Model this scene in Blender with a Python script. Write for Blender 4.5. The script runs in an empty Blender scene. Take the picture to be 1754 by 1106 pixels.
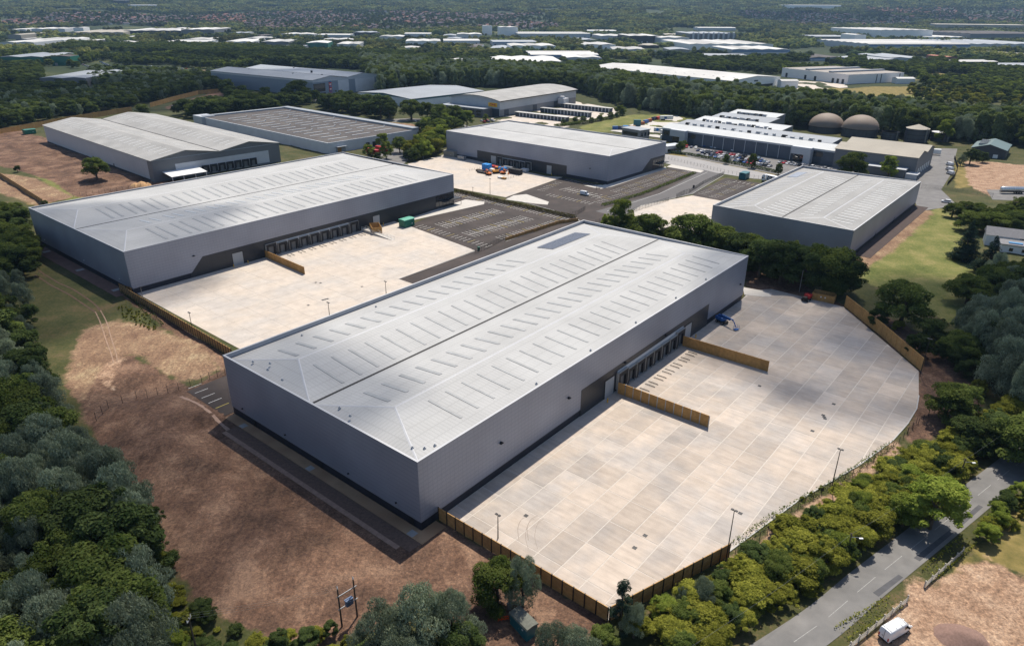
import bpy, math, random
import numpy as np
from mathutils import Vector, Matrix, noise as mnoise
R = math.radians
random.seed(7); RNG = np.random.default_rng(7)
scene = bpy.context.scene
C = scene.collection

# ---------------------------------------------------------------- camera, sky, sun, exposure
CAM_H = 94.0; FPX = 1199.15; PITCH = R(24.33); ROLL = R(0.324)      # drone height, focal length in px of a 1754 px wide frame
cd = bpy.data.cameras.new('camera'); cam = bpy.data.objects.new('camera', cd); C.objects.link(cam)
cd.sensor_width = 36.0; cd.lens = 36.0 * FPX / 1754; cd.clip_start = 1; cd.clip_end = 30000
cam.matrix_world = Matrix.Translation((0, 0, CAM_H)) @ Matrix.Rotation(math.pi/2 - PITCH, 4, 'X') @ Matrix.Rotation(ROLL, 4, 'Z')
scene.camera = cam
SUN_EL, SUN_AZ = R(60), R(18)
wd = bpy.data.worlds.new('World'); scene.world = wd; wd.use_nodes = True
nt = wd.node_tree; bg = nt.nodes['Background']; sk = nt.nodes.new('ShaderNodeTexSky')
sk.sky_type = 'NISHITA'; sk.sun_disc = False; sk.sun_elevation = SUN_EL; sk.sun_rotation = SUN_AZ
sk.air_density = 1.0; sk.dust_density = 1.0; sk.ozone_density = 1.2
nt.links.new(sk.outputs[0], bg.inputs[0]); bg.inputs[1].default_value = 0.11
sd = bpy.data.lights.new('sun', 'SUN'); sun = bpy.data.objects.new('sun', sd); C.objects.link(sun)
sd.energy = 5.0; sd.angle = R(0.5); sd.color = (1.0, 0.92, 0.80)
sv = Vector((math.sin(SUN_AZ)*math.cos(SUN_EL), math.cos(SUN_AZ)*math.cos(SUN_EL), math.sin(SUN_EL)))
sun.rotation_euler = sv.to_track_quat('Z', 'Y').to_euler(); sun.location = (0, 0, 600)
scene.view_settings.view_transform = 'Standard'; scene.view_settings.look = 'None'
scene.view_settings.gamma = 1.0; scene.view_settings.use_curve_mapping = False
scene.view_settings.exposure = 0.3
scene.render.engine = 'CYCLES'
scene.cycles.max_bounces = 6; scene.cycles.transparent_max_bounces = 8

HAZE = 0.00004                                                      # air: extinction per metre
# thin clouds above the frame, by the ground they shade: (pixel x, pixel y, radii in metres, heading, seed)
CLOUDS = [(1530, 575, 66, 46, .5, 1), (120, 860, 55, 50, .3, 2), (190, 165, 300, 130, .1, 3), (75, 490, 58, 50, .5, 4), (1830, 600, 60, 60, .2, 8), (430, 105, 190, 80, 0, 5), (1420, 28, 700, 420, 0, 6)]
# ---------------------------------------------------------------- terrain and the pixel -> place survey
def tz(x, y):
    t = min(max((y - 1900) / 6400, 0), 1); s = t*t*(3 - 2*t)
    return 250*s + (12*math.sin(x*0.0021 + 1) + 9*math.sin(x*0.0047 + y*0.0013))*min(1, s*6)
def ray(px, py):
    X = (px - 877)/FPX; Y = -(py - 553)/FPX
    c_, s_ = math.cos(ROLL), math.sin(ROLL); X, Y = X*c_ - Y*s_, X*s_ + Y*c_
    c_, s_ = math.cos(PITCH), math.sin(PITCH)
    return X, c_ + Y*s_, -s_ + Y*c_
def G(px, py, z=0.0):
    """where the sight line through photo pixel (px, py) meets the terrain (or height z above it)"""
    dx, dy, dz = ray(px, py)
    k = (z - CAM_H)/dz if dz < -1e-4 else 1e9
    if k*dy < 1850: return Vector((dx*k, dy*k))
    lo, hi = 1500/dy, 9000/dy
    for _ in range(50):
        m = (lo + hi)/2
        if CAM_H + dz*m > tz(dx*m, dy*m) + z: lo = m
        else: hi = m
    return Vector((dx*lo, dy*lo))
def PIX(x, y, z):
    c_, s_ = math.cos(PITCH), math.sin(PITCH); z = z - CAM_H
    d = y*c_ - z*s_; u = y*s_ + z*c_
    c_, s_ = math.cos(ROLL), math.sin(ROLL); r, u = x*c_ + u*s_, -x*s_ + u*c_
    return 877 + FPX*r/d, 553 - FPX*u/d, d
def PG(pts): return [G(*p) for p in pts]

# ---------------------------------------------------------------- naming, tagging
def tag(o, label=None, cat=None, group=None, kind=None):
    if label: o['label'] = label
    if cat: o['category'] = cat
    if group: o['group'] = group
    if kind: o['kind'] = kind
    return o
def thing(name, label, cat, loc=(0, 0, 0), rz=0.0, group=None):
    o = bpy.data.objects.new(name, None); C.objects.link(o); o.empty_display_size = 0.5
    o.location = loc; o.rotation_euler = (0, 0, rz)
    return tag(o, label, cat, group)
def link(name, me, parent=None, loc=None, rz=None, scale=None):
    o = bpy.data.objects.new(name, me); C.objects.link(o)
    if parent: o.parent = parent
    if loc is not None: o.location = loc
    if rz is not None: o.rotation_euler = (0, 0, rz)
    if scale is not None: o.scale = scale
    return o
def copy_thing(t, loc, rz=None, label=None, scale=None):
    r = t.copy(); C.objects.link(r); r.location = loc
    if rz is not None: r.rotation_euler = (0, 0, rz)
    if scale is not None: r.scale = (scale,)*3 if not hasattr(scale, '__len__') else scale
    if label: r['label'] = label
    for ch in list(t.children):
        c = ch.copy(); C.objects.link(c); c.parent = r
        for g in list(ch.children):
            d = g.copy(); C.objects.link(d); d.parent = c
    return r

# ---------------------------------------------------------------- mesh builder
class MB:
    def __init__(s): s.v = []; s.f = []; s.m = []
    def face(s, pts, mi=0):
        b = len(s.v); s.v += [tuple(p) for p in pts]; s.f.append(list(range(b, b + len(pts)))); s.m.append(mi); return s
    def box(s, x0, x1, y0, y1, z0, z1, mi=0, T=None):
        b = len(s.v); P = [(x, y, z) for z in (z0, z1) for x, y in ((x0, y0), (x1, y0), (x1, y1), (x0, y1))]
        if T: P = [tuple(T @ Vector(p)) for p in P]
        s.v += P
        for f in ((3, 2, 1, 0), (4, 5, 6, 7), (0, 1, 5, 4), (1, 2, 6, 5), (2, 3, 7, 6), (3, 0, 4, 7)):
            s.f.append([b + i for i in f]); s.m.append(mi)
        return s
    def prism(s, poly, z0, z1, mi=0, mtop=None, bottom=False):
        n = len(poly); b = len(s.v)
        s.v += [(p[0], p[1], z0) for p in poly] + [(p[0], p[1], z1) for p in poly]
        for i in range(n):
            j = (i + 1) % n; s.f.append([b + i, b + j, b + n + j, b + n + i]); s.m.append(mi)
        s.f.append([b + n + i for i in range(n)]); s.m.append(mi if mtop is None else mtop)
        if bottom: s.f.append([b + i for i in reversed(range(n))]); s.m.append(mi)
        return s
    def section(s, prof, axis, a0, a1, mi=0):
        """extrude an outline of (u, z) along x or y"""
        n = len(prof); b = len(s.v)
        for a in (a0, a1): s.v += [((a, u, z) if axis == 'x' else (u, a, z)) for u, z in prof]
        for i in range(n):
            j = (i + 1) % n; s.f.append([b + i, b + j, b + n + j, b + n + i]); s.m.append(mi)
        s.f.append([b + i for i in reversed(range(n))]); s.m.append(mi); s.f.append([b + n + i for i in range(n)]); s.m.append(mi)
        return s
    def tube(s, pts, r, n=6, mi=0, cap=True):
        pts = [Vector(p) for p in pts]; rs = r if hasattr(r, '__len__') else [r]*len(pts); b = len(s.v)
        for i, p in enumerate(pts):
            t = (pts[min(i + 1, len(pts) - 1)] - pts[max(i - 1, 0)]).normalized()
            a = Vector((0, 0, 1)) if abs(t.z) < .9 else Vector((1, 0, 0))
            u = t.cross(a).normalized(); w = t.cross(u)
            for k in range(n):
                q = 2*math.pi*k/n; s.v.append(tuple(p + (u*math.cos(q) + w*math.sin(q))*rs[i]))
        for i in range(len(pts) - 1):
            for k in range(n):
                k2 = (k + 1) % n; s.f.append([b + i*n + k, b + i*n + k2, b + (i + 1)*n + k2, b + (i + 1)*n + k]); s.m.append(mi)
        if cap:
            s.f.append([b + k for k in range(n)]); s.m.append(mi); e = b + (len(pts) - 1)*n
            s.f.append([e + k for k in reversed(range(n))]); s.m.append(mi)
        return s
    def lathe(s, prof, n=16, mi=0, cx=0, cy=0):
        b = len(s.v)
        for r, z in prof:
            for k in range(n): q = 2*math.pi*k/n; s.v.append((cx + r*math.cos(q), cy + r*math.sin(q), z))
        for i in range(len(prof) - 1):
            for k in range(n):
                k2 = (k + 1) % n; s.f.append([b + i*n + k, b + i*n + k2, b + (i + 1)*n + k2, b + (i + 1)*n + k]); s.m.append(mi)
        e = b + (len(prof) - 1)*n; s.f.append([e + k for k in range(n)]); s.m.append(mi)
        return s
    def mesh(s, name, mats, smooth=False):
        me = bpy.data.meshes.new(name); me.from_pydata(s.v, [], s.f)
        for m in (mats if isinstance(mats, (list, tuple)) else [mats]): me.materials.append(m)
        if any(s.m): me.polygons.foreach_set('material_index', s.m)
        if smooth: me.polygons.foreach_set('use_smooth', [True]*len(s.f))
        me.update(); return me
    def build(s, name, mats, parent=None, smooth=False, **k): return link(name, s.mesh(name, mats, smooth), parent, **k)
def bevel(o, w=.05, seg=2):
    m = o.modifiers.new('bevel', 'BEVEL'); m.width = w; m.segments = seg; m.limit_method = 'ANGLE'; return o
def tri_poly(me):
    pass

# ---------------------------------------------------------------- materials
def M(name, col, rough=.8, metal=0.0, var=None, bump=None, rnd=0.0, spec=.4, tint=None, coords='pos', alpha=None, emit=None):
    """var=(scale, amount), bump=(scale, strength), rnd=per-object tone spread, tint=(colour, scale, amount) second tone in patches"""
    m = bpy.data.materials.new(name); m.use_nodes = True; t = m.node_tree; b = t.nodes['Principled BSDF']; L = t.links.new
    b.inputs['Roughness'].default_value = rough; b.inputs['Metallic'].default_value = metal
    b.inputs['Specular IOR Level'].default_value = spec
    g = t.nodes.new('ShaderNodeNewGeometry').outputs['Position'] if coords == 'pos' else t.nodes.new('ShaderNodeTexCoord').outputs['Object']
    rgb = t.nodes.new('ShaderNodeRGB'); rgb.outputs[0].default_value = (*col, 1); cur = rgb.outputs[0]
    def noise(scale, detail=4, rgh=.6, vec=None):
        n = t.nodes.new('ShaderNodeTexNoise'); n.inputs['Scale'].default_value = scale; n.inputs['Detail'].default_value = detail
        n.inputs['Roughness'].default_value = rgh; L(vec or g, n.inputs['Vector']); return n.outputs['Fac']
    def mulval(cur, fac, lo, hi):
        r = t.nodes.new('ShaderNodeMapRange'); r.inputs[1].default_value = .25; r.inputs[2].default_value = .75
        r.inputs[3].default_value = lo; r.inputs[4].default_value = hi; L(fac, r.inputs[0])
        x = t.nodes.new('ShaderNodeVectorMath'); x.operation = 'SCALE'; L(cur, x.inputs[0]); L(r.outputs[0], x.inputs['Scale']); return x.outputs[0]
    if tint:
        mx = t.nodes.new('ShaderNodeMix'); mx.data_type = 'RGBA'; mx.inputs[7].default_value = (*tint[0], 1); L(cur, mx.inputs[6])
        r = t.nodes.new('ShaderNodeMapRange'); r.inputs[1].default_value = .42; r.inputs[2].default_value = .62; r.inputs[4].default_value = tint[2]
        L(noise(tint[1]), r.inputs[0]); L(r.outputs[0], mx.inputs[0]); cur = mx.outputs[2]
    if var: cur = mulval(cur, noise(var[0]), 1 - var[1], 1 + var[1])
    if rnd:
        oi = t.nodes.new('ShaderNodeObjectInfo'); r = t.nodes.new('ShaderNodeMapRange'); r.inputs[3].default_value = 1 - rnd; r.inputs[4].default_value = 1 + rnd
        L(oi.outputs['Random'], r.inputs[0]); x = t.nodes.new('ShaderNodeVectorMath'); x.operation = 'SCALE'; L(cur, x.inputs[0]); L(r.outputs[0], x.inputs['Scale']); cur = x.outputs[0]
    L(cur, b.inputs['Base Color'])
    if bump:
        bp = t.nodes.new('ShaderNodeBump'); bp.inputs['Strength'].default_value = bump[1]; bp.inputs['Distance'].default_value = .1
        L(noise(bump[0], 5), bp.inputs['Height']); L(bp.outputs[0], b.inputs['Normal'])
    if emit: b.inputs['Emission Color'].default_value = (*emit[0], 1); b.inputs['Emission Strength'].default_value = emit[1]
    return m
def ribbed(name, col, rough, metal, axis, pitch, depth=.12, shade=.1, cross=None, var=.06):
    if cross and var < .09: var = .09
    """metal sheet with standing ribs: object-space stripes as relief, faint tone change where sheets meet"""
    m = M(name, col, rough, metal, None, None, coords='obj'); t = m.node_tree; L = t.links.new; b = t.nodes['Principled BSDF']
    tc = t.nodes.new('ShaderNodeTexCoord'); sp = t.nodes.new('ShaderNodeSeparateXYZ'); L(tc.outputs['Object'], sp.inputs[0])
    def stripe(ax, p, w):
        a = t.nodes.new('ShaderNodeMath'); a.operation = 'DIVIDE'; a.inputs[1].default_value = p; L(sp.outputs[ax], a.inputs[0])
        f = t.nodes.new('ShaderNodeMath'); f.operation = 'FRACT'; L(a.outputs[0], f.inputs[0])
        c = t.nodes.new('ShaderNodeMath'); c.operation = 'LESS_THAN'; c.inputs[1].default_value = w; L(f.outputs[0], c.inputs[0]); return c.outputs[0]
    st = stripe(axis, pitch, .22); h = st
    if cross:
        s2 = stripe(cross[0], cross[1], .12); mx = t.nodes.new('ShaderNodeMath'); mx.operation = 'MAXIMUM'; L(st, mx.inputs[0]); L(s2, mx.inputs[1]); st2 = mx.outputs[0]
    else: st2 = st
    src = b.inputs['Base Color'].links[0].from_socket
    n = t.nodes.new('ShaderNodeTexNoise'); n.inputs['Scale'].default_value = .08; n.inputs['Detail'].default_value = 5; L(tc.outputs['Object'], n.inputs['Vector'])
    r = t.nodes.new('ShaderNodeMapRange'); r.inputs[1].default_value = .3; r.inputs[2].default_value = .7; r.inputs[3].default_value = 1 - var; r.inputs[4].default_value = 1 + var; L(n.outputs['Fac'], r.inputs[0])
    a = t.nodes.new('ShaderNodeMath'); a.operation = 'MULTIPLY_ADD'; a.inputs[1].default_value = -shade; L(st2, a.inputs[0]); L(r.outputs[0], a.inputs[2])
    x = t.nodes.new('ShaderNodeVectorMath'); x.operation = 'SCALE'; L(src, x.inputs[0]); L(a.outputs[0], x.inputs['Scale']); L(x.outputs[0], b.inputs['Base Color'])
    bp = t.nodes.new('ShaderNodeBump'); bp.inputs['Strength'].default_value = .35; bp.inputs['Distance'].default_value = depth; L(h, bp.inputs['Height']); L(bp.outputs[0], b.inputs['Normal'])
    return m
MT = dict(
    clad=ribbed('silver_cladding', (.285, .298, .35), .42, .25, 2, 1.0, .04, .12, cross=(0, 1.2)),
    clad_d=ribbed('charcoal_cladding', (.035, .038, .045), .4, .2, 2, 1.0, .03, .12, cross=(0, 6.0)),
    plinth=M('navy_plinth', (.018, .02, .03), .6, var=(.4, .2)),
    roof=ribbed('roof_sheet', (.375, .375, .37), .8, .0, 0, 1.0, .05, .1, cross=(1, 3.0), var=.05),
    roof_g=ribbed('roof_sheet_weathered', (.27, .268, .262), .8, .0, 0, 1.0, .05, .1, cross=(1, 4.0), var=.12),
    cap=M('pale_flashing', (.41, .415, .43), .6, .0, var=(.3, .06)),
    inner=M('parapet_lining', (.30, .32, .36), .5, .1, var=(.3, .08)),
    gutter=M('gutter_dark', (.012, .011, .011), .7),
    rl_g=M('rooflight_grey', (.285, .292, .295), .6, var=(.25, .2), spec=.3),
    rl_w=M('rooflight_white', (.50, .50, .49), .5, var=(.6, .06)),
    white=M('white_panel', (.72, .72, .71), .5, var=(.3, .05)),
    offwhite=M('pale_wall', (.5, .51, .53), .6, var=(.2, .08)),
    dock_door=M('dock_door_grey', (.13, .135, .14), .5, var=(1.5, .1)), dock_trim=M('dock_trim', (.32, .31, .29), .6), dock_black=M('dock_rubber', (.02, .019, .02), .8),
    door_grey=M('roller_door_grey', (.33, .34, .35), .5, var=(1.5, .06)),
    frame_w=M('frame_white', (.7, .7, .68), .5),
    glass=M('dark_glass', (.012, .016, .022), .08, spec=.8),
    yellow=M('yellow_paint', (.7, .42, .02), .5), red=M('red_paint', (.42, .02, .02), .45), blue=M('blue_paint', (.015, .09, .30), .4),
    orange=M('orange_paint', (.62, .16, .02), .5), green=M('green_paint', (.01, .13, .085), .45), teal=M('teal_paint', (.012, .11, .13), .45),
    steel=M('galvanised_steel', (.33, .34, .35), .4, .6), dark=M('dark_metal', (.02, .02, .022), .5, .3), tyre=M('tyre_rubber', (.012, .012, .012), .9),
    wood=M('fence_timber', (.40, .225, .075), .85, var=(1.2, .22), bump=(2, .4), rnd=.10),
    wood_d=M('fence_timber_aged', (.37, .215, .08), .85, var=(1.2, .25), bump=(2, .4), rnd=.12),
    wood_g=M('timber_weathered', (.42, .39, .34), .9, var=(2, .25), bump=(3, .4), rnd=.1),
    bark=M('bark', (.075, .058, .042), .95, var=(2, .3), bump=(5, .6)),
    concrete_l=M('pale_concrete', (.45, .425, .39), .85, var=(.5, .1)),
    kerb=M('kerb_stone', (.42, .41, .39), .85, var=(.5, .1)),
    brick=M('red_brick', (.22, .10, .07), .9, var=(.8, .2)),
    asphalt=M('new_asphalt', (.036, .0275, .0245), .9, var=(.15, .3), bump=(8, .2), tint=((.055, .042, .037), .05, .8)),
    asphalt_o=M('worn_asphalt', (.16, .155, .15), .9, var=(.12, .14), bump=(8, .2), tint=((.12, .115, .115), .2, .8)),
    paint=M('road_paint', (.72, .71, .67), .7, var=(1.5, .12)), paint_y=M('road_paint_yellow', (.62, .5, .1), .7, var=(1.5, .15)),
)
# ================================================================ GROUND
def poly_sd(P, poly):
    """signed distance (inside negative) of points P (n,2) to a polygon"""
    x, y = P[:, 0], P[:, 1]; d = np.full(len(P), 1e18); ins = np.zeros(len(P), bool); n = len(poly)
    for i in range(n):
        a = poly[i]; b = poly[(i + 1) % n]; ex, ey = b[0] - a[0], b[1] - a[1]
        wx, wy = x - a[0], y - a[1]; h = np.clip((wx*ex + wy*ey)/(ex*ex + ey*ey + 1e-12), 0, 1)
        d = np.minimum(d, (wx - ex*h)**2 + (wy - ey*h)**2)
        c1 = (a[1] > y) != (b[1] > y)
        with np.errstate(divide='ignore', invalid='ignore'): xi = a[0] + (y - a[1])*ex/(ey if ey else 1e-12)
        ins ^= c1 & (x < xi)
    return np.sqrt(d)*np.where(ins, -1, 1)

FR = {}   # building frames: origin (near corner), rotation, length, width, height
FR['A'] = (Vector((-17.552, 108.543)), .884, 155.733, 68.276, 16.207)
FR['B'] = (Vector((-134.674, 230.684)), .879, 163.606, 89.782, 15.746)
FR['C'] = (Vector((-45.708, 489.033)), -.710, 132.543, 65.055, 16.392)
FR['D'] = (Vector((137.693, 272.873)), .874, 114.789, 60.942, 12.228)
def W(n, x, y):
    o, th, *_ = FR[n]; c_, s_ = math.cos(th), math.sin(th); return Vector((o.x + c_*x - s_*y, o.y + s_*x + c_*y))
def LOC(n, p):
    o, th, *_ = FR[n]; c_, s_ = math.cos(th), math.sin(th); d = Vector((p[0], p[1])) - o; return Vector((c_*d.x + s_*d.y, -s_*d.x + c_*d.y))
def rect(n, x0, x1, y0, y1): return [W(n, x0, y0), W(n, x1, y0), W(n, x1, y1), W(n, x0, y1)]

YARD_A = [W('A', *p) for p in [(4.7, .1), (4.75, -40), (31.6, -48.6), (56.9, -53.8), (78.9, -60.2), (93.8, -63.4), (104.4, -64.4), (113.8, -64.5), (121.6, -63.4), (137.1, -60.2), (172.1, -29.6), (172.5, -4), (166, 1), (155.6, .1)]]
YARD_B = [W('B', *q) for q in ((1.2, .1), (122.4, .1), (121.8, -11.1), (115.3, -58.9), (71.5, -60.0), (71.5, -75), (20, -84), (.9, -68), (1.0, -30))]
YARD_C = PG([(698, 281), (765, 264), (936, 302), (964, 303.5), (892, 329), (866, 338), (776, 322), (720, 300)])
YARD_D = [W('D', *q) for q in ((-12, 62), (-14, 92), (8, 106), (18.9, 108.3), (55.7, 98.1), (55.4, 79.3), (60, 60.9), (-1, 60.9))]
CP_B = PG([(700, 386.5), (770, 356), (777, 331), (800, 328), (987, 371), (1002, 392), (930, 430), (700, 492), (683, 478), (814, 429.5)])
CP_C = PG([(866, 338.5), (892, 329.5), (964, 304), (1041, 320), (1137, 289.5), (1160, 285), (1212, 295), (1130, 332), (1040, 362), (1042, 384), (990, 378), (985, 371)])
CP_D = PG([(1186, 335), (1190, 330), (1243, 305), (1330, 318), (1300, 335), (1241, 344.5)])
CP_F = PG([(1165, 262), (1180, 249), (1395, 281), (1470, 292), (1560, 308), (1560, 318), (1430, 318), (1330, 299), (1180, 269)])
ROAD_EST = PG([(1122, 262), (1180, 269.5), (1330, 300.5), (1340, 309), (1290, 306), (1200, 292), (1110, 274)])
ROAD_IN = PG([(1205, 291), (1238, 299), (1185, 332), (1100, 352), (1060, 372), (1020, 362), (1130, 331)])
YARD_R = PG([(1565, 306), (1603, 254), (1640, 255), (1628, 300), (1612, 325), (1640, 352), (1575, 362), (1560, 330)])
YARD_T = PG([(1690, 325), (1760, 325), (1775, 345), (1700, 342)])
LOT_S = PG([(395, 640), (320, 670), (385, 712), (400, 706), (440, 690)])          # small bay area at A's left end
ROAD = [G(*p) for p in [(1140, 1240), (1386, 1081), (1490, 995.5), (1600, 908), (1724, 809), (1810, 742), (1900, 660)]]
SOIL = [PG(p) for p in [
    [(392, 625), (330, 662), (285, 640), (215, 606), (165, 640), (112, 655), (150, 720), (185, 800), (240, 860), (285, 960), (345, 1040), (430, 1085), (540, 1110), (640, 1080), (730, 1000), (800, 1120), (960, 1140), (1045, 1062), (753, 890), (720, 905), (400, 708)],
    [(1275, 458), (1330, 470), (1400, 497), (1440, 520), (1520, 545), (1600, 585), (1690, 690), (1640, 730), (1550, 765), (1570, 690), (1570, 630), (1442, 524), (1280, 497)],
    [(-200, 300), (-60, 225), (30, 222), (75, 236), (270, 312), (400, 300), (280, 330), (200, 336), (128, 338), (90, 310), (0, 284)],
    [(280, 184), (400, 148), (425, 162), (300, 190)],
    [(200, 500), (215, 492), (400, 620), (385, 640)],
    [(1560, 372), (1580, 352), (1470, 445), (1455, 450), (1450, 470), (1490, 455)],
]]
STRAW = [PG(p) for p in [
    [(140, 565), (200, 548), (262, 560), (330, 585), (385, 628), (320, 655), (280, 640), (235, 606), (185, 620), (160, 650), (140, 705), (110, 645)],
    [(-30, 292), (60, 306), (128, 338), (60, 352), (-30, 320)],
    [(1582, 350), (1560, 362), (1480, 435), (1448, 458), (1470, 470), (1530, 430), (1600, 365)],
    [(310, 122), (420, 118), (400, 128), (300, 135)],
    [(640, 208), (720, 214), (722, 222), (660, 215)],
]]
SAND = [PG(p) for p in [
    [(1650, 275), (1760, 283), (1900, 330), (1754, 328), (1700, 338), (1660, 318)],
    [(1244, 960), (1330, 905), (1540, 752), (1545, 765), (1340, 940), (1250, 990)],
    [(1560, 985), (1600, 1000), (1680, 955), (1754, 985), (1900, 1000), (1950, 1200), (1400, 1200), (1470, 1100), (1553, 1026)],
    [(150, 640), (175, 560), (200, 548), (215, 600), (190, 660)], [(1575, 358), (1555, 372), (1500, 415), (1510, 425), (1570, 385)],
]]
DRY = [PG(p) for p in [
    [(1180, 269.5), (1330, 300), (1330, 297), (1180, 265)],
    [(1120, 258), (1180, 266), (1330, 297), (1330, 301), (1180, 271), (1115, 262)],
    [(1390, 152), (1560, 148), (1640, 160), (1500, 165)], [(1600, 125), (1680, 130), (1640, 140), (1570, 138)],
    [(1625, 975), (1690, 920), (1754, 868), (1900, 850), (1900, 1010), (1754, 990), (1690, 960), (1640, 990)], [(1636, 272), (1665, 276), (1672, 320), (1636, 322)],
    [(15, 318), (60, 338), (130, 360), (50, 350)], [(1400, 78), (1470, 72), (1475, 84), (1405, 86)],
    [(560, 205), (700, 212), (720, 225), (600, 210)],
]]
LUSH = [PG(p) for p in [
    [(1600, 352), (1640, 372), (1660, 420), (1690, 470), (1640, 560), (1560, 520), (1460, 470), (1530, 425)],
    [(990, 218), (1060, 198), (1150, 195), (1210, 198), (1100, 222), (1010, 228)],
    [(1480, 152), (1620, 150), (1650, 166), (1500, 170)], [(1660, 182), (1754, 180), (1800, 190), (1700, 192)],
    [(60, 300), (100, 310), (150, 345), (115, 345)],
]]
FLAT = [rect(k, 0, FR[k][2], 0, FR[k][3]) for k in 'ABCD'] + [YARD_A, YARD_B, YARD_C, YARD_D, CP_B, CP_C, CP_D, CP_F, ROAD_EST, ROAD_IN, YARD_R, YARD_T, LOT_S]
def ribbon(line, w):
    L_, R_ = [], []
    for i, p in enumerate(line):
        t = (line[min(i + 1, len(line) - 1)] - line[max(i - 1, 0)]).normalized(); n = Vector((-t.y, t.x)); L_.append(p + n*w/2); R_.append(p - n*w/2)
    return L_ + R_[::-1]
def smooth_line(pts, n=6):
    out = []
    for i in range(len(pts) - 1):
        p0, p1, p2, p3 = pts[max(i - 1, 0)], pts[i], pts[i + 1], pts[min(i + 2, len(pts) - 1)]
        for k in range(n):
            t = k/n; out.append(.5*((2*p1) + (p2 - p0)*t + (2*p0 - 5*p1 + 4*p2 - p3)*t*t + (3*p1 - p0 - 3*p2 + p3)*t**3))
    return out + [pts[-1]]
ROAD_S = smooth_line(ROAD)
FLAT += [rect('A', -10.5, 4.5, -4.6, 68), rect('B', -5.5, 0, 1, 90), rect('D', 7, 115, -7, 0), rect('B', 0, 130, -6, 0), rect('C', 0, 133, -5, 0)]
FLAT.append(ribbon(ROAD_S, 8.2))

def axis_vals(a0, a1, step, far, grow):
    v = list(np.arange(a0, a1, step)); s = step
    x = v[-1]
    while x < far[1]: s *= grow; x += s; v.append(x)
    s = step; x = a0
    while x > far[0]: s *= grow; x -= s; v.insert(0, x)
    return np.array(v)
gx = axis_vals(-260, 330, 2.0, (-9000, 9000), 1.06); gy = axis_vals(30, 520, 2.0, (-500, 10500), 1.05)
XX, YY = np.meshgrid(gx, gy); PTS = np.stack([XX.ravel(), YY.ravel()], 1)
near = (np.abs(PTS[:, 0]) < 900) & (PTS[:, 1] < 1500)
NP = PTS[near]
def field(polys, soft):
    d = np.full(len(NP), 1e9)
    for p in polys: d = np.minimum(d, poly_sd(NP, p))
    f = np.zeros(len(PTS)); f[near] = np.clip(.5 - d/(2*soft), 0, 1); return f, d
soil, _ = field(SOIL, 3.5); straw, _ = field(STRAW, 4.0); dry, _ = field(DRY, 4.0); lush, _ = field(LUSH, 6.0); sand, _ = field(SAND, 4.0)
_, dflat = field(FLAT, 1)
rel = np.zeros(len(PTS)); rel[near] = np.clip((dflat - .5)/7, 0, 1)
T = np.clip((PTS[:, 1] - 1900)/6400, 0, 1); S_ = T*T*(3 - 2*T)
Z = 250*S_ + (12*np.sin(PTS[:, 0]*.0021 + 1) + 9*np.sin(PTS[:, 0]*.0047 + PTS[:, 1]*.0013))*np.minimum(1, S_*6)
nz = np.array([mnoise.fractal(Vector((p[0]*.045, p[1]*.045, 0)), 1.0, 2.0, 4) if ok else 0 for p, ok in zip(PTS, near)])
nz2 = np.array([mnoise.noise(Vector((p[0]*.35, p[1]*.35, 3))) if ok else 0 for p, ok in zip(PTS, near)])
nz3 = np.array([mnoise.ridged_multi_fractal(Vector((p[0]*.12, p[1]*.05, 7)), 1.0, 2.0, 3, 1.0, 2.0) if ok else 0 for p, ok in zip(PTS, near)])
Z += rel*(nz*(.6 + .6*soil) + nz2*.22*(soil + .3) + (nz3 - .8)*.3*np.maximum(soil, straw)) - .05
hz, _ = field([PG([(240, 700), (420, 740), (560, 900), (520, 1010), (340, 960), (260, 830)])], 12); Z += hz*rel*2.6   # the low mound of graded soil
vid = np.arange(len(PTS)).reshape(XX.shape)
quads = np.stack([vid[:-1, :-1], vid[:-1, 1:], vid[1:, 1:], vid[1:, :-1]], -1).reshape(-1, 4)
def np_mesh(name, V, F, mats, attrs=None, smooth=False):
    me = bpy.data.meshes.new(name); k = F.shape[1]
    me.vertices.add(len(V)); me.vertices.foreach_set('co', np.asarray(V, np.float32).ravel())
    me.loops.add(F.size); me.loops.foreach_set('vertex_index', F.astype(np.int32).ravel())
    me.polygons.add(len(F)); me.polygons.foreach_set('loop_start', np.arange(0, F.size, k, dtype=np.int32))
    me.polygons.foreach_set('use_smooth', np.full(len(F), smooth))
    me.update(calc_edges=True)
    for nm, val in (attrs or {}).items():
        a = me.attributes.new(nm, 'FLOAT', 'POINT'); a.data.foreach_set('value', np.asarray(val, np.float32))
    for m in (mats if isinstance(mats, (list, tuple)) else [mats]): me.materials.append(m)
    return me
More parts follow.
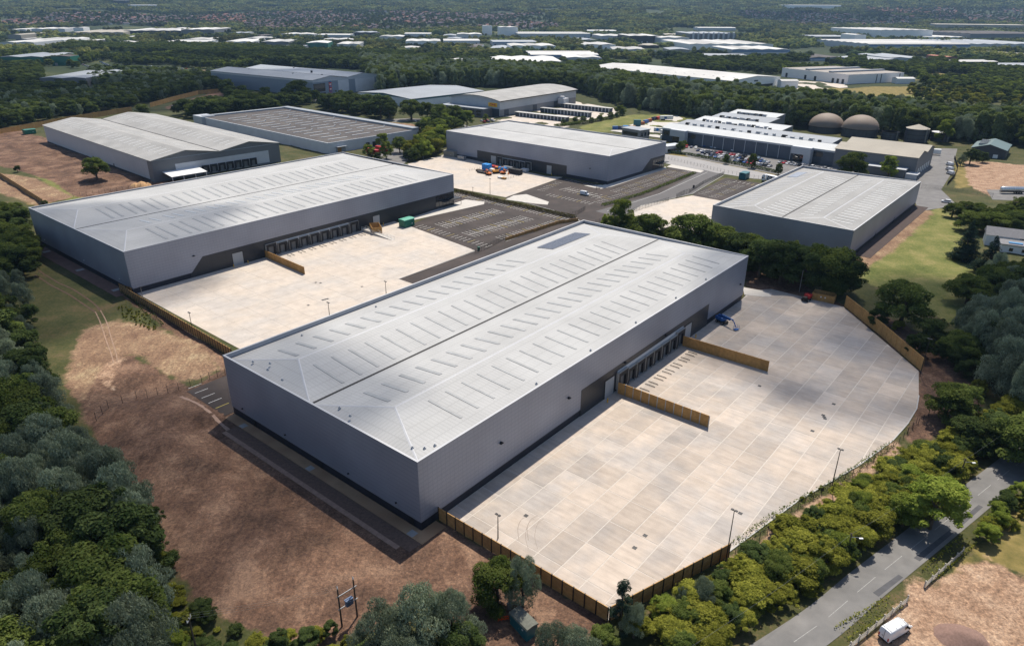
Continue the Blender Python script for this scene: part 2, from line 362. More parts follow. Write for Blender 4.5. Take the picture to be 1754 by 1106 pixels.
def ground_material():
    m = bpy.data.materials.new('ground_cover'); m.use_nodes = True; t = m.node_tree; b = t.nodes['Principled BSDF']; L = t.links.new
    b.inputs['Roughness'].default_value = .95; b.inputs['Specular IOR Level'].default_value = .15
    g = t.nodes.new('ShaderNodeNewGeometry').outputs['Position']
    def noise(s, d=5, r=.6, st=None):
        n = t.nodes.new('ShaderNodeTexNoise'); n.inputs['Scale'].default_value = s; n.inputs['Detail'].default_value = d; n.inputs['Roughness'].default_value = r
        if st:
            mp = t.nodes.new('ShaderNodeMapping'); mp.inputs['Scale'].default_value = st[:3]; mp.inputs['Rotation'].default_value = (0, 0, st[3]); L(g, mp.inputs[0]); L(mp.outputs[0], n.inputs['Vector'])
        else: L(g, n.inputs['Vector'])
        return n.outputs['Fac']
    def ramp(fac, stops):
        r = t.nodes.new('ShaderNodeValToRGB'); e = r.color_ramp.elements
        while len(e) < len(stops): e.new(.5)
        for k, (p, c) in enumerate(stops): e[k].position = p; e[k].color = (*c, 1)
        L(fac, r.inputs[0]); return r.outputs[0]
    def mix(a, b_, f):
        x = t.nodes.new('ShaderNodeMix'); x.data_type = 'RGBA'; L(a, x.inputs[6]); L(b_, x.inputs[7]); L(f, x.inputs[0]); return x.outputs[2]
    def math_(op, a, b_=None, v=None):
        x = t.nodes.new('ShaderNodeMath'); x.operation = op; L(a, x.inputs[0])
        if b_ is not None: L(b_, x.inputs[1])
        if v is not None: x.inputs[1].default_value = v
        return x.outputs[0]
    def mask(attr, nz_, lo=.42, hi=.58):
        a = t.nodes.new('ShaderNodeAttribute'); a.attribute_name = attr
        s = math_('ADD', a.outputs['Fac'], math_('MULTIPLY', math_('SUBTRACT', nz_, v=.5), v=.9))
        r = t.nodes.new('ShaderNodeMapRange'); r.inputs[1].default_value = lo; r.inputs[2].default_value = hi; L(s, r.inputs[0]); return r.outputs[0]
    n_s, n_m, n_l, n_x = noise(1.3, 6, .7), noise(.22, 6, .65), noise(.035, 5), noise(.006, 4)
    streak = noise(.5, 5, .65, (1.0, .18, 1, .65)); big = noise(.0018, 3)
    n_c = noise(3.2, 4, .7); n_b = noise(.09, 6, .65)
    gf = math_('ADD', math_('MULTIPLY', n_s, v=.45), math_('MULTIPLY', n_b, v=.55))
    grass = ramp(gf, [(.3, (.020, .027, .010)), (.42, (.042, .050, .017)), (.52, (.070, .070, .027)), (.62, (.12, .088, .046))])
    far = ramp(n_x, [(.35, (.022, .034, .014)), (.58, (.035, .048, .018)), (.72, (.085, .09, .035)), (.82, (.15, .13, .065))])
    sep = t.nodes.new('ShaderNodeSeparateXYZ'); L(g, sep.inputs[0])
    rf = t.nodes.new('ShaderNodeMapRange'); rf.inputs[1].default_value = 450; rf.inputs[2].default_value = 1100; L(sep.outputs[1], rf.inputs[0])
    cur = mix(grass, far, rf.outputs[0])
    cur = mix(cur, ramp(gf, [(.32, (.05, .07, .016)), (.45, (.11, .125, .034)), (.55, (.17, .165, .055)), (.66, (.28, .22, .10))]), mask('lush', n_m))
    cur = mix(cur, ramp(n_m, [(.3, (.09, .085, .025)), (.55, (.2, .155, .055)), (.75, (.30, .22, .095))]), mask('dry', n_m))
    sf = math_('ADD', math_('MULTIPLY', n_s, v=.5), math_('MULTIPLY', streak, v=.5))
    sl = mix(ramp(sf, [(.32, (.04, .025, .018)), (.48, (.095, .06, .043)), (.62, (.16, .105, .074)), (.75, (.27, .19, .13))]),
             ramp(n_b, [(.36, (.058, .034, .025)), (.5, (.145, .083, .057)), (.62, (.27, .17, .117))]), math_('MULTIPLY', n_l, v=1.1))
    clod = ramp(math_('ADD', math_('MULTIPLY', n_c, v=.55), math_('MULTIPLY', n_s, v=.45)), [(.34, (.45, .45, .45)), (.47, (.85, .85, .85)), (.58, (1.25, 1.2, 1.12)), (.7, (2.0, 1.85, 1.65))])
    def mul(a, b_):
        x = t.nodes.new('ShaderNodeMix'); x.data_type = 'RGBA'; x.blend_type = 'MULTIPLY'; x.inputs[0].default_value = 1; L(a, x.inputs[6]); L(b_, x.inputs[7]); return x.outputs[2]
    sl = mul(sl, clod)
    cur = mix(cur, sl, mask('soil', n_m))
    sd_ = mul(ramp(math_('ADD', math_('MULTIPLY', n_m, v=.6), math_('MULTIPLY', n_s, v=.4)), [(.32, (.13, .085, .06)), (.45, (.26, .165, .11)), (.58, (.36, .25, .175)), (.72, (.42, .35, .28))]), clod)
    cur = mix(cur, sd_, mask('sand', n_m))
    sb = math_('ADD', math_('MULTIPLY', sf, v=.5), math_('MULTIPLY', n_b, v=.5))
    st = mul(ramp(sb, [(.3, (.085, .05, .034)), (.42, (.16, .098, .066)), (.52, (.235, .155, .10)), (.62, (.34, .265, .165)), (.75, (.44, .37, .245))]), clod)
    cur = mix(cur, st, mask('straw', n_m, .4, .62))
    L(cur, b.inputs['Base Color'])
    bp = t.nodes.new('ShaderNodeBump'); bp.inputs['Strength'].default_value = .5; bp.inputs['Distance'].default_value = .35; L(sf, bp.inputs['Height']); L(bp.outputs[0], b.inputs['Normal'])
    return m
GROUND_M = ground_material()
tag(link('ground', np_mesh('ground', np.column_stack([PTS, Z]), quads, GROUND_M, dict(soil=soil, straw=straw, dry=dry, lush=lush, sand=sand), True)), kind='structure')
_zi = Z.reshape(XX.shape)
def gz(x, y):
    i = int(np.clip(np.searchsorted(gx, x) - 1, 0, len(gx) - 2)); j = int(np.clip(np.searchsorted(gy, y) - 1, 0, len(gy) - 2))
    u = (x - gx[i])/(gx[i + 1] - gx[i]); v = (y - gy[j])/(gy[j + 1] - gy[j])
    return float((_zi[j, i]*(1 - u) + _zi[j, i + 1]*u)*(1 - v) + (_zi[j + 1, i]*(1 - u) + _zi[j + 1, i + 1]*u)*v)

# ---------------------------------------------------------------- paved surfaces
def sheet(name, poly, z, mat, parent=None, kind='structure'):
    o = MB().prism(poly if poly_area(poly) > 0 else poly[::-1], -.3, z).build(name, mat, parent)
    if kind and not parent: tag(o, kind=kind)
    return o
def poly_area(p): return sum(p[i][0]*p[(i + 1) % len(p)][1] - p[(i + 1) % len(p)][0]*p[i][1] for i in range(len(p)))/2
def concrete(name, warm, cool, streak_rot, rnd=.1, lo=.84):
    m = M(name, warm, .85, tint=(cool, .065, .85), var=(.28, .13), rnd=rnd, bump=(3, .12)); t = m.node_tree; L = t.links.new; b = t.nodes['Principled BSDF']
    src = b.inputs['Base Color'].links[0].from_socket
    tc = t.nodes.new('ShaderNodeTexCoord'); oi = t.nodes.new('ShaderNodeObjectInfo'); k_ = t.nodes.new('ShaderNodeMath'); k_.operation = 'MULTIPLY'; k_.inputs[1].default_value = 400; L(oi.outputs['Random'], k_.inputs[0])
    ad = t.nodes.new('ShaderNodeVectorMath'); ad.operation = 'ADD'; L(tc.outputs['Object'], ad.inputs[0]); L(k_.outputs[0], ad.inputs[1])
    mp = t.nodes.new('ShaderNodeVectorMath'); mp.operation = 'MULTIPLY'; mp.inputs[1].default_value = (1.5, .13, 1); L(ad.outputs[0], mp.inputs[0])
    n = t.nodes.new('ShaderNodeTexNoise'); n.inputs['Scale'].default_value = .8; n.inputs['Detail'].default_value = 6; n.inputs['Roughness'].default_value = .65; L(mp.outputs[0], n.inputs['Vector'])
    r = t.nodes.new('ShaderNodeMapRange'); r.inputs[1].default_value = .3; r.inputs[2].default_value = .7; r.inputs[3].default_value = lo; r.inputs[4].default_value = 2 - lo - .04; L(n.outputs['Fac'], r.inputs[0])
    x = t.nodes.new('ShaderNodeVectorMath'); x.operation = 'SCALE'; L(src, x.inputs[0]); L(r.outputs[0], x.inputs['Scale']); L(x.outputs[0], b.inputs['Base Color']); return m
# trowel streaks run across each pour, at right angles to the long joints
CONC_A = concrete('yard_concrete', (.425, .358, .298), (.33, .305, .285), FR['A'][1], .135, .87)
CONC_B = concrete('yard_concrete_pale', (.48, .415, .35), (.42, .385, .35), FR['B'][1], .03, .95)
JOINT = M('joint_mortar', (.49, .445, .395), .9, var=(1, .1))
def clip_cell(poly, x0, x1, y0, y1):
    for ax, lim, keep in ((0, x0, 1), (0, x1, -1), (1, y0, 1), (1, y1, -1)):
        out = []
        for i in range(len(poly)):
            a, b = poly[i], poly[(i + 1) % len(poly)]; da, db = (a[ax] - lim)*keep, (b[ax] - lim)*keep
            if da >= 0: out.append(a)
            if (da >= 0) != (db >= 0): k = da/(da - db); out.append((a[0] + (b[0] - a[0])*k, a[1] + (b[1] - a[1])*k))
        poly = out
        if len(poly) < 3: return None
    return poly
def slab_yard(label, fr, world_poly, xs, ys, mat, gap=.1):
    o, th = FR[fr][0], FR[fr][1]
    P = [tuple(LOC(fr, p)) for p in world_poly]
    if poly_area(P) < 0: P = P[::-1]
    base = MB().prism(P, -.3, .028).build('concrete_yard', JOINT, None, loc=(o.x, o.y, 0), rz=th); tag(base, kind='structure')
    full = {}
    for i in range(len(xs) - 1):
        for j in range(len(ys) - 1):
            x0, x1, y0, y1 = xs[i] + gap, xs[i + 1] - gap, ys[j] + gap, ys[j + 1] - gap
            q = clip_cell(P, x0, x1, y0, y1)
            if not q: continue
            ar = abs(poly_area(q))
            if ar < 1.2: continue
            k = (round(x1 - x0, 2), round(y1 - y0, 2))
            if abs(ar - (x1 - x0)*(y1 - y0)) < .02:
                if k not in full: full[k] = MB().box(-k[0]/2, k[0]/2, -k[1]/2, k[1]/2, 0, .035).mesh('concrete_slab', mat)
                link('concrete_slab', full[k], base, loc=((x0 + x1)/2, (y0 + y1)/2, .02 + random.uniform(0, .004)))
            else: MB().prism(q, .02, .055).build('concrete_slab', mat, base)
    return base
slab_yard('A', 'A', YARD_A, [1.7 + 8.15*i for i in range(23)], [-65.5 + 5.53*j for j in range(11)] + [-4.6, .1], CONC_A)
slab_yard('B', 'B', YARD_B, [0 + 9.6*i for i in range(17)], [-110 + 7.6*j for j in range(14)] + [-3.6, 0], CONC_B, .06)
for nm, p in (('concrete_yard', YARD_C), ('concrete_yard', YARD_D)): sheet(nm, p, .05, CONC_B)
CPOBJ = [sheet('car_park', p, .04 + .003*(k % 2), MT['asphalt_o' if k == 3 else 'asphalt']) for k, p in enumerate((CP_B, CP_C, CP_D, CP_F))]
sheet('estate_road', ROAD_EST, .035, M('estate_road_asphalt', (.27, .26, .255), .9, var=(.1, .1)))
sheet('access_road', ROAD_IN, .045, M('access_road_asphalt', (.10, .095, .095), .9, var=(.1, .12)))
sheet('service_yard', YARD_R, .03, MT['asphalt_o']); sheet('service_yard', YARD_T, .03, MT['asphalt_o'])
CPOBJ.append(sheet('car_park', LOT_S, .03, MT['asphalt']))
# the lane at the lower right: carriageway, verges, painted centre dashes, patched strips
def strip_mesh(line, w0, w1, z):
    v, f = [], []
    for i, p in enumerate(line):
        t = (line[min(i + 1, len(line) - 1)] - line[max(i - 1, 0)]).normalized(); n = Vector((-t.y, t.x))
        a, b = p + n*w0, p + n*w1; v += [(a.x, a.y, z), (b.x, b.y, z)]
        if i: f.append([2*i - 2, 2*i - 1, 2*i + 1, 2*i])
    mb = MB(); mb.v = v; mb.f = f; mb.m = [0]*len(f); return mb
lane = strip_mesh(ROAD_S, -3.3, 3.3, .03).build('road', M('lane_asphalt', (.145, .141, .136), .88, var=(.25, .18), bump=(9, .25), tint=((.19, .182, .172), .07, .85))); tag(lane, kind='structure')
dist = [0]
for i in range(1, len(ROAD_S)): dist.append(dist[-1] + (ROAD_S[i] - ROAD_S[i - 1]).length)
def along(d):
    for i in range(1, len(ROAD_S)):
        if dist[i] >= d:
            k = (d - dist[i - 1])/(dist[i] - dist[i - 1]); t = (ROAD_S[i] - ROAD_S[i - 1]).normalized(); return ROAD_S[i - 1].lerp(ROAD_S[i], k), t
    return ROAD_S[-1], (ROAD_S[-1] - ROAD_S[-2]).normalized()
d = 2.0
while (along(d)[0] - G(1366, 1096)).length > 1.0: d += .3
d -= 9.3*int(d/9.3); mb = MB()
while d < dist[-1] - 5:
    p, t = along(d); q, _ = along(d + 6.1); n = Vector((-t.y, t.x))*.05
    mb.face([(*(p + n), .036), (*(p - n), .036), (*(q - n), .036), (*(q + n), .036)]); d += 9.3
mb.build('centre_line', M('worn_paint', (.29, .285, .275), .8, var=(3, .3)), lane)
patch = M('asphalt_patch', (.075, .075, .08), .9, var=(.6, .2))
mb = MB()
for (a, b) in (((1500, 1018), (1543, 986)), ((1570, 958), (1632, 908)), ((1640, 900), (1680, 866))):
    p, q = G(*a), G(*b); t = (q - p).normalized(); n = Vector((-t.y, t.x))*.55; mb.face([(*(p + n), .034), (*(p - n), .034), (*(q - n*.8), .034), (*(q + n*.8), .034)])
mb.build('road_patch', patch, lane)

# ---------------------------------------------------------------- parking bays, painted as thin sheets on each car park
def bay_rows(parent, rows, z=.046):
    mbw, mby = MB(), MB()
    for (a, b, n, ln, spine, side) in rows:      # from pixel a to pixel b: n bays, lines of length ln (m), optional spine line
        p, q = G(*a), G(*b); t = (q - p).normalized(); nn = Vector((-t.y, t.x))
        for i in range(n + 1):
            c = p.lerp(q, i/n)
            for s in ((-1, 1) if side == 0 else (side,)):
                e = c + nn*s*ln; w = t*.075; tgt = mby if (i*7 + s) % 5 == 2 else mbw
                tgt.face([(*(c - w), z), (*(c + w), z), (*(e + w), z), (*(e - w), z)])
        if spine: w = nn*.075; mbw.face([(*(p - w), z + .004), (*(q - w), z + .004), (*(q + w), z + .004), (*(p + w), z + .004)])
    tag(mbw.build('bay_markings', MT['paint'], parent))
    if mby.f: tag(mby.build('bay_markings', MT['paint_y'], parent))
bay_rows(CPOBJ[0], [((756, 387), (853, 361), 17, 4.8, True, 0), ((803, 402), (902, 373), 17, 4.8, True, 0),
                    ((712, 389), (830, 424), 17, 4.8, False, 1), ((782, 331), (975, 374), 36, 4.6, False, -1), ((862, 410), (960, 380), 18, 4.8, False, 1)])
bay_rows(CPOBJ[1], [((968, 323), (1030, 338), 8, 4.8, True, 0), ((920, 325), (950, 312), 6, 4.8, False, -1), ((935, 335), (1008, 350), 11, 4.8, False, 1),
                    ((1030, 348), (1185, 294), 30, 4.8, False, 1), ((1045, 327), (1150, 292), 24, 4.6, False, -1), ((975, 307), (1028, 318), 8, 4.8, False, -1)])
bay_rows(CPOBJ[2], [((1196, 331), (1245, 310), 12, 4.8, False, -1), ((1228, 339), (1275, 319), 12, 4.8, False, 1), ((1262, 310), (1300, 316), 5, 4.8, False, -1)])
bay_rows(CPOBJ[4], [((345, 657), (392, 690), 4, 3.6, False, -1)])
def kerb_line(pts, parent=None, w=.14, h=.13, name='kerb', closed=False):
    pts = smooth_line(pts, 1) if len(pts) > 2 else pts
    mb = MB(); poly = ribbon(pts, w*2); mb.prism(poly if poly_area(poly) > 0 else poly[::-1], -.1, h); o = mb.build(name, MT['kerb'], parent)
    if not parent: tag(o, kind='structure')
    return o
kerb_line(YARD_A[1:9]); kerb_line(PG([(866, 338), (985, 371), (993, 379)])); kerb_line(PG([(1040, 362), (1130, 332), (1212, 295)])); kerb_line(PG([(1060, 372), (1100, 352), (1186, 332), (1240, 300)]))
kerb_line(PG([(683, 478), (814, 430)])); kerb_line(PG([(866, 414), (960, 381), (990, 380)]))
# pale footways and islands
FOOT = 0
for p in ([(866, 342), (880, 335), (902, 333), (940, 346), (938, 351), (915, 349)], [(765, 353), (797, 342), (830, 346), (829, 350), (705, 378), (702, 374)],
          [(1028, 324), (1048, 320), (1142, 289), (1140, 286), (1030, 318)], [(1142, 286), (1200, 296), (1206, 293), (1150, 282)],
          [(1272, 492), (1300, 497), (1322, 503), (1320, 509), (1300, 508), (1275, 505)], [(1000, 318), (1030, 317), (1041, 322), (1018, 322)]):
    sheet('footway', PG(p), .1 + .004*FOOT, MT['concrete_l']); FOOT += 1
# paved margin and gravel strip along the left end wall of the front warehouse
tan = M('tan_paving', (.33, .21, .12), .9, var=(.4, .25), tint=((.22, .125, .07), .2, .8)); grey = M('grey_flag', (.29, .28, .265), .85, var=(.7, .1))
sheet('wall_margin', rect('A', -2.6, -.05, -2.9, 67.6), .05, tan); sheet('wall_margin', rect('A', -.04, 3.9, -2.9, -.05), .05, tan)
for y in (0, 33, 60): sheet('paving_flag', rect('A', -2.5, -.9, y, y + 1.7), .062, grey)
sheet('gravel_strip', rect('A', -5.6, -2.65, -2.6, 62), .03, M('dark_gravel', (.12, .075, .055), .95, var=(1.5, .3), bump=(4, .6)))
sheet('soil_edge', rect('A', -6.7, -5.65, 0, 62), .05, M('pale_soil', (.26, .17, .125), .95, var=(1, .25)))
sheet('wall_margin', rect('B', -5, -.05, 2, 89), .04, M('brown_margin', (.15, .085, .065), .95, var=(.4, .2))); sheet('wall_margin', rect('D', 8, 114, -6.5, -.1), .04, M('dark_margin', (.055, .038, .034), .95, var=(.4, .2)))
for y in (8, 40, 74): sheet('paving_flag', rect('B', -3.4, -.6, y, y + 2.2), .06, grey)

def on_ground(pts_px, w_, mat, name, lift=.06, sub=8):
    ln = smooth_line([G(*q) for q in pts_px], sub); v, f = [], []
    for i, p in enumerate(ln):
        t = (ln[min(i + 1, len(ln) - 1)] - ln[max(i - 1, 0)]).normalized(); n = Vector((-t.y, t.x)); ww = w_*(.75 + .5*mnoise.noise(Vector((i*.7, w_, 3))))
        for a in (p + n*ww, p - n*ww): v.append((a.x, a.y, gz(a.x, a.y) + lift))
        if i: f.append([2*i - 2, 2*i - 1, 2*i + 1, 2*i])
    mb = MB(); mb.v, mb.f, mb.m = v, f, [0]*len(f); o = mb.build(name, mat); tag(o, kind='structure'); return o
RUT = M('rut_dust', (.27, .18, .125), .95, var=(.8, .3)); RUT_D = M('rut_damp', (.11, .065, .045), .95, var=(1.2, .35))
on_ground([(163, 533), (172, 553), (181, 580), (191, 608), (195, 622)], .22, RUT, 'wheel_rut'); on_ground([(172, 531), (183, 553), (191, 580), (199, 606), (201, 618)], .22, RUT, 'wheel_rut')
on_ground([(60, 470), (90, 490), (120, 505), (150, 525), (163, 533)], .35, RUT_D, 'wheel_rut'); on_ground([(66, 462), (98, 483), (128, 497), (158, 517), (172, 531)], .35, RUT_D, 'wheel_rut')
on_ground([(310, 680), (345, 696), (390, 735), (450, 778)], .5, M('pale_track', (.30, .2, .15), .95, var=(.8, .25)), 'bare_track')
TY = M('tyre_mark', (.25, .21, .18), .9, var=(2, .2))
for dx in (0, 16): on_ground([(889 + dx, 925), (887 + dx, 905), (893 + dx, 890), (905 + dx, 883)], .07, TY, 'tyre_mark', .115); on_ground([(905 + dx, 940), (900 + dx, 918), (905 + dx, 897), (915 + dx, 888)], .05, TY, 'tyre_mark', .119)
# ================================================================ THE FOUR NEW WAREHOUSES
def shared(cache={}):
    return cache
SH = shared()
def dock_meshes():
    f = MB()                                        # black shelter hood: two jambs, a head and a top sheet standing proud of the wall
    f.box(-2.1, -1.2, -.8, 0, 0, 4.4); f.box(1.2, 2.1, -.8, 0, 0, 4.4); f.box(-1.2, 1.2, -.8, 0, 3.35, 4.4)
    e = MB(); e.box(-2.2, -2.105, -.78, 0, .1, 4.42); e.box(2.105, 2.2, -.78, 0, .1, 4.42); e.box(-2.1, 2.1, -.82, -.02, 4.405, 4.48)
    d = MB(); d.box(-1.19, 1.19, -.16, -.02, .05, 3.34)
    for z in (.9, 1.75, 2.6): d.box(-1.15, 1.15, -.19, -.161, z, z + .06)
    b = MB(); b.box(-1.6, -1.25, -.95, -.76, -.2, .35); b.box(1.25, 1.6, -.95, -.76, -.2, .35); b.box(-1.1, 1.1, -.85, -.02, -.25, .04)
    m = MB(); m.box(-2.4, -2.15, -.35, -.05, -.9, .15)
    return dict(f=f.mesh('dock_shelter', MT['dock_black']), e=e.mesh('edge_trim', MT['dock_trim']), d=d.mesh('dock_door', MT['dock_door']), b=b.mesh('dock_leveller', MT['steel']), m=m.mesh('marker_board', MT['yellow']))
def add_dock(parent, x, z, face='y', s=1.0, trim=True):
    if 'dock' not in SH: SH['dock'] = dock_meshes()
    K = SH['dock']; loc, rz = ((x, -.02, z), 0) if face == 'y' else ((-.02, x, z), -math.pi/2)
    f = link('dock_shelter', K['f'], parent, loc, rz, (s, 1, s))
    link('dock_door', K['d'], f); link('dock_leveller', K['b'], f)
    if trim: link('edge_trim', K['e'], f)
    return f
def add_door(parent, x0, x1, h, y=-.12):
    d = MB(); d.box(x0, x1, y, y + .1, .02, h); n = int(h/.55)
    for i in range(1, n): d.box(x0 + .05, x1 - .05, y - .03, y, i*h/n, i*h/n + .07)
    o = d.build('roller_door', MT['door_grey'], parent)
    f = MB(); f.box(x0 - .22, x0, y - .05, y + .1, 0, h + .2); f.box(x1, x1 + .22, y - .05, y + .1, 0, h + .2); f.box(x0, x1, y - .05, y + .1, h, h + .2)
    f.build('door_frame', MT['dark'], o); return o
def add_rooflights(parent, xs, y0, y1, surf, mat, w=.95):
    me = None
    for x in xs:
        za, zb = surf(x, y0), surf(x, y1); L_ = math.hypot(y1 - y0, zb - za)
        if me is None: me = MB().box(-w/2, w/2, -L_/2, L_/2, 0, .07).mesh('rooflight', mat)
        o = link('rooflight', me, parent, (x, (y0 + y1)/2, (za + zb)/2 + .02)); o.rotation_euler = (math.atan2(zb - za, y1 - y0), 0, 0)
def warehouse(key, label, dark_face, roofm, hips=(10, 14), drop=(.1, 1.2, .15, 1.0), rise=1.85, plinth=1.95, caps=True, group=None):
    o, th, l, w, h = FR[key]
    t = thing('warehouse', label, 'warehouse', (o.x, o.y, 0), th)
    # cladding: stands .15 m proud of the dark plinth below it
    cl = MB(); cl.box(0, l, 0, .3, plinth, h); cl.box(0, l, w - .3, w, plinth, h); cl.box(0, .3, .3, w - .3, plinth, h); cl.box(l - .3, l, .3, w - .3, plinth, h)
    cl.build('cladding', MT['clad'], t)
    p = MB(); q = .15; p.box(q, l - q, q, .4, -.3, plinth); p.box(q, l - q, w - .4, w - q, -.3, plinth); p.box(q, .4, .4, w - .4, -.3, plinth); p.box(l - .4, l - q, .4, w - .4, -.3, plinth)
    p.build('plinth', MT['plinth'], t)
    # coping on the wall heads and lining behind it
    cp = MB(); cp.box(-.06, l + .06, -.06, .42, h, h + .1); cp.box(-.06, l + .06, w - .42, w + .06, h, h + .1); cp.box(-.06, .42, .42, w - .42, h, h + .1); cp.box(l - .42, l + .06, .42, w - .42, h, h + .1)
    cp.build('coping', MT['cap'], t)
    d0, dw, dx0, dxl = drop; dmax = max(drop)
    li = MB(); li.box(.3, l - .3, w - .36, w - .3, h - dmax - .3, h); li.box(l - .36, l - .3, .3, w - .36, h - dmax - .3, h); li.build('parapet_lining', MT['inner'], t)
    # twin hipped roof: eaves follow the gutter level of each side
    zl = h - .5; a, b = hips
    e0, e1 = .43, .37
    def ev(x, y):                                       # eaves level at a point of the roof's edge
        return h - (d0 if y < 1 else dw if y > w - 1 else dx0 if x < 1 else dxl)
    zr = h - .1 + rise - .9; zv = h - max(.9, dx0 + .35)
    ys = (e0, w*.25, w*.5, w*.75, w - e1); xa, xb = e0, l - e1
    za, zb = h - dx0, h - dxl
    rf = MB()
    pts = dict(n0=(xa, ys[0], h - d0), n1=(xb, ys[0], h - d0), r0=(a, ys[1], zr), r1=(l - b, ys[1], zr), v0=(xa + .1, ys[2], zv), v1=(xb - .1, ys[2], zv),
               s0=(a, ys[3], zr), s1=(l - b, ys[3], zr), f0=(xa, ys[4], h - dw), f1=(xb, ys[4], h - dw))
    P = pts
    rf.face([P['n0'], P['n1'], P['r1'], P['r0']]); rf.face([P['r0'], P['r1'], P['v1'], P['v0']]); rf.face([P['v0'], P['v1'], P['s1'], P['s0']]); rf.face([P['s0'], P['s1'], P['f1'], P['f0']])
    rf.build('roof', roofm, t)
    for q_ in (('n0', 'r0', 'v0'), ('v0', 's0', 'f0'), ('n1', 'v1', 'r1'), ('v1', 'f1', 's1')): he = MB(); he.face([P[k] for k in q_]); he.build('hip_end', ROOF_HIP if roofm is not MT['roof_g'] else roofm, t)
    def strip(nm, a_, b_, wd_, mat, up=.05):
        A, B = Vector(a_), Vector(b_); T_ = (B - A).normalized(); n = T_.cross(Vector((0, 0, 1))).normalized()*wd_/2; k = Vector((0, 0, up)); m = MB(); dn = Vector((0, 0, -.03))
        m.face([A - n + dn, B - n + dn, B + k, A + k]); m.face([A + k, B + k, B + n + dn, A + n + dn]); return m.build(nm, mat, t)
    if caps:
        strip('ridge_cap', P['r0'], P['r1'], .65, MT['cap'], .1); strip('ridge_cap', P['s0'], P['s1'], .65, MT['cap'], .1)
        for u, v in (('r0', 'n0'), ('r0', 'v0'), ('s0', 'v0'), ('s0', 'f0'), ('r1', 'n1'), ('r1', 'v1'), ('s1', 'v1'), ('s1', 'f1')): strip('hip_cap', P[u], P[v], .55, MT['cap'], .07)
    g = MB(); g.box(xa + 1, xb - 1, w*.5 - .35, w*.5 + .35, zv - .25, zv + .06); g.build('valley_gutter', MT['gutter'], t)
    if dw > .3:
        g = MB(); g.box(e0, l - e1, w - 1.0, w - .38, h - dw - .2, h - dw + .02); g.box(l - .95, l - .38, .6, w - 1.01, h - dxl - .2, h - dxl + .02); g.build('boundary_gutter', MT['gutter'], t)
    def surf(x, y):
        for k in range(4):
            if y <= ys[k + 1]: break
        zs = (h - d0, zr, zv, zr, h - dw); return zs[k] + (zs[k + 1] - zs[k])*(y - ys[k])/(ys[k + 1] - ys[k])
    # dark cladding field around the docks, standing just proud of the silver
    if dark_face:
        ax, poly = dark_face; m = MB()
        if ax == 'y': m.section([(x, z) for x, z in poly], 'y', -.05, .31)
        else: m.section([(y, z) for y, z in poly], 'x', l - .31, l + .05)
        m.build('dark_cladding', MT['clad_d'], t)
    return t, surf
ROOF_HIP = ribbed('hip_sheet', (.35, .352, .35), .8, .0, 1, 1.0, .05, .1, cross=(0, 3.0), var=.05)
def wall_lamp(t, x, z, y=-.05):
    m = MB(); m.box(x - .45, x + .45, y - .55, y, z, z + .16); m.box(x - .12, x + .12, y - .2, y, z + .16, z + .4); m.build('bulkhead_lamp', MT['dark'], t)
def roof_vents(t, pts, surf):
    for x, y in pts:
        m = MB(); z = surf(x, y); m.box(x - .22, x + .22, y - .22, y + .22, z - .05, z + .3); m.lathe([(.1, z + .3), (.1, z + .5), (.2, z + .52), (.2, z + .6), (0.01, z + .62)], 8, cx=x, cy=y); m.build('roof_anchor', MT['cap'], t)

# --- front warehouse
tA, sA = warehouse('A', 'nearest warehouse, silver-clad with solar panels on its twin hipped pale roof', ('y', [(54.9, 0), (127.2, 0), (127.2, 7.6), (54.9, 7.6)]), MT['roof'], (9.8, 14))
L, w = FR['A'][2], FR['A'][3]
m = MB(); m.box(71.9, 109.6, -.12, -.051, 4.3, 6.0); m.build('dock_surround', MT['offwhite'], tA); m = MB(); m.box(71.9, 109.6, -.11, -.051, .1, 4.29); m.build('dock_backing', MT['plinth'], tA)
for i, x in enumerate([73.9 + 4.75*k for k in range(8)]):
    tall = i in (0, 7); f = add_dock(tA, x, .55, s=1.14 if tall else 1.0); f.location.y = -.13
add_door(tA, 66.0, 70.4, 5.3); add_door(tA, 111.0, 115.4, 5.3)
for x, z in ((49.3, 7.9), (24, 8.1), (75.5, 7.0), (98, 7.0), (151.5, 7.0)): wall_lamp(tA, x, z, -.05 if x < 54 or x > 128 else -.06)
add_rooflights(tA, [11 + 5.2*i for i in range(18)], 53.3, 61.2, sA, MT['rl_g']); add_rooflights(tA, [11 + 5.2*i for i in range(25)], 36, 46.8, sA, MT['rl_g'], .7)
add_rooflights(tA, [11 + 5.2*i for i in range(25)], 20.2, 28.4, sA, MT['rl_g']); add_rooflights(tA, [16.5 + 5.2*i for i in range(25)], 4.2, 13.8, sA, MT['rl_g'], .6)
pm = MB(); pm.box(-.97, .97, -.74, .74, .1, .16); pm.box(-.9, .9, -.6, -.5, 0, .1); pm.box(-.9, .9, .5, .6, 0, .1)
PV = M('solar_cells', (.06, .064, .092), .35, var=(1, .1), spec=.6); PV2 = M('solar_frame', (.30, .31, .34), .4, .3)
pf = MB(); pf.box(-1.0, 1.0, -.8, -.745, .08, .17); pf.box(-1.0, 1.0, .745, .8, .08, .17); pf.box(-1.03, -.975, -.8, .8, .08, .17); pf.box(.975, 1.03, -.8, .8, .08, .17)
pme, pfe = pm.mesh('solar_panel', PV), pf.mesh('panel_frame', PV2)
for i in range(11):
    for j in range(4):
        x, y = 117.8 + i*2.15, 55.6 + j*1.78; o = link('solar_panel', pme, tA, (x, y, sA(x, y) + .05)); o.rotation_euler = (math.atan2(sA(x, y + .5) - sA(x, y - .5), 1), 0, 0); link('panel_frame', pfe, o)
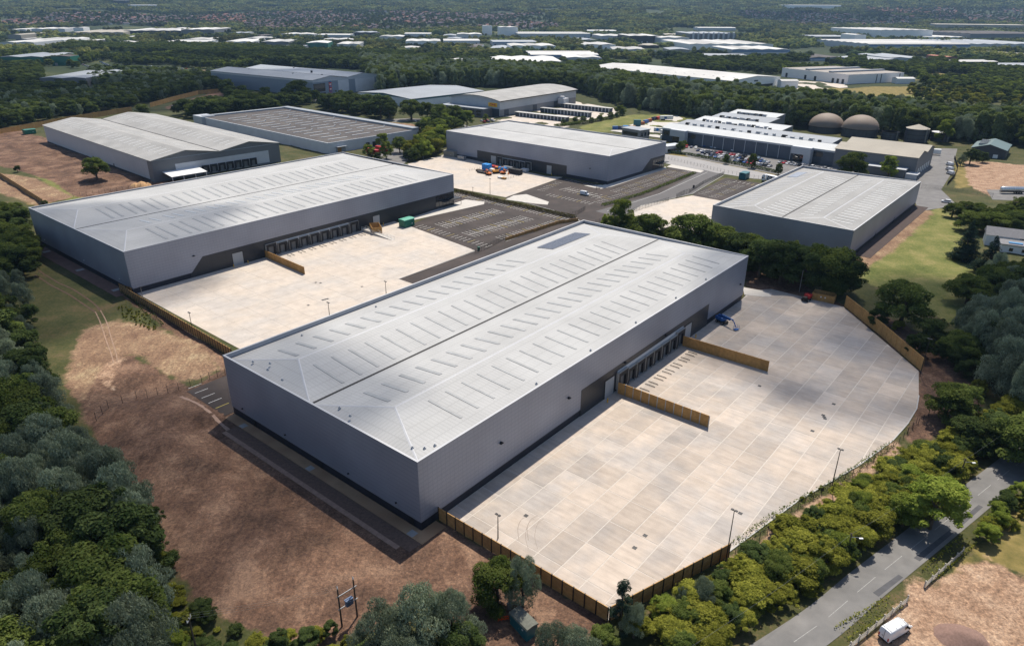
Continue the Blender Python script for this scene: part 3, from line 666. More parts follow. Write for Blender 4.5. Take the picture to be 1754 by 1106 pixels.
roof_vents(tA, [(2.5, 4), (4, 2.2), (3, 60), (4.5, 55), (2, 52), (1.8, 46), (3, 27), (1.9, 22), (6, 1.4), (60, 1.2), (82, 1.2), (105, 1.2), (38, 1.2), (125, 1.2), (20, 64.5), (45, 64.5)], sA)
for y in (7, 22, 45, 63): m = MB(); m.box(-.32, -.02, y - .12, y + .12, 3.2, 3.5); m.build('wall_light', MT['dark'], tA)
for y in (2.2, 31.5, 58): m = MB(); m.box(.05, .16, y, y + 1.1, .05, 2.15); m.build('fire_door', MT['dark'], tA)

# --- left warehouse
tB, sB = warehouse('B', 'long silver warehouse at the left with nine black dock shelters and a slanted charcoal base', ('y', [(21.6, 1.5), (27.2, 7.1), (163.3, 7.1), (163.3, 0), (21.6, 0)]), MT['roof'], (11, 14), (.08, .55, .35, .4), 1.9)
m = MB(); m.box(53.6, 101, -.12, -.051, 3.9, 5.3); m.build('dock_surround', MT['offwhite'], tB); m = MB(); m.box(53.6, 101, -.11, -.051, .1, 3.89); m.build('dock_backing', MT['plinth'], tB)
for i in range(9): f = add_dock(tB, 55.8 + 5.3*i, .35, s=1.12 if i in (0, 8) else 1.0); f.location.y = -.13
add_door(tB, 38.9, 43.3, 5.1); add_door(tB, 109.6, 113.6, 5.1)
# glazed office corner at the far end
gl = MB()
for i in range(5):
    for k in range(2): gl.box(150.4 + i*2.45, 152.6 + i*2.45, -.1, -.051, .8 + k*3.1, 3.5 + k*3.1)
gl.build('office_glazing', MT['glass'], tB)
for i in range(3):
    m = MB(); m.box(163.65, 163.7, 1 + i*3.2, 3.9 + i*3.2, .6, 6.2); m.build('office_window', MT['glass'], tB)
ca = MB(); ca.box(154, 166.5, -2.6, -.06, 3.35, 3.65); ca.box(163.7, 166.5, -.06, 5, 3.35, 3.65); ca.tube([(166.2, -2.4, 0), (166.2, -2.4, 3.35)], .12); ca.tube([(166.2, 4.6, 0), (166.2, 4.6, 3.35)], .12); ca.build('entrance_canopy', MT['dark'], tB)
for y0, y1 in ((3.5, 19.4), (48.5, 64)): add_rooflights(tB, [17 + 9.3*(i//2) + 3.8*(i % 2) for i in range(28)], y0, y1, sB, MT['rl_g'], .95)
add_rooflights(tB, [22 + 9.3*(i//2) + 3.8*(i % 2) for i in range(24)], 26.5, 36, sB, M('rooflight_pale', (.40, .41, .42), .35), .95)
wall_lamp(tB, 23.8, 8.1, -.05); wall_lamp(tB, 76, 6.6, -.06)
for y in (9, 40, 80): m = MB(); m.box(-.3, -.02, y - .12, y + .12, 3.6, 3.85); m.build('wall_light', MT['frame_w'], tB)

# --- middle warehouse
tC, sC = warehouse('C', 'silver warehouse in the middle distance with orange plant parked before its docks', ('y', [(29, 0), (103, 0), (103, 6.9), (29, 6.9)]), MT['roof'], (8, 9), (.08, .8, .5, .1), 1.9)
m = MB(); m.section([(47.5, 8.1), (64.7, 8.1), (64.7, 0), (38.2, 0), (38.2, 2.2)], 'x', FR['C'][2] - .31, FR['C'][2] + .06); m.build('dark_gable_cladding', MT['clad_d'], tC)
m = MB(); m.box(47.5, 75.6, -.12, -.051, 3.9, 5.0); m.build('dock_surround', MT['offwhite'], tC); m = MB(); m.box(47.5, 75.6, -.11, -.051, .1, 3.89); m.build('dock_backing', MT['plinth'], tC)
for i in range(6): f = add_dock(tC, 49.7 + 4.75*i, .35, s=1.1 if i in (0, 5) else 1.0); f.location.y = -.13
add_door(tC, 41.4, 45.8, 5.1); add_door(tC, 87.8, 91.6, 5.2); wall_lamp(tC, 120, 7.6, -.05)
for i in range(5):
    m = MB(); m.box(FR['C'][2] + .061, FR['C'][2] + .11, 50.5 + i*2.8, 52.9 + i*2.8, 1.2, 6.8); m.build('office_window', MT['glass'], tC)
m = MB(); m.box(FR['C'][2] + .07, FR['C'][2] + 2.6, 55, 66.5, 3.6, 3.85); m.build('entrance_canopy', MT['dark'], tC)
m = MB(); m.box(FR['C'][2] + .07, FR['C'][2] + 1.6, .1, 64, -.2, .22); m.build('paved_apron', MT['concrete_l'], tC)

# --- right warehouse
tD, sD = warehouse('D', 'grey warehouse at the right with white rooflight stripes, behind a row of dark trees', None, MT['roof_g'], (10.2, 11), (.1, 1.2, .12, .9), 1.5, plinth=1.6)
for y0, y1, x0 in ((31, 40.8, 8.5), (3.4, 11.9, 9.5), (20, 25.6, 12.5), (49.5, 57, 10)):
    add_rooflights(tD, [x0 + 4.45*i for i in range(21)], y0, y1, sD, MT['rl_w'] if y0 != 49.5 else MT['cap'], .8)
o = MB().box(84, 100, 53, 58.2, 0, .12).build('solar_array', M('solar_array_pale', (.24, .25, .29), .3), tD); o.location.z = sD(92, 55.6) + .02; o.rotation_euler = (0, 0, 0)
z0 = sD(92, 53); o.rotation_euler = (math.atan2(sD(92, 58.2) - z0, 5.2), 0, 0); o.location = (0, 53 - 53*math.cos(o.rotation_euler.x), z0 - 53*math.sin(o.rotation_euler.x) + .03)
for x in (38, 70): m = MB(); m.box(x, x + 1.1, -.04, .16, .05, 2.3); m.box(x + .3, x + .6, -.3, -.05, 2.6, 2.8); m.build('fire_door', MT['dark'], tD)
# ================================================================ OLDER BUILDINGS ROUND ABOUT
EXCL = [rect(k, 0, FR[k][2], 0, FR[k][3]) for k in 'ABCD'] + [YARD_A, YARD_B, YARD_C, YARD_D, CP_B, CP_C, CP_D, CP_F, ROAD_EST, ROAD_IN, YARD_R, YARD_T]   # nothing grows here
def height(b, pytop):
    p = G(*b); lo, hi = 0, 60
    for _ in range(40):
        m = (lo + hi)/2
        if PIX(p.x, p.y, m + tz(p.x, p.y))[1] > pytop: lo = m
        else: hi = m
    return lo
class Frame:
    """origin at the near corner; x runs along one side, y along the side to its left"""
    def __init__(s, Nb, ytop, Lt, Rt, h=None):
        s.o = G(*Nb); s.h = h or height(Nb, ytop); R_ = G(*Rt, s.h); L_ = G(*Lt, s.h); d = R_ - s.o
        s.th = math.atan2(d.y, d.x); s.l = d.length; yv = Vector((-math.sin(s.th), math.cos(s.th))); s.w = (L_ - s.o).dot(yv); s.z = tz(s.o.x, s.o.y)
        EXCL.append([s.P(-4, -4), s.P(s.l + 4, -4), s.P(s.l + 4, s.w + 4), s.P(-4, s.w + 4)])
    def P(s, x, y): c_, s_ = math.cos(s.th), math.sin(s.th); return Vector((s.o.x + c_*x - s_*y, s.o.y + s_*x + c_*y))
    def L(s, p): c_, s_ = math.cos(s.th), math.sin(s.th); d = p - s.o; return Vector((c_*d.x + s_*d.y, -s_*d.x + c_*d.y))
    def thing(s, name, label, cat='warehouse', group=None): return thing(name, label, cat, (s.o.x, s.o.y, s.z), s.th, group)
def walls(t, l, w, h, mat, base=None, hb=2.0, z0=-.5, y0=0.0, x0=0.0, name='wall'):
    MB().box(x0, x0 + l, y0, y0 + w, z0, h).build(name, mat, t)
    if base: m = MB(); m.box(x0 - .08, x0 + l + .08, y0 - .08, y0 + w + .08, z0, hb); m.build('plinth', base, t)
def gables(t, l, w, h, rise, n, axis, mat, over=.5, fascia=None, gwall=None):
    """n gabled roofs side by side, ridges along axis; ends close with gable walls"""
    span = (w if axis == 'x' else l)/n; lon = l if axis == 'x' else w; tot = w if axis == 'x' else l
    for k in range(n):
        a = k*span; o0 = over if k == 0 else 0; o1 = over if k == n - 1 else 0; th_ = .25; sl = rise/(span/2)
        prof = [(a - o0, h - o0*sl), (a + span/2, h + rise), (a + span + o1, h - o1*sl), (a + span + o1, h - o1*sl + th_), (a + span/2, h + rise + th_), (a - o0, h - o0*sl + th_)]
        m = MB(); m.section(prof, axis, -over, lon + over); m.build('roof', mat, t)
        m = MB(); m.section([(a + .02, h - .01), (a + span - .02, h - .01), (a + span/2, h + rise - .02)], axis, .05, lon - .05); m.build('gable_wall', gwall or MT['offwhite'], t)
    for k in range(1, n):
        m = MB(); a = k*span
        (m.box(-.3, lon + .3, a - .4, a + .4, h + .1, h + .42) if axis == 'x' else m.box(a - .4, a + .4, -.3, lon + .3, h + .1, h + .42)); m.build('valley_gutter', MT['gutter'], t)
GREYW = M('grey_cladding', (.15, .155, .165), .6, .1, var=(.2, .06)); PALE = M('pale_cladding', (.42, .44, .47), .5, .15, var=(.2, .05))
ROOFG = ribbed('aged_grey_roof', (.29, .285, .275), .8, .0, 0, 1.0, .05, .06, cross=(1, 8), var=.16)
ROOFW = M('white_roof', (.41, .405, .39), .7, var=(.02, .18), rnd=.3); ROOFT = M('tan_roof', (.33, .30, .25), .8, var=(.1, .14), tint=((.27, .25, .21), .05, .8)); ROOFB = M('blue_grey_roof', (.24, .262, .29), .7, var=(.03, .15), rnd=.12)
FELT = M('roofing_felt', (.06, .052, .05), .9, var=(.25, .2), tint=((.10, .088, .08), .04, .8)); BLUEW = M('blue_cladding', (.06, .15, .30), .6); GREENW = M('green_cladding', (.02, .085, .085), .6, var=(.1, .1))
DARKW = M('dark_blue_cladding', (.045, .058, .078), .5, .1, var=(.15, .1))

# --- wide twin-gabled warehouse beyond the brown field
f = Frame((266, 312.6), 276, (70, 215), (477, 245)); t = f.thing('warehouse', 'older grey warehouse with twin gabled roofs and a white canopy, beside a round tree')
walls(t, f.l, f.w, f.h, PALE, MT['plinth'], .8); gables(t, f.l, f.w, f.h, 3.4, 2, 'y', ROOFG, .7, gwall=GREYW)
m = MB(); m.box(-.12, f.l + .12, -.12, -.01, -.4, f.h - .2); m.build('end_cladding', GREYW, t)
m = MB(); m.box(-.13, -.02, 0, 6, -.4, f.h - .3); m.build('corner_cladding', GREYW, t)
m = MB(); m.box(13, f.l - 8, -.2, -.125, 1.2, f.h - 3.6); m.build('white_cladding', MT['offwhite'], t)
for i in range(7): g = add_dock(t, 30.5 + i*5.2, .8, s=1.05, trim=False); g.location.y = -.2
m = MB(); m.section([(1.5, 5.2), (1.5, 5.5), (-12, 4.2), (-12, 3.9)], 'x', 5, 26); m.build('canopy_roof', MT['white'], t)
for x in (5.5, 12, 19, 25.5): MB().tube([(x, -11.6, 0), (x, -11.6, 4)], .18).build('canopy_post', MT['frame_w'], t)
def srf(x, y):
    s = f.l/2; u = x % s; return f.h + 3.4*(1 - abs(u - s/2)/(s/2)) + .27
for k, (u0, u1) in enumerate(((.10, .20), (.30, .39), (.60, .69), (.82, .9))):
    me = None
    for i in range(24):
        y = 8 + i*(f.w - 16)/23; xa, xb = f.l*u0, f.l*u1
        o = link('rooflight', SH.setdefault(('rl', k), MB().box(-(xb - xa)/2, (xb - xa)/2, -.5, .5, 0, .06).mesh('rooflight', MT['rl_w'])), t, ((xa + xb)/2, y, (srf(xa, 0) + srf(xb, 0))/2)); o.rotation_euler = (0, -math.atan2(srf(xb, 0) - srf(xa, 0), xb - xa), 0)
for y in (60, 95): m = MB(); m.box(-.16, -.03, y, y + 1.2, -.3, 2.3); m.build('fire_door', MT['dark'], t)

# --- low building with a dark felt roof
f = Frame((563.5, 264), 246, (345, 201), (717, 222)); t = f.thing('warehouse', 'low white building with a dark felt roof crossed by pale rooflight strips'); h = f.h
walls(t, f.l, f.w, h, MT['offwhite']); m = MB(); m.box(-.1, f.l + .1, -.1, f.w + .1, h, h + .25); m.build('parapet', PALE, t)
m = MB(); m.box(.8, f.l - .8, .8, f.w - .8, h + .251, h + .3); m.build('felt_roof', FELT, t)
m = MB(); m.box(f.l - 6, f.l + .15, -.12, f.w + .15, h + .255, h + 1.7); m.build('edge_upstand', ROOFB, t); m = MB(); m.box(0, f.l - 6.1, f.w - 4, f.w + .15, h + .302, h + 1.5); m.build('edge_upstand', ROOFB, t)
for j in range(3):
    for i in range(int((f.w - 22)/11)):
        xx = 7 + j*(f.l - 14)/3 + (i % 2)*2; yy = 10 + i*11 + j*3; L_ = f.l*.2
        link('rooflight', SH.setdefault('rlF', MB().box(0, L_, -.45, .45, 0, .4).mesh('rooflight', MT['rl_w'])), t, (xx, yy, h + .3))
        if i % 3 == 1: m = MB(); m.lathe([(.5, h + .3), (.5, h + .9), (.75, h + 1), (.7, h + 1.2), (.01, h + 1.3)], 8, cx=xx + L_ + 1.2, cy=yy + 2); m.build('roof_fan', MT['cap'], t)
m = MB(); m.box(6, 14, -2.6, -.01, 3.9, 4.2); m.box(6.2, 13.8, -.6, -.02, .1, 3.8); m.build('loading_canopy', ROOFB, t)
m = MB(); m.box(7, 10.2, -.75, -.61, .2, 3.6); m.build('roller_door', M('ochre_door', (.30, .15, .03), .6), t)
for x in (32, 38, 57): m = MB(); m.box(x, x + 3.2, -.3, -.01, .2, 3.6); m.build('loading_door', MT['dark'], t)
m = MB(); m.box(-3, 9, f.w - 6, f.w + 9, -.4, h + 1.2); m.build('stair_block', PALE, t)

# --- curved-roof parcel depot with yellow sign and canopies
f = Frame((856, 200.7), 174, (780, 164.5), (987, 154)); t = f.thing('parcel_depot', 'curved-roof grey depot with a yellow and red sign and three long loading canopies', 'depot'); h = f.h; l, w = f.l, f.w
walls(t, l, w, h, PALE, DARKW, .6)
n = 12; prof = [(-1.2 + (w + 2.4)*k/n, h - .3 + 3.6*math.sin(math.pi*k/n)**.9) for k in range(n + 1)]
m = MB(); m.section(prof + [(u, z + .45) for u, z in reversed(prof)], 'x', -1.5, l + 1.5); m.build('curved_roof', ROOFG, t)
m = MB(); m.section([(max(.1, min(w - .1, u)), z - .05) for u, z in prof[1:-1]] + [(w - .1, h - .6), (.1, h - .6)], 'x', .1, l - .1); m.build('gable_wall', PALE, t)
m = MB(); m.section([(u, z + .46) for u, z in prof] + [(u, z + .62) for u, z in reversed(prof)], 'x', -1.6, -1.1); m.build('verge_trim', MT['dark'], t)
m = MB(); m.box(-.5, l, -1.4, -1.21, h - .5, h + .3); m.build('eaves_trim', MT['dark'], t)
m = MB(); m.box(.5, l - .5, -.12, -.01, .1, h*.46); m.build('lower_cladding', M('mid_grey_cladding', (.20, .205, .215), .5), t)
for x in (l*.05, l*.4, l*.68): m = MB(); m.box(x, x + 7, -.2, -.13, .1, h*.42); m.build('roller_door', DARKW, t)
m = MB(); m.box(-.12, -.01, .5, 14, .1, h*.5); m.build('lower_cladding', DARKW, t)
DH = M('sign_yellow', (.80, .46, .01), .5); DR = M('sign_red', (.5, .01, .02), .5)
def sign(t, text, y, z, W_, H_, x=-.16):
    MB().box(x - .12, x, y - W_/2, y + W_/2, z - H_/2, z + H_/2).build('sign_board', DH, t)
    cu = bpy.data.curves.new('lettering', 'FONT'); cu.body = text; cu.size = H_*.85; cu.extrude = .03; cu.align_x = 'CENTER'; cu.align_y = 'CENTER'; cu.shear = .3; cu.offset = .02*H_
    ob = bpy.data.objects.new('tmp', cu); dg = bpy.context.evaluated_depsgraph_get(); me = bpy.data.meshes.new_from_object(ob); bpy.data.objects.remove(ob)
    me.materials.clear(); me.materials.append(DR); o = link('lettering', me, t, (x - .16, y, z)); o.rotation_euler = (math.pi/2, 0, -math.pi/2); o.scale = (1.35, 1, 1); return o
sign(t, 'DHL', 8.2, h*.74, 10.5, 3.6)
of = MB(); of.box(-13, -.02, 9, w + 3, -.3, h*.52); of.build('office_block', M('office_brown_grey', (.12, .115, .12), .6), t); of = MB(); of.box(-13.2, .0, 8.8, w + 3.2, h*.52, h*.52 + .5); of.build('office_roof', ROOFB, t)
for i in range(6):
    y0 = 12 + i*(w - 12)/6
    for zz in (1.2, h*.3): m = MB(); m.box(-13.12, -13.0, y0, y0 + (w - 12)/6*.7, zz, zz + h*.13); m.build('office_window', MT['glass'], t)
sign(t, 'DHL', w - 1.5, h*.45, 6.5, 2.1, -13.1)
for a, b, c_ in (((882, 191.5), (970, 201), (970, 209)), ((925, 184.5), (1009, 193), (1009, 201.5)), ((960, 177), (1045, 185.7), (1045, 193.6))):
    hh = height(c_, b[1]); p, q = G(*c_), G(*a, hh); p, q = f.L(p), f.L(q); d = (q - p); L_ = d.length; an = math.atan2(d.y, d.x)
    T_ = Matrix.Translation((p.x, p.y, 0)) @ Matrix.Rotation(an, 4, 'Z')
    m = MB(); m.box(-.5, L_, -5.5, .6, hh - .3, hh, T=T_); ro = m.build('canopy_roof', ROOFW, t)
    m = MB(); m.box(.3, L_, -4.9, -.4, 1.1, hh - .301, T=T_); m.box(.3, L_, -4.6, -.8, 0, 1.1, T=T_); m.build('canopy_wall', DARKW, ro)
    for i in range(14): m = MB(); x = 1.2 + i*(L_ - 3)/14; m.box(x, x + .9, -.39, -.15, .2, hh - .6, T=T_); m.build('dock_pillar', MT['offwhite'], ro)
m = MB(); m.box(l*.72, l*.72 + 9, -9, -1.5, h*.25, h*.62); m.box(l*.72 + 1, l*.72 + 5, -7, -3, h*.62, h*.76); m.build('plant_tower', MT['offwhite'], t)

# --- blue-grey building with a red vertical sign, further back
f = Frame((538, 166), 138, (388.8, 119.5), (648, 127.5)); t = f.thing('warehouse', 'large blue-grey warehouse with a shallow twin roof and a narrow red sign'); h = f.h
walls(t, f.l, f.w, h, M('blue_grey_wall', (.20, .235, .28), .5, .1)); gables(t, f.l, f.w, h, 3.2, 2, 'y', ROOFB, .8, gwall=PALE)
m = MB(); m.box(-.15, f.l, -.15, -.02, h - 2.4, h - .1); m.box(-.15, -.02, 0, f.w, h - 2.4, h - .1); m.build('eaves_band', PALE, t)
m = MB(); m.box(f.l*.36, f.l*.52, -.15, -.021, .5, h - 2.5); m.box(f.l*.62, f.l*.93, -.15, -.021, .5, h - 2.5); m.build('pale_panels', MT['offwhite'], t)
m = MB(); m.box(.6, f.l*.17, -.18, -.022, 4.6, h - 4); m.box(.6, f.l*.17, -.18, -.022, .4, 3.3); m.build('office_glazing', MT['glass'], t)
m = MB(); m.box(f.l*.225, f.l*.26, -.5, -.16, 2.5, h - 3.4); s_ = m.build('sign_board', M('sign_scarlet', (.5, .035, .02), .5), t)
for k in range(5): m = MB(); m.box(f.l*.23, f.l*.255, -.56, -.501, 3.2 + k*2.6, 4.9 + k*2.6 - (.6 if k % 2 else 0)); m.build('sign_mark', MT['white'] if k % 2 else BLUEW, s_)
for x, y in ((.2, .3), (.25, .55), (.22, .75), (.55, .35), (.75, .2), (.75, .4), (.7, .62), (.3, .1), (.8, .75)): m = MB(); zz = h + 1.6; m.box(f.l*x, f.l*x + 1.8, f.w*y, f.w*y + 1.8, zz - 1.5, zz + 1.8); m.build('roof_fan', MT['dark'], t)
f = Frame((705, 184), 170, (596, 160), (828, 156)); t = f.thing('warehouse', 'low wide grey-roofed shed left of the curved-roof depot, half behind round trees'); walls(t, f.l, f.w, f.h, MT['white'], None); gables(t, f.l, f.w, f.h, 2.6, 1, 'x', ROOFB, .8, gwall=M('teal_band', (.03, .11, .13), .6))
m = MB(); m.box(-.1, f.l + .1, -.2, -.02, f.h - 1.6, f.h - .2); m.build('eaves_band', M('teal_fascia', (.03, .12, .15), .6), t)

# --- factory behind the full car park: five stepped bays with plant along the valleys
o = G(1133, 241); e = G(1429, 285.5); th = math.atan2(e.y - o.y, e.x - o.x); Lf = (e - o).length; h = height((1133, 241), 219)
t = thing('factory', 'long grey factory with stepped pale roofs covered in ventilation units, behind rows of parked cars', 'factory', (o.x, o.y, 0), th)
def fl(p, z=0): d = G(*p, z) - o; return Vector((math.cos(th)*d.x + math.sin(th)*d.y, -math.sin(th)*d.x + math.cos(th)*d.y))
backs = [fl(p, h + 2).y for p in ((1145.6, 210), (1170, 204), (1195, 198), (1221, 192), (1239.7, 186.6))]
lefts = [fl(p, h + 2).x for p in ((1145.6, 210), (1166, 206), (1190, 200), (1214, 195), (1235, 189))]
rights = [Lf, fl((1478, 232), h).x, fl((1362, 221), h).x, fl((1369, 202), h).x, fl((1369, 197), h).x]
y0 = 0.0
for k in range(5):
    x0, x1, y1 = max(0, lefts[k]*.6), rights[k], backs[k]; zf = h + .25*k; EXCL.append([Vector((o.x + math.cos(th)*a - math.sin(th)*b, o.y + math.sin(th)*a + math.cos(th)*b)) for a, b in ((x0 - 4, y0 - 4), (x1 + 6, y0 - 4), (x1 + 6, y1 + 5), (x0 - 4, y1 + 5))])
    m = MB(); m.section([(y0 + .01, -.4), (y0 + .01, zf), (y1 - 3.4, zf + 2.2), (y1 - .01, zf + 2.2), (y1 - .01, -.4)], 'x', x0, x1); m.build('bay_wall', GREYW if k else DARKW, t)
    m = MB(); m.section([(y0 - .6, zf - .1), (y1 - 3.5, zf + 2.2), (y1 - 3.5, zf + 2.5), (y0 - .6, zf + .2)], 'x', x0 - .6, x1 + .6); m.build('bay_roof', ROOFB if k % 2 else M('light_factory_roof', (.40, .42, .43), .6, var=(.05, .1)), t)
    if k < 4:
        xs = np.linspace(x0 + 12, min(x1, rights[k + 1]) - 6, 17 if k < 3 else 20)
        for i, x in enumerate(xs):
            u = random.uniform(1.4, 2.6); m = MB(); zz = zf + 2.2; yy = y1 - 2.4; m.box(x, x + u, yy, yy + 1.8, zz, zz + random.uniform(1, 2.0))
            if i % 3 == 0: m.box(x + .3, x + u + 1.5, yy + .3, yy + 1.2, zz + 1.2, zz + 1.9)
            m.build('ventilation_unit', MT['cap'] if i % 4 else MT['dark'], t)
    y0 = y1
for i in range(10):                                     # big grey doors between pale posts along the front
    xa = Lf*(.21 + .063*i) if i < 9 else Lf*.93; wd = Lf*.06 if i < 9 else Lf*.07
    m = MB(); m.box(xa, xa + wd - .5, -.12, -.01, .2, h - 1.2); m.build('bay_door', M('slate_door', (.075, .09, .115), .5, var=(.3, .08)) if i == 0 else bpy.data.materials['slate_door'], t)
    m = MB(); m.box(xa + wd - .45, xa + wd - .1, -.3, -.01, .1, h - .6); m.build('wall_post', MT['offwhite'], t)
m = MB(); m.box(0, Lf, -.5, -.13, h - 1.0, h - .1); m.build('fascia', PALE, t)
for x in (.075, .79):
    m = MB(); X = Lf*x; m.box(X, X + 13, -5, -.51, h - 4.2, h + .6); m.box(X + 8.5, X + 13, -4.8, -.52, 0, h - 4.21); m.build('entrance_portal', PALE, t); m = MB(); m.box(X, X + 8.4, -.9, -.52, .2, h - 4.3); m.build('entrance_glazing', MT['glass'], t)
for x in (.01, .16, .875): m = MB(); X = Lf*x; m.box(X, X + 8, -.2, -.014, h*.52, h*.8); m.build('office_window', MT['glass'], t)
# --- brown-roofed shed joined on its right
f = Frame((1565, 304), 271, (1431, 254.6), (1601, 252)); t = f.thing('warehouse', 'shed with a worn tan double-pitch roof, joined to the right end of the factory', 'shed'); h = f.h
walls(t, f.l, f.w, h, GREYW, None); gables(t, f.l, f.w, h, 2.6, 2, 'y', ROOFT, .5, gwall=GREYW)
for i in range(6): m = MB(); m.box(8 + i*(f.l - 12)/6, 10.2 + i*(f.l - 12)/6, -.12, -.01, .1, 4); m.build('loading_door', MT['frame_w'], t)
m = MB(); m.box(-8, -.02, 4, 32, -.3, 5); m.build('lean_to', GREYW, t); m = MB(); m.box(-8.3, -.01, 3.7, 32.3, 5.0, 5.3); m.build('lean_to_roof', PALE, t); m = MB(); m.box(-8, -.021, -3.0, 3.6, 2.8, 3.2); m.box(-7.9, -7.6, -2.8, 3.5, 0, 2.8); m.build('lean_to_canopy', PALE, t)
# --- small dark-green pitched shed
f = Frame((1720, 273), 258.6, (1666, 251.5), (1732, 248)); t = f.thing('shed', 'dark grey shed with a greenish pitched roof at the wood\'s edge, far right', 'shed'); walls(t, f.l, f.w, f.h, M('slate_wall', (.055, .058, .065), .7)); gables(t, f.l, f.w, f.h, 3.0, 1, 'x', M('green_grey_roof', (.10, .15, .15), .5, var=(.1, .1)), .6, gwall=bpy.data.materials['slate_wall'])
for i in range(4): m = MB(); m.box(4 + i*6, 5 + i*6, f.w*.6, f.w*.85, f.h + 1.6, f.h + 3.0); m.build('rooflight', MT['rl_g'], t)
m = MB(); m.box(-.12, -.01, f.w*.2, f.w*.34, 0, 2.4); m.build('roller_door', MT['frame_w'], t)
# --- digester domes and tanks
def gm(rm): return rm
DOME = M('dome_membrane', (.205, .16, .125), .7, var=(.2, .06)); TANK = M('tank_steel', (.06, .066, .078), .5, .2, var=(.4, .15))
def radius(xl, xr, y): return (G(xr, y) - G(xl, y)).length/2
for (xl, xr, yb, ys, yt, lb) in ((1396, 1451, 229, 219, 201, 'brown dome-roofed digester tank, the left of the pair'), (1454, 1511, 237, 223, 206, 'brown dome-roofed digester tank, the right of the pair')):
    p = G((xl + xr)/2, yb); r = radius(xl, xr, yb); p.y += r*.9; hb = height(((xl + xr)/2, yb), ys); ht = r*.74
    t = thing('digester_tank', lb, 'tank', (p.x, p.y, 0), 0, 'domed digesters'); MB().lathe([(r, -.3), (r, hb), (r*.98, hb + .01)], 32).build('tank_wall', TANK, t)
    MB().lathe([(r*1.02*math.cos(a)*1.0, hb + ht*math.sin(a)) for a in np.linspace(0, 1.54, 12)], 40).build('dome', DOME, t, smooth=True)
    m = MB(); m.lathe([(r*1.03, hb - .3), (r*1.05, hb - .3), (r*1.05, hb + .1), (r*1.02, hb + .1)], 32); m.build('rim', MT['dark'], t); EXCL.append([p + Vector((a, b))*r*1.2 for a, b in ((-1, -1), (1, -1), (1, 1), (-1, 1))])
for (xl, xr, yb, ye, yt, lb, cm, cone) in ((1515, 1542, 240, 227, 225, 'short open-topped dark tank right of the domes', MT['dark'], 0), (1557, 1593, 245, 222, 216.5, 'tall dark tank with a shallow tan cone roof', ROOFT, 1), (1601, 1629, 243, 228, 226, 'dark tank with a pale lid behind a light green tree', MT['offwhite'], .3)):
    p = G((xl + xr)/2, yb); r = radius(xl, xr, yb); p.y += r*.8; hb = height(((xl + xr)/2, yb), ye)
    t = thing('storage_tank', lb, 'tank', (p.x, p.y, 0)); m = MB(); m.lathe([(r, -.3), (r, hb)], 24); m.build('tank_wall', TANK, t)
    for k in range(3): m = MB(); z = hb*(.25 + .3*k); m.lathe([(r + .02, z), (r + .14, z), (r + .14, z + .25), (r + .02, z + .25)], 24); m.build('hoop', MT['dark'], t)
    m = MB(); m.lathe([(r*1.03, hb), (r*.5, hb + cone*r*.18), (.05, hb + cone*r*.36)], 24); m.build('lid', cm, t); EXCL.append([p + Vector((a, b))*r*1.2 for a, b in ((-1, -1), (1, -1), (1, 1), (-1, 1))])
    m = MB(); m.tube([(r*.3, -r - .3, 0), (r*.3, -r - .3, hb + 1)], .12); m.tube([(r*.3 + .6, -r - .3, 0), (r*.3 + .6, -r - .3, hb + 1)], .12)
    for k in range(int(hb)): m.box(r*.3, r*.3 + .6, -r - .33, -r - .27, k + .5, k + .6)
    m.build('ladder', MT['steel'], t)
# --- white warehouse group beyond the poplars
f = Frame((1251, 156), 139, (1053, 112), (1337, 132)); t = f.thing('warehouse', 'big cream-white warehouse with a low roof beyond the poplar belt'); h = f.h
walls(t, f.l, f.w, h, MT['white']); gables(t, f.l, f.w, h, 3.5, 1, 'y', ROOFW, .4, gwall=MT['white']); m = MB(); m.box(f.l*.35, f.l*.85, -.15, -.01, .3, 4.5); m.build('dock_row', MT['dark'], t); m = MB(); m.box(f.l*.45, f.l*.53, -.2, -.02, h - 3, h - 1.4); m.build('sign_board', DARKW, t)
for i in range(10): m = MB(); m.box(f.l*.2, f.l*.2 + 3, 12 + i*16, 14 + i*16, h + 1.2, h + 1.9); m.build('rooflight', MT['rl_g'], t)
f = Frame((1451, 145), 128.5, (1301, 118), (1549, 124.5)); t = f.thing('warehouse', 'white flat-roofed works with black loading doors, right of the big cream-white warehouse'); h = f.h
walls(t, f.l, f.w, h, M('bright_render', (.72, .69, .68), .7)); m = MB(); m.box(.6, f.l - .6, .6, f.w - .6, h + .01, h + .25); m.build('flat_roof', M('brown_grey_roof', (.26, .235, .21), .8, var=(.05, .2)), t); m = MB(); m.box(2, f.l - 2, f.w*.25, f.w*.3, h + .26, h + 2.2); m.box(2, f.l - 2, f.w*.6, f.w*.65, h + .26, h + 2.2); m.build('roof_monitor', ROOFB, t)
for y in (.05, .12, .19, .45, .6, .9): m = MB(); m.box(-.15, -.01, f.w*y, f.w*y + 4, .3, 6); m.build('loading_door', MT['dark'], t)
for x in (.5, .58, .92): m = MB(); m.box(f.l*x, f.l*x + 1, -.4, -.01, .3, h - 1); m.build('downpipe', MT['dark'], t)
for a, b, c_, lb in (((1337, 151), 139, 1366, 'small round-cornered white store beside the cream-white warehouse'), ((1536, 144), 135, 1566, 'small white store at the right end of the white works')):
    p = G(*a); q = G(c_, a[1]); hh = height(a, b); t = thing('store', lb, 'shed', (p.x, p.y, 0), math.atan2(q.y - p.y, q.x - p.x)); l_ = (q - p).length; walls(t, l_, l_*.55, hh, MT['white']); m = MB(); m.section([(-.4, hh), (l_*.27, hh + 1.6), (l_*.55 + .4, hh)], 'x', -.4, l_ + .4); m.build('roof', ROOFW, t)
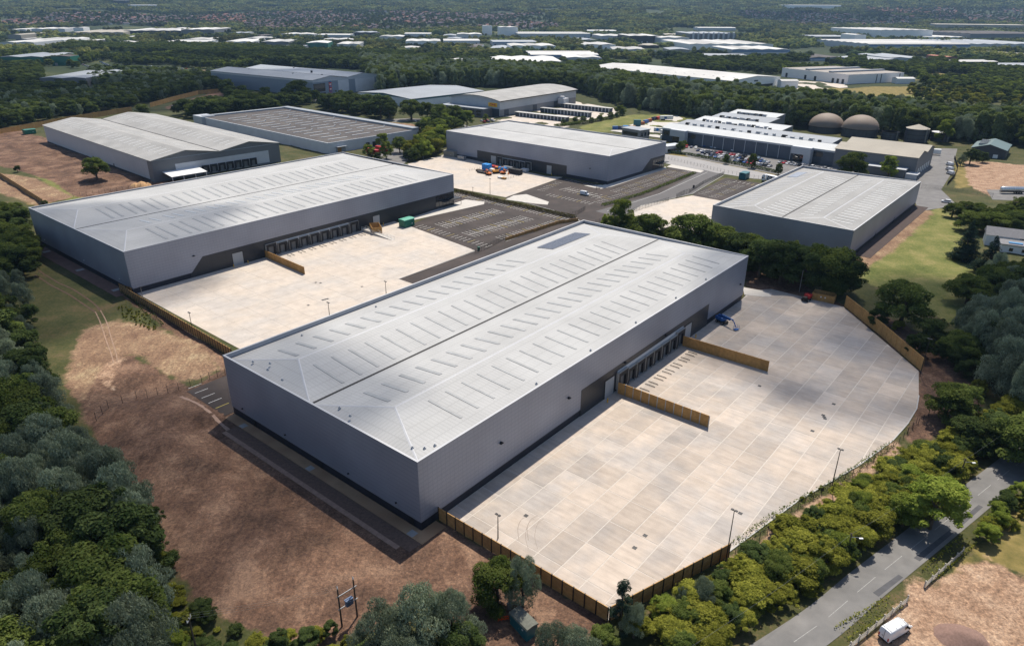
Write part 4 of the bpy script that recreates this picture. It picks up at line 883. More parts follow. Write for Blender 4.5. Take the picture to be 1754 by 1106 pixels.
# --- white bungalow at the far right, under the conifers
f = Frame((1712, 432), 418, (1696, 408), (1790, 425), 4.2); t = f.thing('bungalow', 'white bungalow with a grey pitched roof and a flat-roofed wing, behind the dark conifers', 'house')
walls(t, f.l, 9, 3.6, MT['white']); m = MB(); m.box(-.5, f.l + .5, -.5, 9.2, 3.6, 3.9); m.build('flat_roof', M('slate_grey_roof', (.16, .16, .17), .8, var=(1, .15)), t)
m = MB(); m.box(2.5, 7.5, 1.4, 3.2, 3.9, 4.3); m.build('skylight', M('blue_glazing', (.10, .28, .50), .15), t)
m = MB(); m.box(-5, 9, 9.3, 18, -.2, 4.6); m.build('wall', MT['white'], t); m = MB(); m.section([(8.8, 4.6), (13.6, 7.4), (18.5, 4.6)], 'x', -5.5, 9.5); m.build('pitched_roof', bpy.data.materials['slate_grey_roof'], t)
for x in (3, 7.5): m = MB(); m.box(x, x + 1.4, -.08, -.01, 1, 2.4); m.build('window', MT['glass'], t)
m = MB(); m.box(7.2, 8.6, 9.2, 9.29, 4.0, 4.5); m.build('window', MT['glass'], t)

# --- small brick-and-glass office by the container yard; gatehouse
f = Frame((1095, 240), 224.5, (1047, 222), (1113, 222)); t = f.thing('office', 'low grey flat-roofed office with a row of windows, beside stacked containers', 'office'); h = f.h; walls(t, f.l, f.w, h, M('stone_office', (.30, .28, .27), .7)); m = MB(); m.box(-.7, f.l + .7, -.7, f.w + .7, h, h + .5); m.build('roof', ROOFB, t)
for i in range(6): m = MB(); m.box(-.1, -.01, 2 + i*(f.w - 3)/6, 2 + i*(f.w - 3)/6 + 2.6, h*.35, h*.75); m.build('window', MT['glass'], t)
for i in range(3): m = MB(); m.box(1.5 + i*4, 3.6 + i*4, -.1, -.01, h*.35, h*.75); m.build('window', MT['glass'], t)
f = Frame((1142, 263), 246, (1140, 247), (1168, 249), 4.5); t = f.thing('gatehouse', 'small flat-roofed gatehouse at the corner of the middle warehouse', 'gatehouse'); walls(t, f.l, 7, 4.5, MT['offwhite']); m = MB(); m.box(-.6, f.l + .6, -.6, 7.6, 4.5, 5); m.build('roof', PALE, t); m = MB(); m.box(.6, f.l - .6, -.1, -.01, 1.2, 2.8); m.build('window', MT['glass'], t)

# yards and roads round the older buildings
for p_, m_ in (([(836, 204), (880, 212), (965, 219), (1062, 199), (1052, 186), (985, 174), (900, 190)], CONC_B), ([(1337, 152), (1372, 156), (1452, 150), (1450, 143), (1370, 139)], CONC_B), ([(640, 205), (700, 203), (770, 206), (815, 220), (760, 213), (700, 212)], MT['asphalt_o']),
               ([(1045, 224), (1130, 236), (1135, 222), (1175, 206), (1160, 198), (1100, 208)], MT['concrete_l']), ([(640, 262), (700, 250), (718, 238), (735, 246), (690, 282), (650, 292)], MT['asphalt_o']), ([(520, 168), (640, 158), (660, 165), (560, 178)], MT['asphalt_o'])):
    sheet('service_yard', PG(p_), .02, m_); EXCL.append(PG(p_))
# ================================================================ FAR BUILDINGS
FARB = 0
def far(x0, x1, yt, yw, yb, label, wall='offwhite', roof='w', cat='warehouse', gable=None, group=None, turn=0):
    """a distant shed: wall from (x0..x1, yb) up to yw, roof running back until yt"""
    global FARB; FARB += 1
    a, b = G(x0, yb), G(x1, yb); h = max(4.0, height(((x0 + x1)/2, yb), yw)); c = G((x0 + x1)/2, yt, h); mid = (a + b)/2; dep = min(max((c - mid).length, 14), 260); z = tz(mid.x, mid.y); l = (b - a).length
    wm = MT.get(wall) or {'grey': GREYW, 'pale': PALE, 'blue': BLUEW, 'green': GREENW, 'dark': DARKW, 'tan': ROOFT, 'brick': MT['brick']}[wall]; rm = {'w': ROOFW, 'b': ROOFB, 't': ROOFT, 'g': ROOFG, 'd': FELT, 'r': ROOFR}[roof]
    t = thing('far_building' if cat != 'warehouse' else 'warehouse', label, cat, (a.x, a.y, z), math.atan2(b.y - a.y, b.x - a.x) + turn, group)
    walls(t, l, dep, h, PALE if wall == 'blue' else wm, z0=-8)
    if wall == 'blue': MB().box(-.1, l + .1, -.12, -.01, h*.62, h*.86).build('blue_stripe', BLUEW, t)
    ax = gable or ('x' if l > dep else 'y'); n = max(1, round((dep if ax == 'x' else l)/34))
    for k in range(n):
        sp = (dep if ax == 'x' else l)/n; r = min(2.2, sp*.045); m = MB(); m.section([(k*sp, h), ((k + .5)*sp, h + r), ((k + 1)*sp, h)], ax, -.4, (l if ax == 'x' else dep) + .4); m.build('roof', rm, t)
    nd = int(min(8, max(1, l/14)))
    if h > 5 and yb > 62:
        for i in range(nd):
            if (i*7 + FARB) % 3 == 0: continue
            u = l*(i + .3)/nd; MB().box(u, u + min(4.5, l/nd*.5), -.12, -.01, .2, min(4.5, h*.6)).build('loading_door', MT['dark'] if FARB % 2 else MT['door_grey'], t)
    fr_ = (mid - c).normalized()*min(90, .045*mid.y)
    EXCL.append([a.lerp(b, -.03) + fr_, b.lerp(a, -.03) + fr_, b + (c - mid)*(dep/((c - mid).length + 1e-6))*1.02, a + (c - mid)*(dep/((c - mid).length + 1e-6))*1.02])
    return t
ROOFR = M('clay_tile_roof', (.30, .11, .065), .85, var=(.3, .2))
FAR = [
 (0, 77, 92, 98, 110, 'long green-walled shed with a pale blue roof at the far left edge', 'green', 'b'), (90, 123, 95, 97, 113, 'dark green block attached beside the green-walled shed', 'green', 'd'),
 (-14, 16, 88, 90, 94, 'low building with an orange tiled roof at the left edge', 'brick', 'r'),
 (71, 150, 122, 134, 149, 'grey gabled shed among trees behind the curving timber fence', 'grey', 'b'), (-30, 18, 118, 121, 126, 'pale low roof at the left edge, below the green shed', 'pale', 'b'),
 (0, 60, 66, 73, 82, 'long white-roofed works at the left edge below the suburb', 'offwhite', 'w'), (58, 111, 65, 69, 77, 'white office block with stepped roof next to the long white-roofed works', 'white', 'w'),
 (15, 45, 47, 51, 56, 'pale industrial roof at upper left, first of three in a row', 'offwhite', 'w'), (55, 112, 46, 50, 56, 'pale industrial roof at upper left, second of three in a row', 'offwhite', 'w'), (127, 144, 46, 48, 56, 'white-walled shed at upper left, last of three in a row', 'white', 'w'),
 (118, 212, 49, 56, 62, 'tan-roofed hangar left of the very wide white-roofed warehouse', 'tan', 't'), (213, 310, 46, 53, 60, 'very wide white multi-bay warehouse roof at upper left', 'dark', 'w'), (312, 368, 47, 51, 62, 'grey-fronted end bays with round gables, right of the very wide white roof', 'grey', 'w'),
 (14, 37, 56, 60, 67, 'small tan shed among trees at upper left', 'tan', 't'), (207, 235, 62, 64, 68, 'small pale roof alone in trees at upper left', 'offwhite', 'w'), (285, 356, 69, 72, 77, 'long white low roof above the dark wood at left', 'offwhite', 'w'), (314, 363, 65, 68, 73, 'white roof just behind the long low one at left', 'offwhite', 'w'),
 (383, 432, 67, 72, 78, 'white square roof left of a grey gabled unit', 'offwhite', 'w'), (448, 495, 68, 72, 80, 'grey unit with a bright white roof in front of the suburb trees', 'grey', 'w'), (469, 522, 78, 80, 87, 'low building with a car deck behind the blue-grey warehouse', 'grey', 'b'),
 (478, 538, 56, 59, 63, 'thin white roof at the foot of the suburb, left of centre', 'pale', 'w'), (545, 600, 58, 60, 65, 'thin grey-white roof at the foot of the suburb, further right', 'pale', 'w'), (525, 562, 71, 74, 83, 'pale unit with a teal wall among trees', 'green', 'w'), (420, 470, 63, 66, 70, 'row of small pale roofs in front of the suburb', 'grey', 'w'),
 (577, 616, 72, 76, 83, 'wide pale unit above the dark tree belt, left of centre', 'pale', 'w'), (604, 650, 53, 56, 62, 'pair of blue-grey roofs near the suburb', 'dark', 'b'), (695, 755, 67, 71, 79, 'white roof with stepped bays in the middle of the estate', 'white', 'w'), (650, 690, 60, 63, 70, 'white unit beside a pair of blue-grey roofs', 'offwhite', 'w'),
 (760, 822, 67, 70, 77, 'white unit left of the tall white tower', 'offwhite', 'w'), (686, 719, 80, 83, 88, 'small white roof in the trees below the stepped white roof', 'white', 'w'), (712, 746, 92, 95, 101, 'white unit half hidden by the dark tree belt', 'white', 'w'), (770, 828, 101, 105, 117, 'white-roofed shed with a dark blue base behind the poplars', 'blue', 'w'),
 (741, 792, 108, 112, 120, 'low blue-green roof behind the poplars', 'green', 'b'), (845, 963, 97, 106, 117, 'long low white works in front of a taller white roof', 'pale', 'w'), (909, 1025, 88, 94, 104, 'wide white roof in the centre of the estate', 'blue', 'w'), (970, 1030, 93, 99, 109, 'grey-white shed at the right end of the long low works', 'pale', 'w'),
 (828, 843, 43.5, 44.5, 60, 'slim white tower block, left of the pair', 'white', 'w'), (857, 887, 45, 47, 64, 'broad white tower block, right of the pair', 'white', 'w'), (887, 1011, 54, 58, 66, 'long white-roofed factory right of the white towers', 'pale', 'w'), (784, 826, 56, 59, 67, 'low white hall left of the slim white tower', 'offwhite', 'w'),
 (844, 919, 69, 72, 79, 'blue-grey flat roof below the white towers', 'blue', 'b'), (875, 952, 75, 79, 88, 'white hall with two bays below the white towers', 'white', 'w'), (1001, 1054, 73, 77, 85, 'white unit right of the two-bay hall', 'white', 'w'), (1078, 1131, 58, 62, 74, 'dark-sided white roof near the crane mast', 'dark', 'w'), (1131, 1180, 62, 65, 76, 'low white shed right of the dark-sided one', 'pale', 'w'),
 (693, 738, 56, 58, 64, 'pale roof between the suburb and the stepped white roof', 'offwhite', 'w'), (1005, 1056, 51, 53, 57, 'white roofs at the foot of the wooded hill', 'white', 'w'), (1030, 1075, 58, 62, 69, 'pale unit in trees left of the dark-sided roof', 'pale', 'w'), (600, 640, 85, 88, 94, 'pale flat roof in the dark tree belt', 'pale', 'b'),
 (1181, 1260, 54, 58, 72, 'grey process plant with rows of silos at upper right', 'grey', 'b'), (1180, 1323, 69, 76, 87, 'white factory hall in front of the silos', 'white', 'w'), (1253, 1352, 80, 85, 96, 'white office building with a blue front below the white factory hall', 'blue', 'w'),
 (1506, 1595, 46, 52, 68, 'tall white block with a curved roof at upper right', 'white', 'w'), (1487, 1660, 66, 76, 87, 'long white works with a blue stripe at upper right', 'blue', 'w'), (1650, 1800, 66, 76, 85, 'right-hand part of the long white works with the blue stripe', 'pale', 'b'), (1660, 1800, 50, 58, 70, 'dark grey multi-ridge hall at the upper right edge', 'grey', 'd'),
 (1619, 1638, 95, 98, 107, 'small house with a bright red tiled roof in the trees', 'brick', 'r'), (1643, 1708, 103, 106, 114, 'low dark unit with a white roof edge right of the red-roofed house', 'dark', 'w'), (1711, 1790, 109, 112, 120, 'low grey unit at the right edge above the scrub', 'grey', 'b'), (1462, 1481, 58, 60, 76, 'small white gatehouse tower left of the striped works', 'white', 'w'),
 (1395, 1455, 60, 63, 70, 'grey units left of the tall white block', 'grey', 'b'), (1598, 1655, 60, 64, 70, 'white annex right of the tall white block', 'white', 'w'), (196, 223, 0, 1, 8, 'blue-grey block on the skyline hillside at upper left', 'dark', 'b'), (225, 271, 7, 9, 13, 'white roofs on the hillside at upper left', 'white', 'w'), (1350, 1440, 8, 10, 15, 'pale building line on the hillside at upper right', 'white', 'w'), (1195, 1260, 46, 48, 53, 'pale roof at the edge of the purple suburb', 'offwhite', 'w'),
 (1600, 1754, 40, 43, 49, 'row of tan roofs near the skyline at right', 'tan', 't'),
]
for a in FAR: far(*a)
rb = random.Random(31)
for (xa, xb, ya, yb_, n, wh) in ((390, 690, 60, 92, 16, 'left of the white towers'), (700, 1060, 62, 96, 20, 'in front of the white towers'), (10, 380, 52, 80, 9, 'at upper left'), (1070, 1480, 62, 112, 14, 'at upper right'), (1480, 1740, 88, 118, 6, 'near the right edge')):
    for i in range(n):
        x = rb.uniform(xa, xb); y = ya + (yb_ - ya)*(i + rb.random())/n; sc_ = (y - 8)/60; wd_ = rb.uniform(18, 55)*sc_**.7; hh = rb.uniform(2.6, 4.5)*sc_; 
        if poly_sd(np.array([tuple(G(x, y)), tuple(G(x + wd_, y)), tuple(G(x + wd_/2, y))]), EXCL[0])[0] < 0 or any((poly_sd(np.array([tuple(G(x, y)), tuple(G(x + wd_, y)), tuple(G(x + wd_/2, y - 3*sc_))]), e) < 5).any() for e in EXCL): continue
        far(x, x + wd_, y - hh - rb.uniform(2, 4.5)*sc_**.8, y - hh, y, f"{rb.choice(('low', 'plain', 'small'))} {'grey' if i % 3 else 'pale'} industrial unit among trees {wh}", rb.choice(('grey', 'pale', 'offwhite', 'dark', 'blue', 'tan')), rb.choice('wbgtdwb'), group='small estate units ' + wh, turn=rb.uniform(-.25, .25))
# silos and tank rows on the process plant, and an inked mast
f_ = [o for o in C.objects if o.get('label') == 'grey process plant with rows of silos at upper right'][0]
for i in range(9): m = MB(); m.lathe([(3, -1), (3, 24), (.3, 27)], 10, cx=8 + i*15, cy=-5); m.build('silo', PALE, f_)

# ---- the suburbs: gabled houses in loose rows; the nearest 300 singly, the rest as one mass
def house_mesh(l, w, h, r, chim=True):
    b = MB(); b.section([(0, -4), (w, -4), (w, h), (w/2, h + r), (0, h)], 'x', 0, l)
    rf = MB(); s = r/(w/2); rf.section([(-.5, h - .5*s + .05), (w/2, h + r + .05), (w + .5, h - .5*s + .05), (w + .5, h - .5*s + .35), (w/2, h + r + .35), (-.5, h - .5*s + .35)], 'x', -.4, l + .4)
    if chim: rf.box(l*.2, l*.2 + 1, w/2 - .5, w/2 + .5, h + r*.6, h + r + 1.6)
    return b, rf
HB = [house_mesh(*a) for a in ((9, 8, 5.2, 3), (16, 8.5, 5.4, 3.2), (26, 8.5, 5.4, 3), (11, 9, 5, 3.6))]
HW = [M('house_brick', (.15, .095, .08), .9, rnd=.3), M('house_render', (.5, .47, .43), .9, rnd=.2)]
HR = [M('house_roof_grey', (.10, .082, .09), .9, rnd=.35), M('house_roof_brown', (.135, .09, .085), .9, rnd=.35), M('house_roof_red', (.21, .095, .065), .9, rnd=.2)]
HM = {}
def house_pair(k, wi, ri):
    if (k, wi, ri) not in HM: HM[(k, wi, ri)] = (HB[k][0].mesh('wall', HW[wi]), HB[k][1].mesh('roof', HR[ri]))
    return HM[(k, wi, ri)]
HREG = [([(40, 44), (340, 44), (350, 26), (60, 26)], 150, .12, 'the leafy suburb at upper left'), ([(330, 42), (420, 42), (420, 26), (330, 24)], 95, .9, 'the red-roofed estate at upper left'),
        ([(420, 52), (760, 52), (760, 24), (420, 22)], 420, .15, 'the dense suburb left of the white towers'), ([(760, 50), (960, 50), (935, 24), (760, 24)], 230, .12, 'the dense suburb behind the white towers'),
        ([(1270, 36), (1560, 44), (1560, 30), (1270, 20)], 150, .1, 'the purple-brown suburb at upper right'), ([(1480, 25), (1650, 30), (1650, 16), (1480, 14)], 90, .9, 'the red-roofed estate near the skyline at right'), ([(1600, 38), (1754, 42), (1754, 18), (1600, 14)], 90, .2, 'the hillside suburb at the upper right edge'),
        ([(0, 44), (70, 46), (70, 30), (0, 28)], 40, .3, 'the suburb in the upper left corner')]
HOUSES = []
rr = random.Random(5)
for poly, n, red, where in HREG:
    P = PG(poly); lo = [min(p[i] for p in P) for i in (0, 1)]; hi = [max(p[i] for p in P) for i in (0, 1)]; base = rr.uniform(-.5, .5); cnt = 0; tries = 0
    A_ = abs(poly_area(P)); n = min(n*3, int(A_/700)); grid = max(27, 1.15*math.sqrt(A_/n))
    pts = []
    x = lo[0]
    while x < hi[0]:
        y = lo[1]
        while y < hi[1]:
            px, py = x + rr.uniform(-.3, .3)*grid, y + rr.uniform(-.3, .3)*grid
            if mnoise.noise(Vector((px*.004, py*.0025, 2))) > -.2: pts.append((px, py))
            y += grid
        x += grid
    ins = poly_sd(np.array(pts), P) < 0; pts = [q for q, k_ in zip(pts, ins) if k_]
    ok = np.ones(len(pts), bool)
    for e in EXCL[-len(FAR):]: ok &= poly_sd(np.array(pts), e) > 6
    for (px, py), k_ in zip(pts, ok):
        if not k_: continue
        ang = base + .5*round(mnoise.noise(Vector((px*.003, py*.003, 9)))*4) + rr.choice((0, 0, math.pi/2)); ri = 2 if rr.random() < red else rr.choice((0, 1)); wi = 1 if rr.random() < .22 else 0
        HOUSES.append((px, py, ang, rr.choice((0, 1, 1, 2, 3)), wi, ri, where))
HOUSES.sort(key=lambda q: q[1])
for q in HOUSES[:300]:
    px, py, ang, k, wi, ri, where = q; z = tz(px, py); wmesh, rmesh = house_pair(k, wi, ri)
    t = thing('house', f"{'pale' if wi else 'brick'} house, {('grey', 'brown', 'red')[ri]} roof, in {where}", 'house', (px, py, z), ang, 'houses of the distant suburbs')
    link('wall', wmesh, t); link('roof', rmesh, t)
V, F, off = [], [], 0; VI = {0: [], 1: [], 2: []}; big = MB()
for px, py, ang, k, wi, ri, where in HOUSES[300:]:
    c_, s_ = math.cos(ang), math.sin(ang); z = tz(px, py)
    for part, mi in ((HB[k][0], wi), (HB[k][1], 2 + ri)):
        b = len(big.v); big.v += [(px + c_*x - s_*y, py + s_*x + c_*y, z + zz) for x, y, zz in part.v]; big.f += [[b + i for i in fc] for fc in part.f]; big.m += [mi]*len(part.f)
if big.v: tag(big.build('distant_houses', HW + HR), 'mass of small brown and red roofs filling the suburbs below the wooded hills', 'houses', kind='stuff')
# ================================================================ FENCES, LAMPS, YARD FURNITURE
def v3(p, z=None): return Vector((p[0], p[1], gz(p[0], p[1]) if z is None else z))
def timber_fence(label, runs, h=3.0, pitch=2.4, mat='wood', post='dark', side=1, name='timber_fence', cat='fence', group=None, flat=True):
    """runs of world points; panels of close boards slotted between posts, each panel and post an object of its own"""
    o = runs[0]; t = thing(name, label, cat, (o[0], o[1], 0), 0, group); pc = {}
    PM = SH.setdefault(('post', h, post), MB().box(-.11, .11, -.11, .11, -.6, h + .12).mesh('fence_post', MT[post] if post in MT else post))
    for a, b in zip(runs, runs[1:]):
        d = Vector(b) - Vector(a); L_ = d.length; n = max(1, round(L_/pitch)); p_ = L_/n; an = math.atan2(d.y, d.x)
        k = (round(p_, 2), h, mat)
        if k not in SH:
            m = MB(); nb = 8
            for i in range(nb): m.box(-p_/2 + .1, p_/2 - .1, -.04 + (.012 if i % 2 else 0), .04, i*h/nb + .005, (i + 1)*h/nb - .012)
            m.box(-p_/2 + .1, p_/2 - .1, -.075, .075, h, h + .06); SH[k] = m.mesh('fence_panel', MT[mat])
        for i in range(n):
            c = Vector(a) + d*((i + .5)/n); q = Vector(a) + d*(i/n); zc = 0 if flat else gz(c.x, c.y); zq = 0 if flat else gz(q.x, q.y)
            link('fence_panel', SH[k], t, (c.x - o[0], c.y - o[1], zc), an); link('fence_post', PM, t, (q.x - o[0], q.y - o[1], zq), an)
    e = runs[-1]; link('fence_post', PM, t, (e[0] - o[0], e[1] - o[1], 0 if flat else gz(e[0], e[1])))
    return t
WA = lambda x, y: W('A', x, y)
timber_fence('tall timber fence along the nearest lower-left edge of the front yard, from the warehouse corner', [WA(4.5, -.3), WA(4.5, -40.1)], 3.05, mat='wood_d')
timber_fence('timber fence along the lower-right front edge of the yard, ending at a lamp post', [WA(4.75, -40.35), WA(31.9, -49.4)], 3.2, mat='wood_d')
timber_fence('timber divider fence below the black dock shelters in the front yard, with pale posts', [WA(71.0, -1.0), WA(70.9, -27.0)], 3.3, post='steel')
timber_fence('timber divider fence beyond the dock shelters of the front warehouse, plain orange-brown side', [WA(108.4, -1.2), WA(108.8, -27.2)], 3.3, mat='wood', post='wood')
timber_fence('long tall pale timber fence along the right-hand edge of the front yard', [WA(172.6, -29.8), WA(155.5, -45.6), WA(137.3, -60.8)], 4.0, 2.9, mat='wood', post='wood')
p = [G(*q) for q in ((206, 499), (225, 511), (398, 613))]
timber_fence('long timber fence with close upright posts along the near edge of the left warehouse yard', p, 3.0, 1.55, mat='wood_d')
timber_fence('short timber return fence tucked against the left warehouse corner', [G(207, 498), G(229, 505)], 2.6, 2, mat='wood')
p = [G(*q) for q in ((455.5, 441), (522, 470))]
timber_fence('timber divider fence left of the nine dock shelters in the left warehouse yard', p, 3.0, 2.4, mat='wood', post='wood_d')
timber_fence('long curved orange-brown fence at the edge of the dark wood, far left', [G(*q) for q in ((-40, 242), (0, 231), (100, 212), (226, 191))], 4.2, 3, mat='wood', post='wood', flat=True)
timber_fence('curved orange-brown fence above the small grass field, behind the twin-gabled warehouse', [G(*q) for q in ((258, 184), (300, 172), (340, 162), (387, 158))], 4.2, 3, mat='wood', post='wood', flat=True)
timber_fence('dark timber fence below the straw slope at the far left', [G(*q) for q in ((-40, 283), (0, 303), (74, 350))], 2.8, 2.4, mat='wood_d')
timber_fence('low brown timber fence beside the near edge of the big empty car park', [G(*q) for q in ((866, 413), (958, 383), (990, 379))], 1.5, 2.4, mat='wood', post='wood_d')
def pen(label, a, b, dep, h):
    a, b = G(*a), G(*b); d = (b - a).normalized(); n = Vector((-d.y, d.x))*dep; t = timber_fence(label, [a, b, b + n, a + n, a], h, 1.6, mat='wood', post='wood', name='timber_enclosure', cat='enclosure'); return t, a, b, n
t, a, b, n = pen('open-topped timber enclosure beside the red machine in the far corner of the yard', (1390, 513), (1427, 520.5), 4.0, 2.6)
c = (a + b)/2; dd = (b - a).normalized(); nn = n.normalized()
for s in (-.7, .7): q = c - Vector((t.location.x, t.location.y)) + dd*s - nn*.13; o = MB().box(-.22, .22, -.05, .03, -.22, .22).build('hasp_plate', MT['frame_w'], t); o.location = (q.x, q.y, 1.7); o.rotation_euler.z = math.atan2(dd.y, dd.x)
pen('small orange timber enclosure against the left warehouse, beside a concrete ramp', (638.5, 402), (654.5, 400.5), 8.5, 3.0)

def wire_fence(label, pts, h=1.9, pitch=2.8, group=None, rails=(.35, 1.0, 1.75), cat='fence', name='wire_fence', palis=False):
    o = pts[0]; t = thing(name, label, cat, (o[0], o[1], 0), 0, group); PM = SH.setdefault(('wp', h), MB().box(-.045, .045, -.045, .045, -.5, h + .1).mesh('fence_post', MT['dark'])); prev = None
    wm = MB()
    for a, b in zip(pts, pts[1:]):
        d = b - a; n = max(1, round(d.length/pitch))
        for i in range(n + (1 if b is pts[-1] else 0)):
            q = a + d*(i/n); z = gz(q.x, q.y); link('fence_post', PM, t, (q.x - o[0], q.y - o[1], z), math.atan2(d.y, d.x))
            if prev is not None:
                for r in rails: wm.tube([(prev[0].x - o[0], prev[0].y - o[1], prev[1] + r*h/1.9), (q.x - o[0], q.y - o[1], z + r*h/1.9)], .018, 3)
                if palis:
                    k = int((q - prev[0]).length/.4)
                    for j in range(1, k): c = prev[0].lerp(q, j/k); wm.box(c.x - o[0] - .025, c.x - o[0] + .025, c.y - o[1] - .025, c.y - o[1] + .025, z, z + h)
            prev = (q, z)
    wm.build('rails', MT['dark'], t); return t
wire_fence('dark post-and-wire fence along the right edge of the front yard above the sandy strip', [W('A', *q) for q in ((32.5, -50.4), (56.9, -55.2), (78.9, -61.6), (93.8, -64.8), (106, -66))], 1.7)
wire_fence('dark post fence curving across the bare soil left of the front warehouse', [G(*q) for q in ((165, 719), (186, 699), (210, 690), (234, 681), (288, 673), (306, 667), (346, 655), (386, 641))], 2.3, 2.6)
wire_fence('black palisade fence and gate beside the big empty car park', [G(*q) for q in ((814, 434), (830, 428), (846, 420), (866, 409))], 2.2, 2.2, palis=True)
wire_fence('black palisade gate at the entrance of the middle car park', [G(*q) for q in ((976, 371), (990, 367), (1002, 360))], 2.2, 2, palis=True)
wire_fence('black palisade fence along the near side of the access road', [G(*q) for q in ((1020, 383), (1045, 377), (1100, 358), (1145, 344))], 2.0, 2.6, palis=True)
wire_fence('black palisade gate at the right yard entrance', [G(*q) for q in ((1158, 340), (1172, 333), (1180, 331))], 2.6, 2, palis=True)
wire_fence('palisade fence on the far side of the access road, beside the right-hand car park', [G(*q) for q in ((1180, 331), (1205, 315), (1240, 299))], 2.0, 2.6, palis=True)
wire_fence('palisade fence along the estate road in front of the factory hedge', [G(*q) for q in ((1140, 272), (1200, 286), (1240, 296), (1330, 312))], 2.0, 2.8)
wire_fence('dark mesh fence and gates across the service road, right', [G(*q) for q in ((1578, 322), (1600, 325), (1630, 328), (1665, 332), (1700, 338))], 2.4, 2.6, palis=True)
wire_fence('dark fence curving along the straw field beside three parked vans', [G(*q) for q in ((1634, 272), (1640, 290), (1634, 305), (1622, 318))], 2.4, 2.6, palis=True)
wire_fence('thin fence along the far bare field beside the round tree', [G(*q) for q in ((126, 338), (160, 334), (210, 326), (262, 316))], 2.0, 3.2)
wire_fence('wire fence on the soil bank behind the right-hand timber fence', [G(*q) for q in ((1554, 742), (1590, 712), (1630, 690), (1660, 676))], 1.7, 2.8)
def gate_fence(label, a, b, h=1.35):
    a, b = G(*a), G(*b); d = b - a; L_ = d.length; an = math.atan2(d.y, d.x); t = thing('post_and_rail_fence', label, 'fence', (a.x, a.y, gz(a.x, a.y)), an)
    n = round(L_/2.6)
    for i in range(n + 1): m = MB(); m.box(-.1, .1, -.1, .1, -.5, h + .2); o = m.build('post', MT['wood_g'], t); o.location = (i*L_/n, 0, random.uniform(-.05, .05)); o.rotation_euler.y = random.uniform(-.04, .04)
    for i in range(n):
        for k in range(4): m = MB(); m.box(.06, L_/n - .06, -.13, -.09, 0, .19); o = m.build('rail', MT['wood_g'], t); o.location = (i*L_/n, 0, .15 + k*.33); o.rotation_euler.y = random.uniform(-.02, .02)
gate_fence('weathered timber rail fence beside the white van, lower right', (1440, 1122), (1553, 1030)); gate_fence('weathered timber rail fence right of the lay-by entrance, below the yellow-green shrubs', (1583, 1005), (1648, 947))

LAMPS = [((853, 922), 881, 'lamp post inside the near timber fence, lowest left in the front yard'), ((1243, 962), 873, 'lamp post at the end of the lower-right timber fence'), ((1424, 836), 769, 'lamp post beside the wire fence half way along the yard edge'),
         ((1369, 499), 461, 'pale lamp post on the soil bank near the red machine'), ((1576, 641), 580, 'lamp post behind the right-hand timber fence'), ((330, 566), 535, 'lamp post near the left fence of the left warehouse yard'),
         ((564.5, 541), 518, 'lamp post in the left yard just above the front warehouse roof edge'), ((661.5, 503), 482, 'lamp post in the left yard nearest the dark kerb island'), ((839.5, 333), 306, 'lamp post by the hedge of the middle concrete yard'),
         ((810, 330), 321, 'short lamp post by the hedge of the big car park'), ((1022, 325), 313, 'lamp post at the near corner of the middle warehouse'), ((725, 272), 248, 'white lamp post among the trees left of the middle warehouse'),
         ((964, 306), 300, 'lamp post by the wall of the middle warehouse car park'), ((245, 511), 492, 'pale lamp post beside the left warehouse corner')]
for b, ty, lb in LAMPS:
    p = G(*b); h = height(b, ty); t = thing('lamp_post', lb, 'lamp post', (p.x, p.y, gz(p.x, p.y)), FR['A'][1])
    MB().tube([(0, 0, -.3), (0, 0, h*.5), (0, 0, h)], [.13, .1, .07], 8).build('pole', MT['steel' if b[0] in (1369, 245, 725) else 'dark'], t)
    for s in (-1, 1): m = MB(); m.box(-.22, .22, .1 if s > 0 else -.62, .62 if s > 0 else -.1, h - .04, h + .1); m.build('lamp_head', MT['dark'], t)
    m = MB(); m.box(-.06, .06, -.12, .12, h - .1, h + .02); m.build('bracket', MT['dark'], t)
# poles of the lane, with street lights and wires
def pole(label, base, h, light=True):
    p = G(*base); t = thing('utility_pole', label, 'pole', (p.x, p.y, gz(p.x, p.y))); MB().tube([(0, 0, -.5), (0, 0, h)], [.16, .11], 8).build('pole', MT['bark'], t)
    if light: m = MB(); m.tube([(0, 0, h - .9), (.9, -.5, h - .5), (1.2, -.65, h - .5)], .05, 5); a = m.build('lamp_arm', MT['steel'], t); m = MB(); m.box(1.1, 1.8, -.9, -.6, h - .62, h - .45); m.build('lamp_head', MT['frame_w'], t)
    m = MB(); m.box(-.05, .05, -.5, .5, h - .35, h - .25); m.build('cross_arm', MT['bark'], t)
    return Vector((p.x, p.y, h - .2))
P1 = pole('wooden pole with a street light rising from the hedge beside the lane', (1447, 960), 6.6); P2 = pole('wooden pole with a street light in the hedge further up the lane', (1640, 828), 6.6); P0 = pole('wooden pole at the lower edge, in the hedge', (1150, 1190), 8.5, False); P3 = pole('wooden pole in the hedge at the right edge of the lane', (1790, 720), 8.0)
def wire(a, b, sag=.8):
    return [a.lerp(b, i/12) - Vector((0, 0, sag*4*(i/12)*(1 - i/12))) for i in range(13)]
tag(MB().tube(wire(P0, P1) + wire(P1, P2)[1:] + wire(P2, P3)[1:], .011, 4).build('overhead_wire', MT['steel']), 'thin overhead wire strung between the poles along the lane', 'wire')
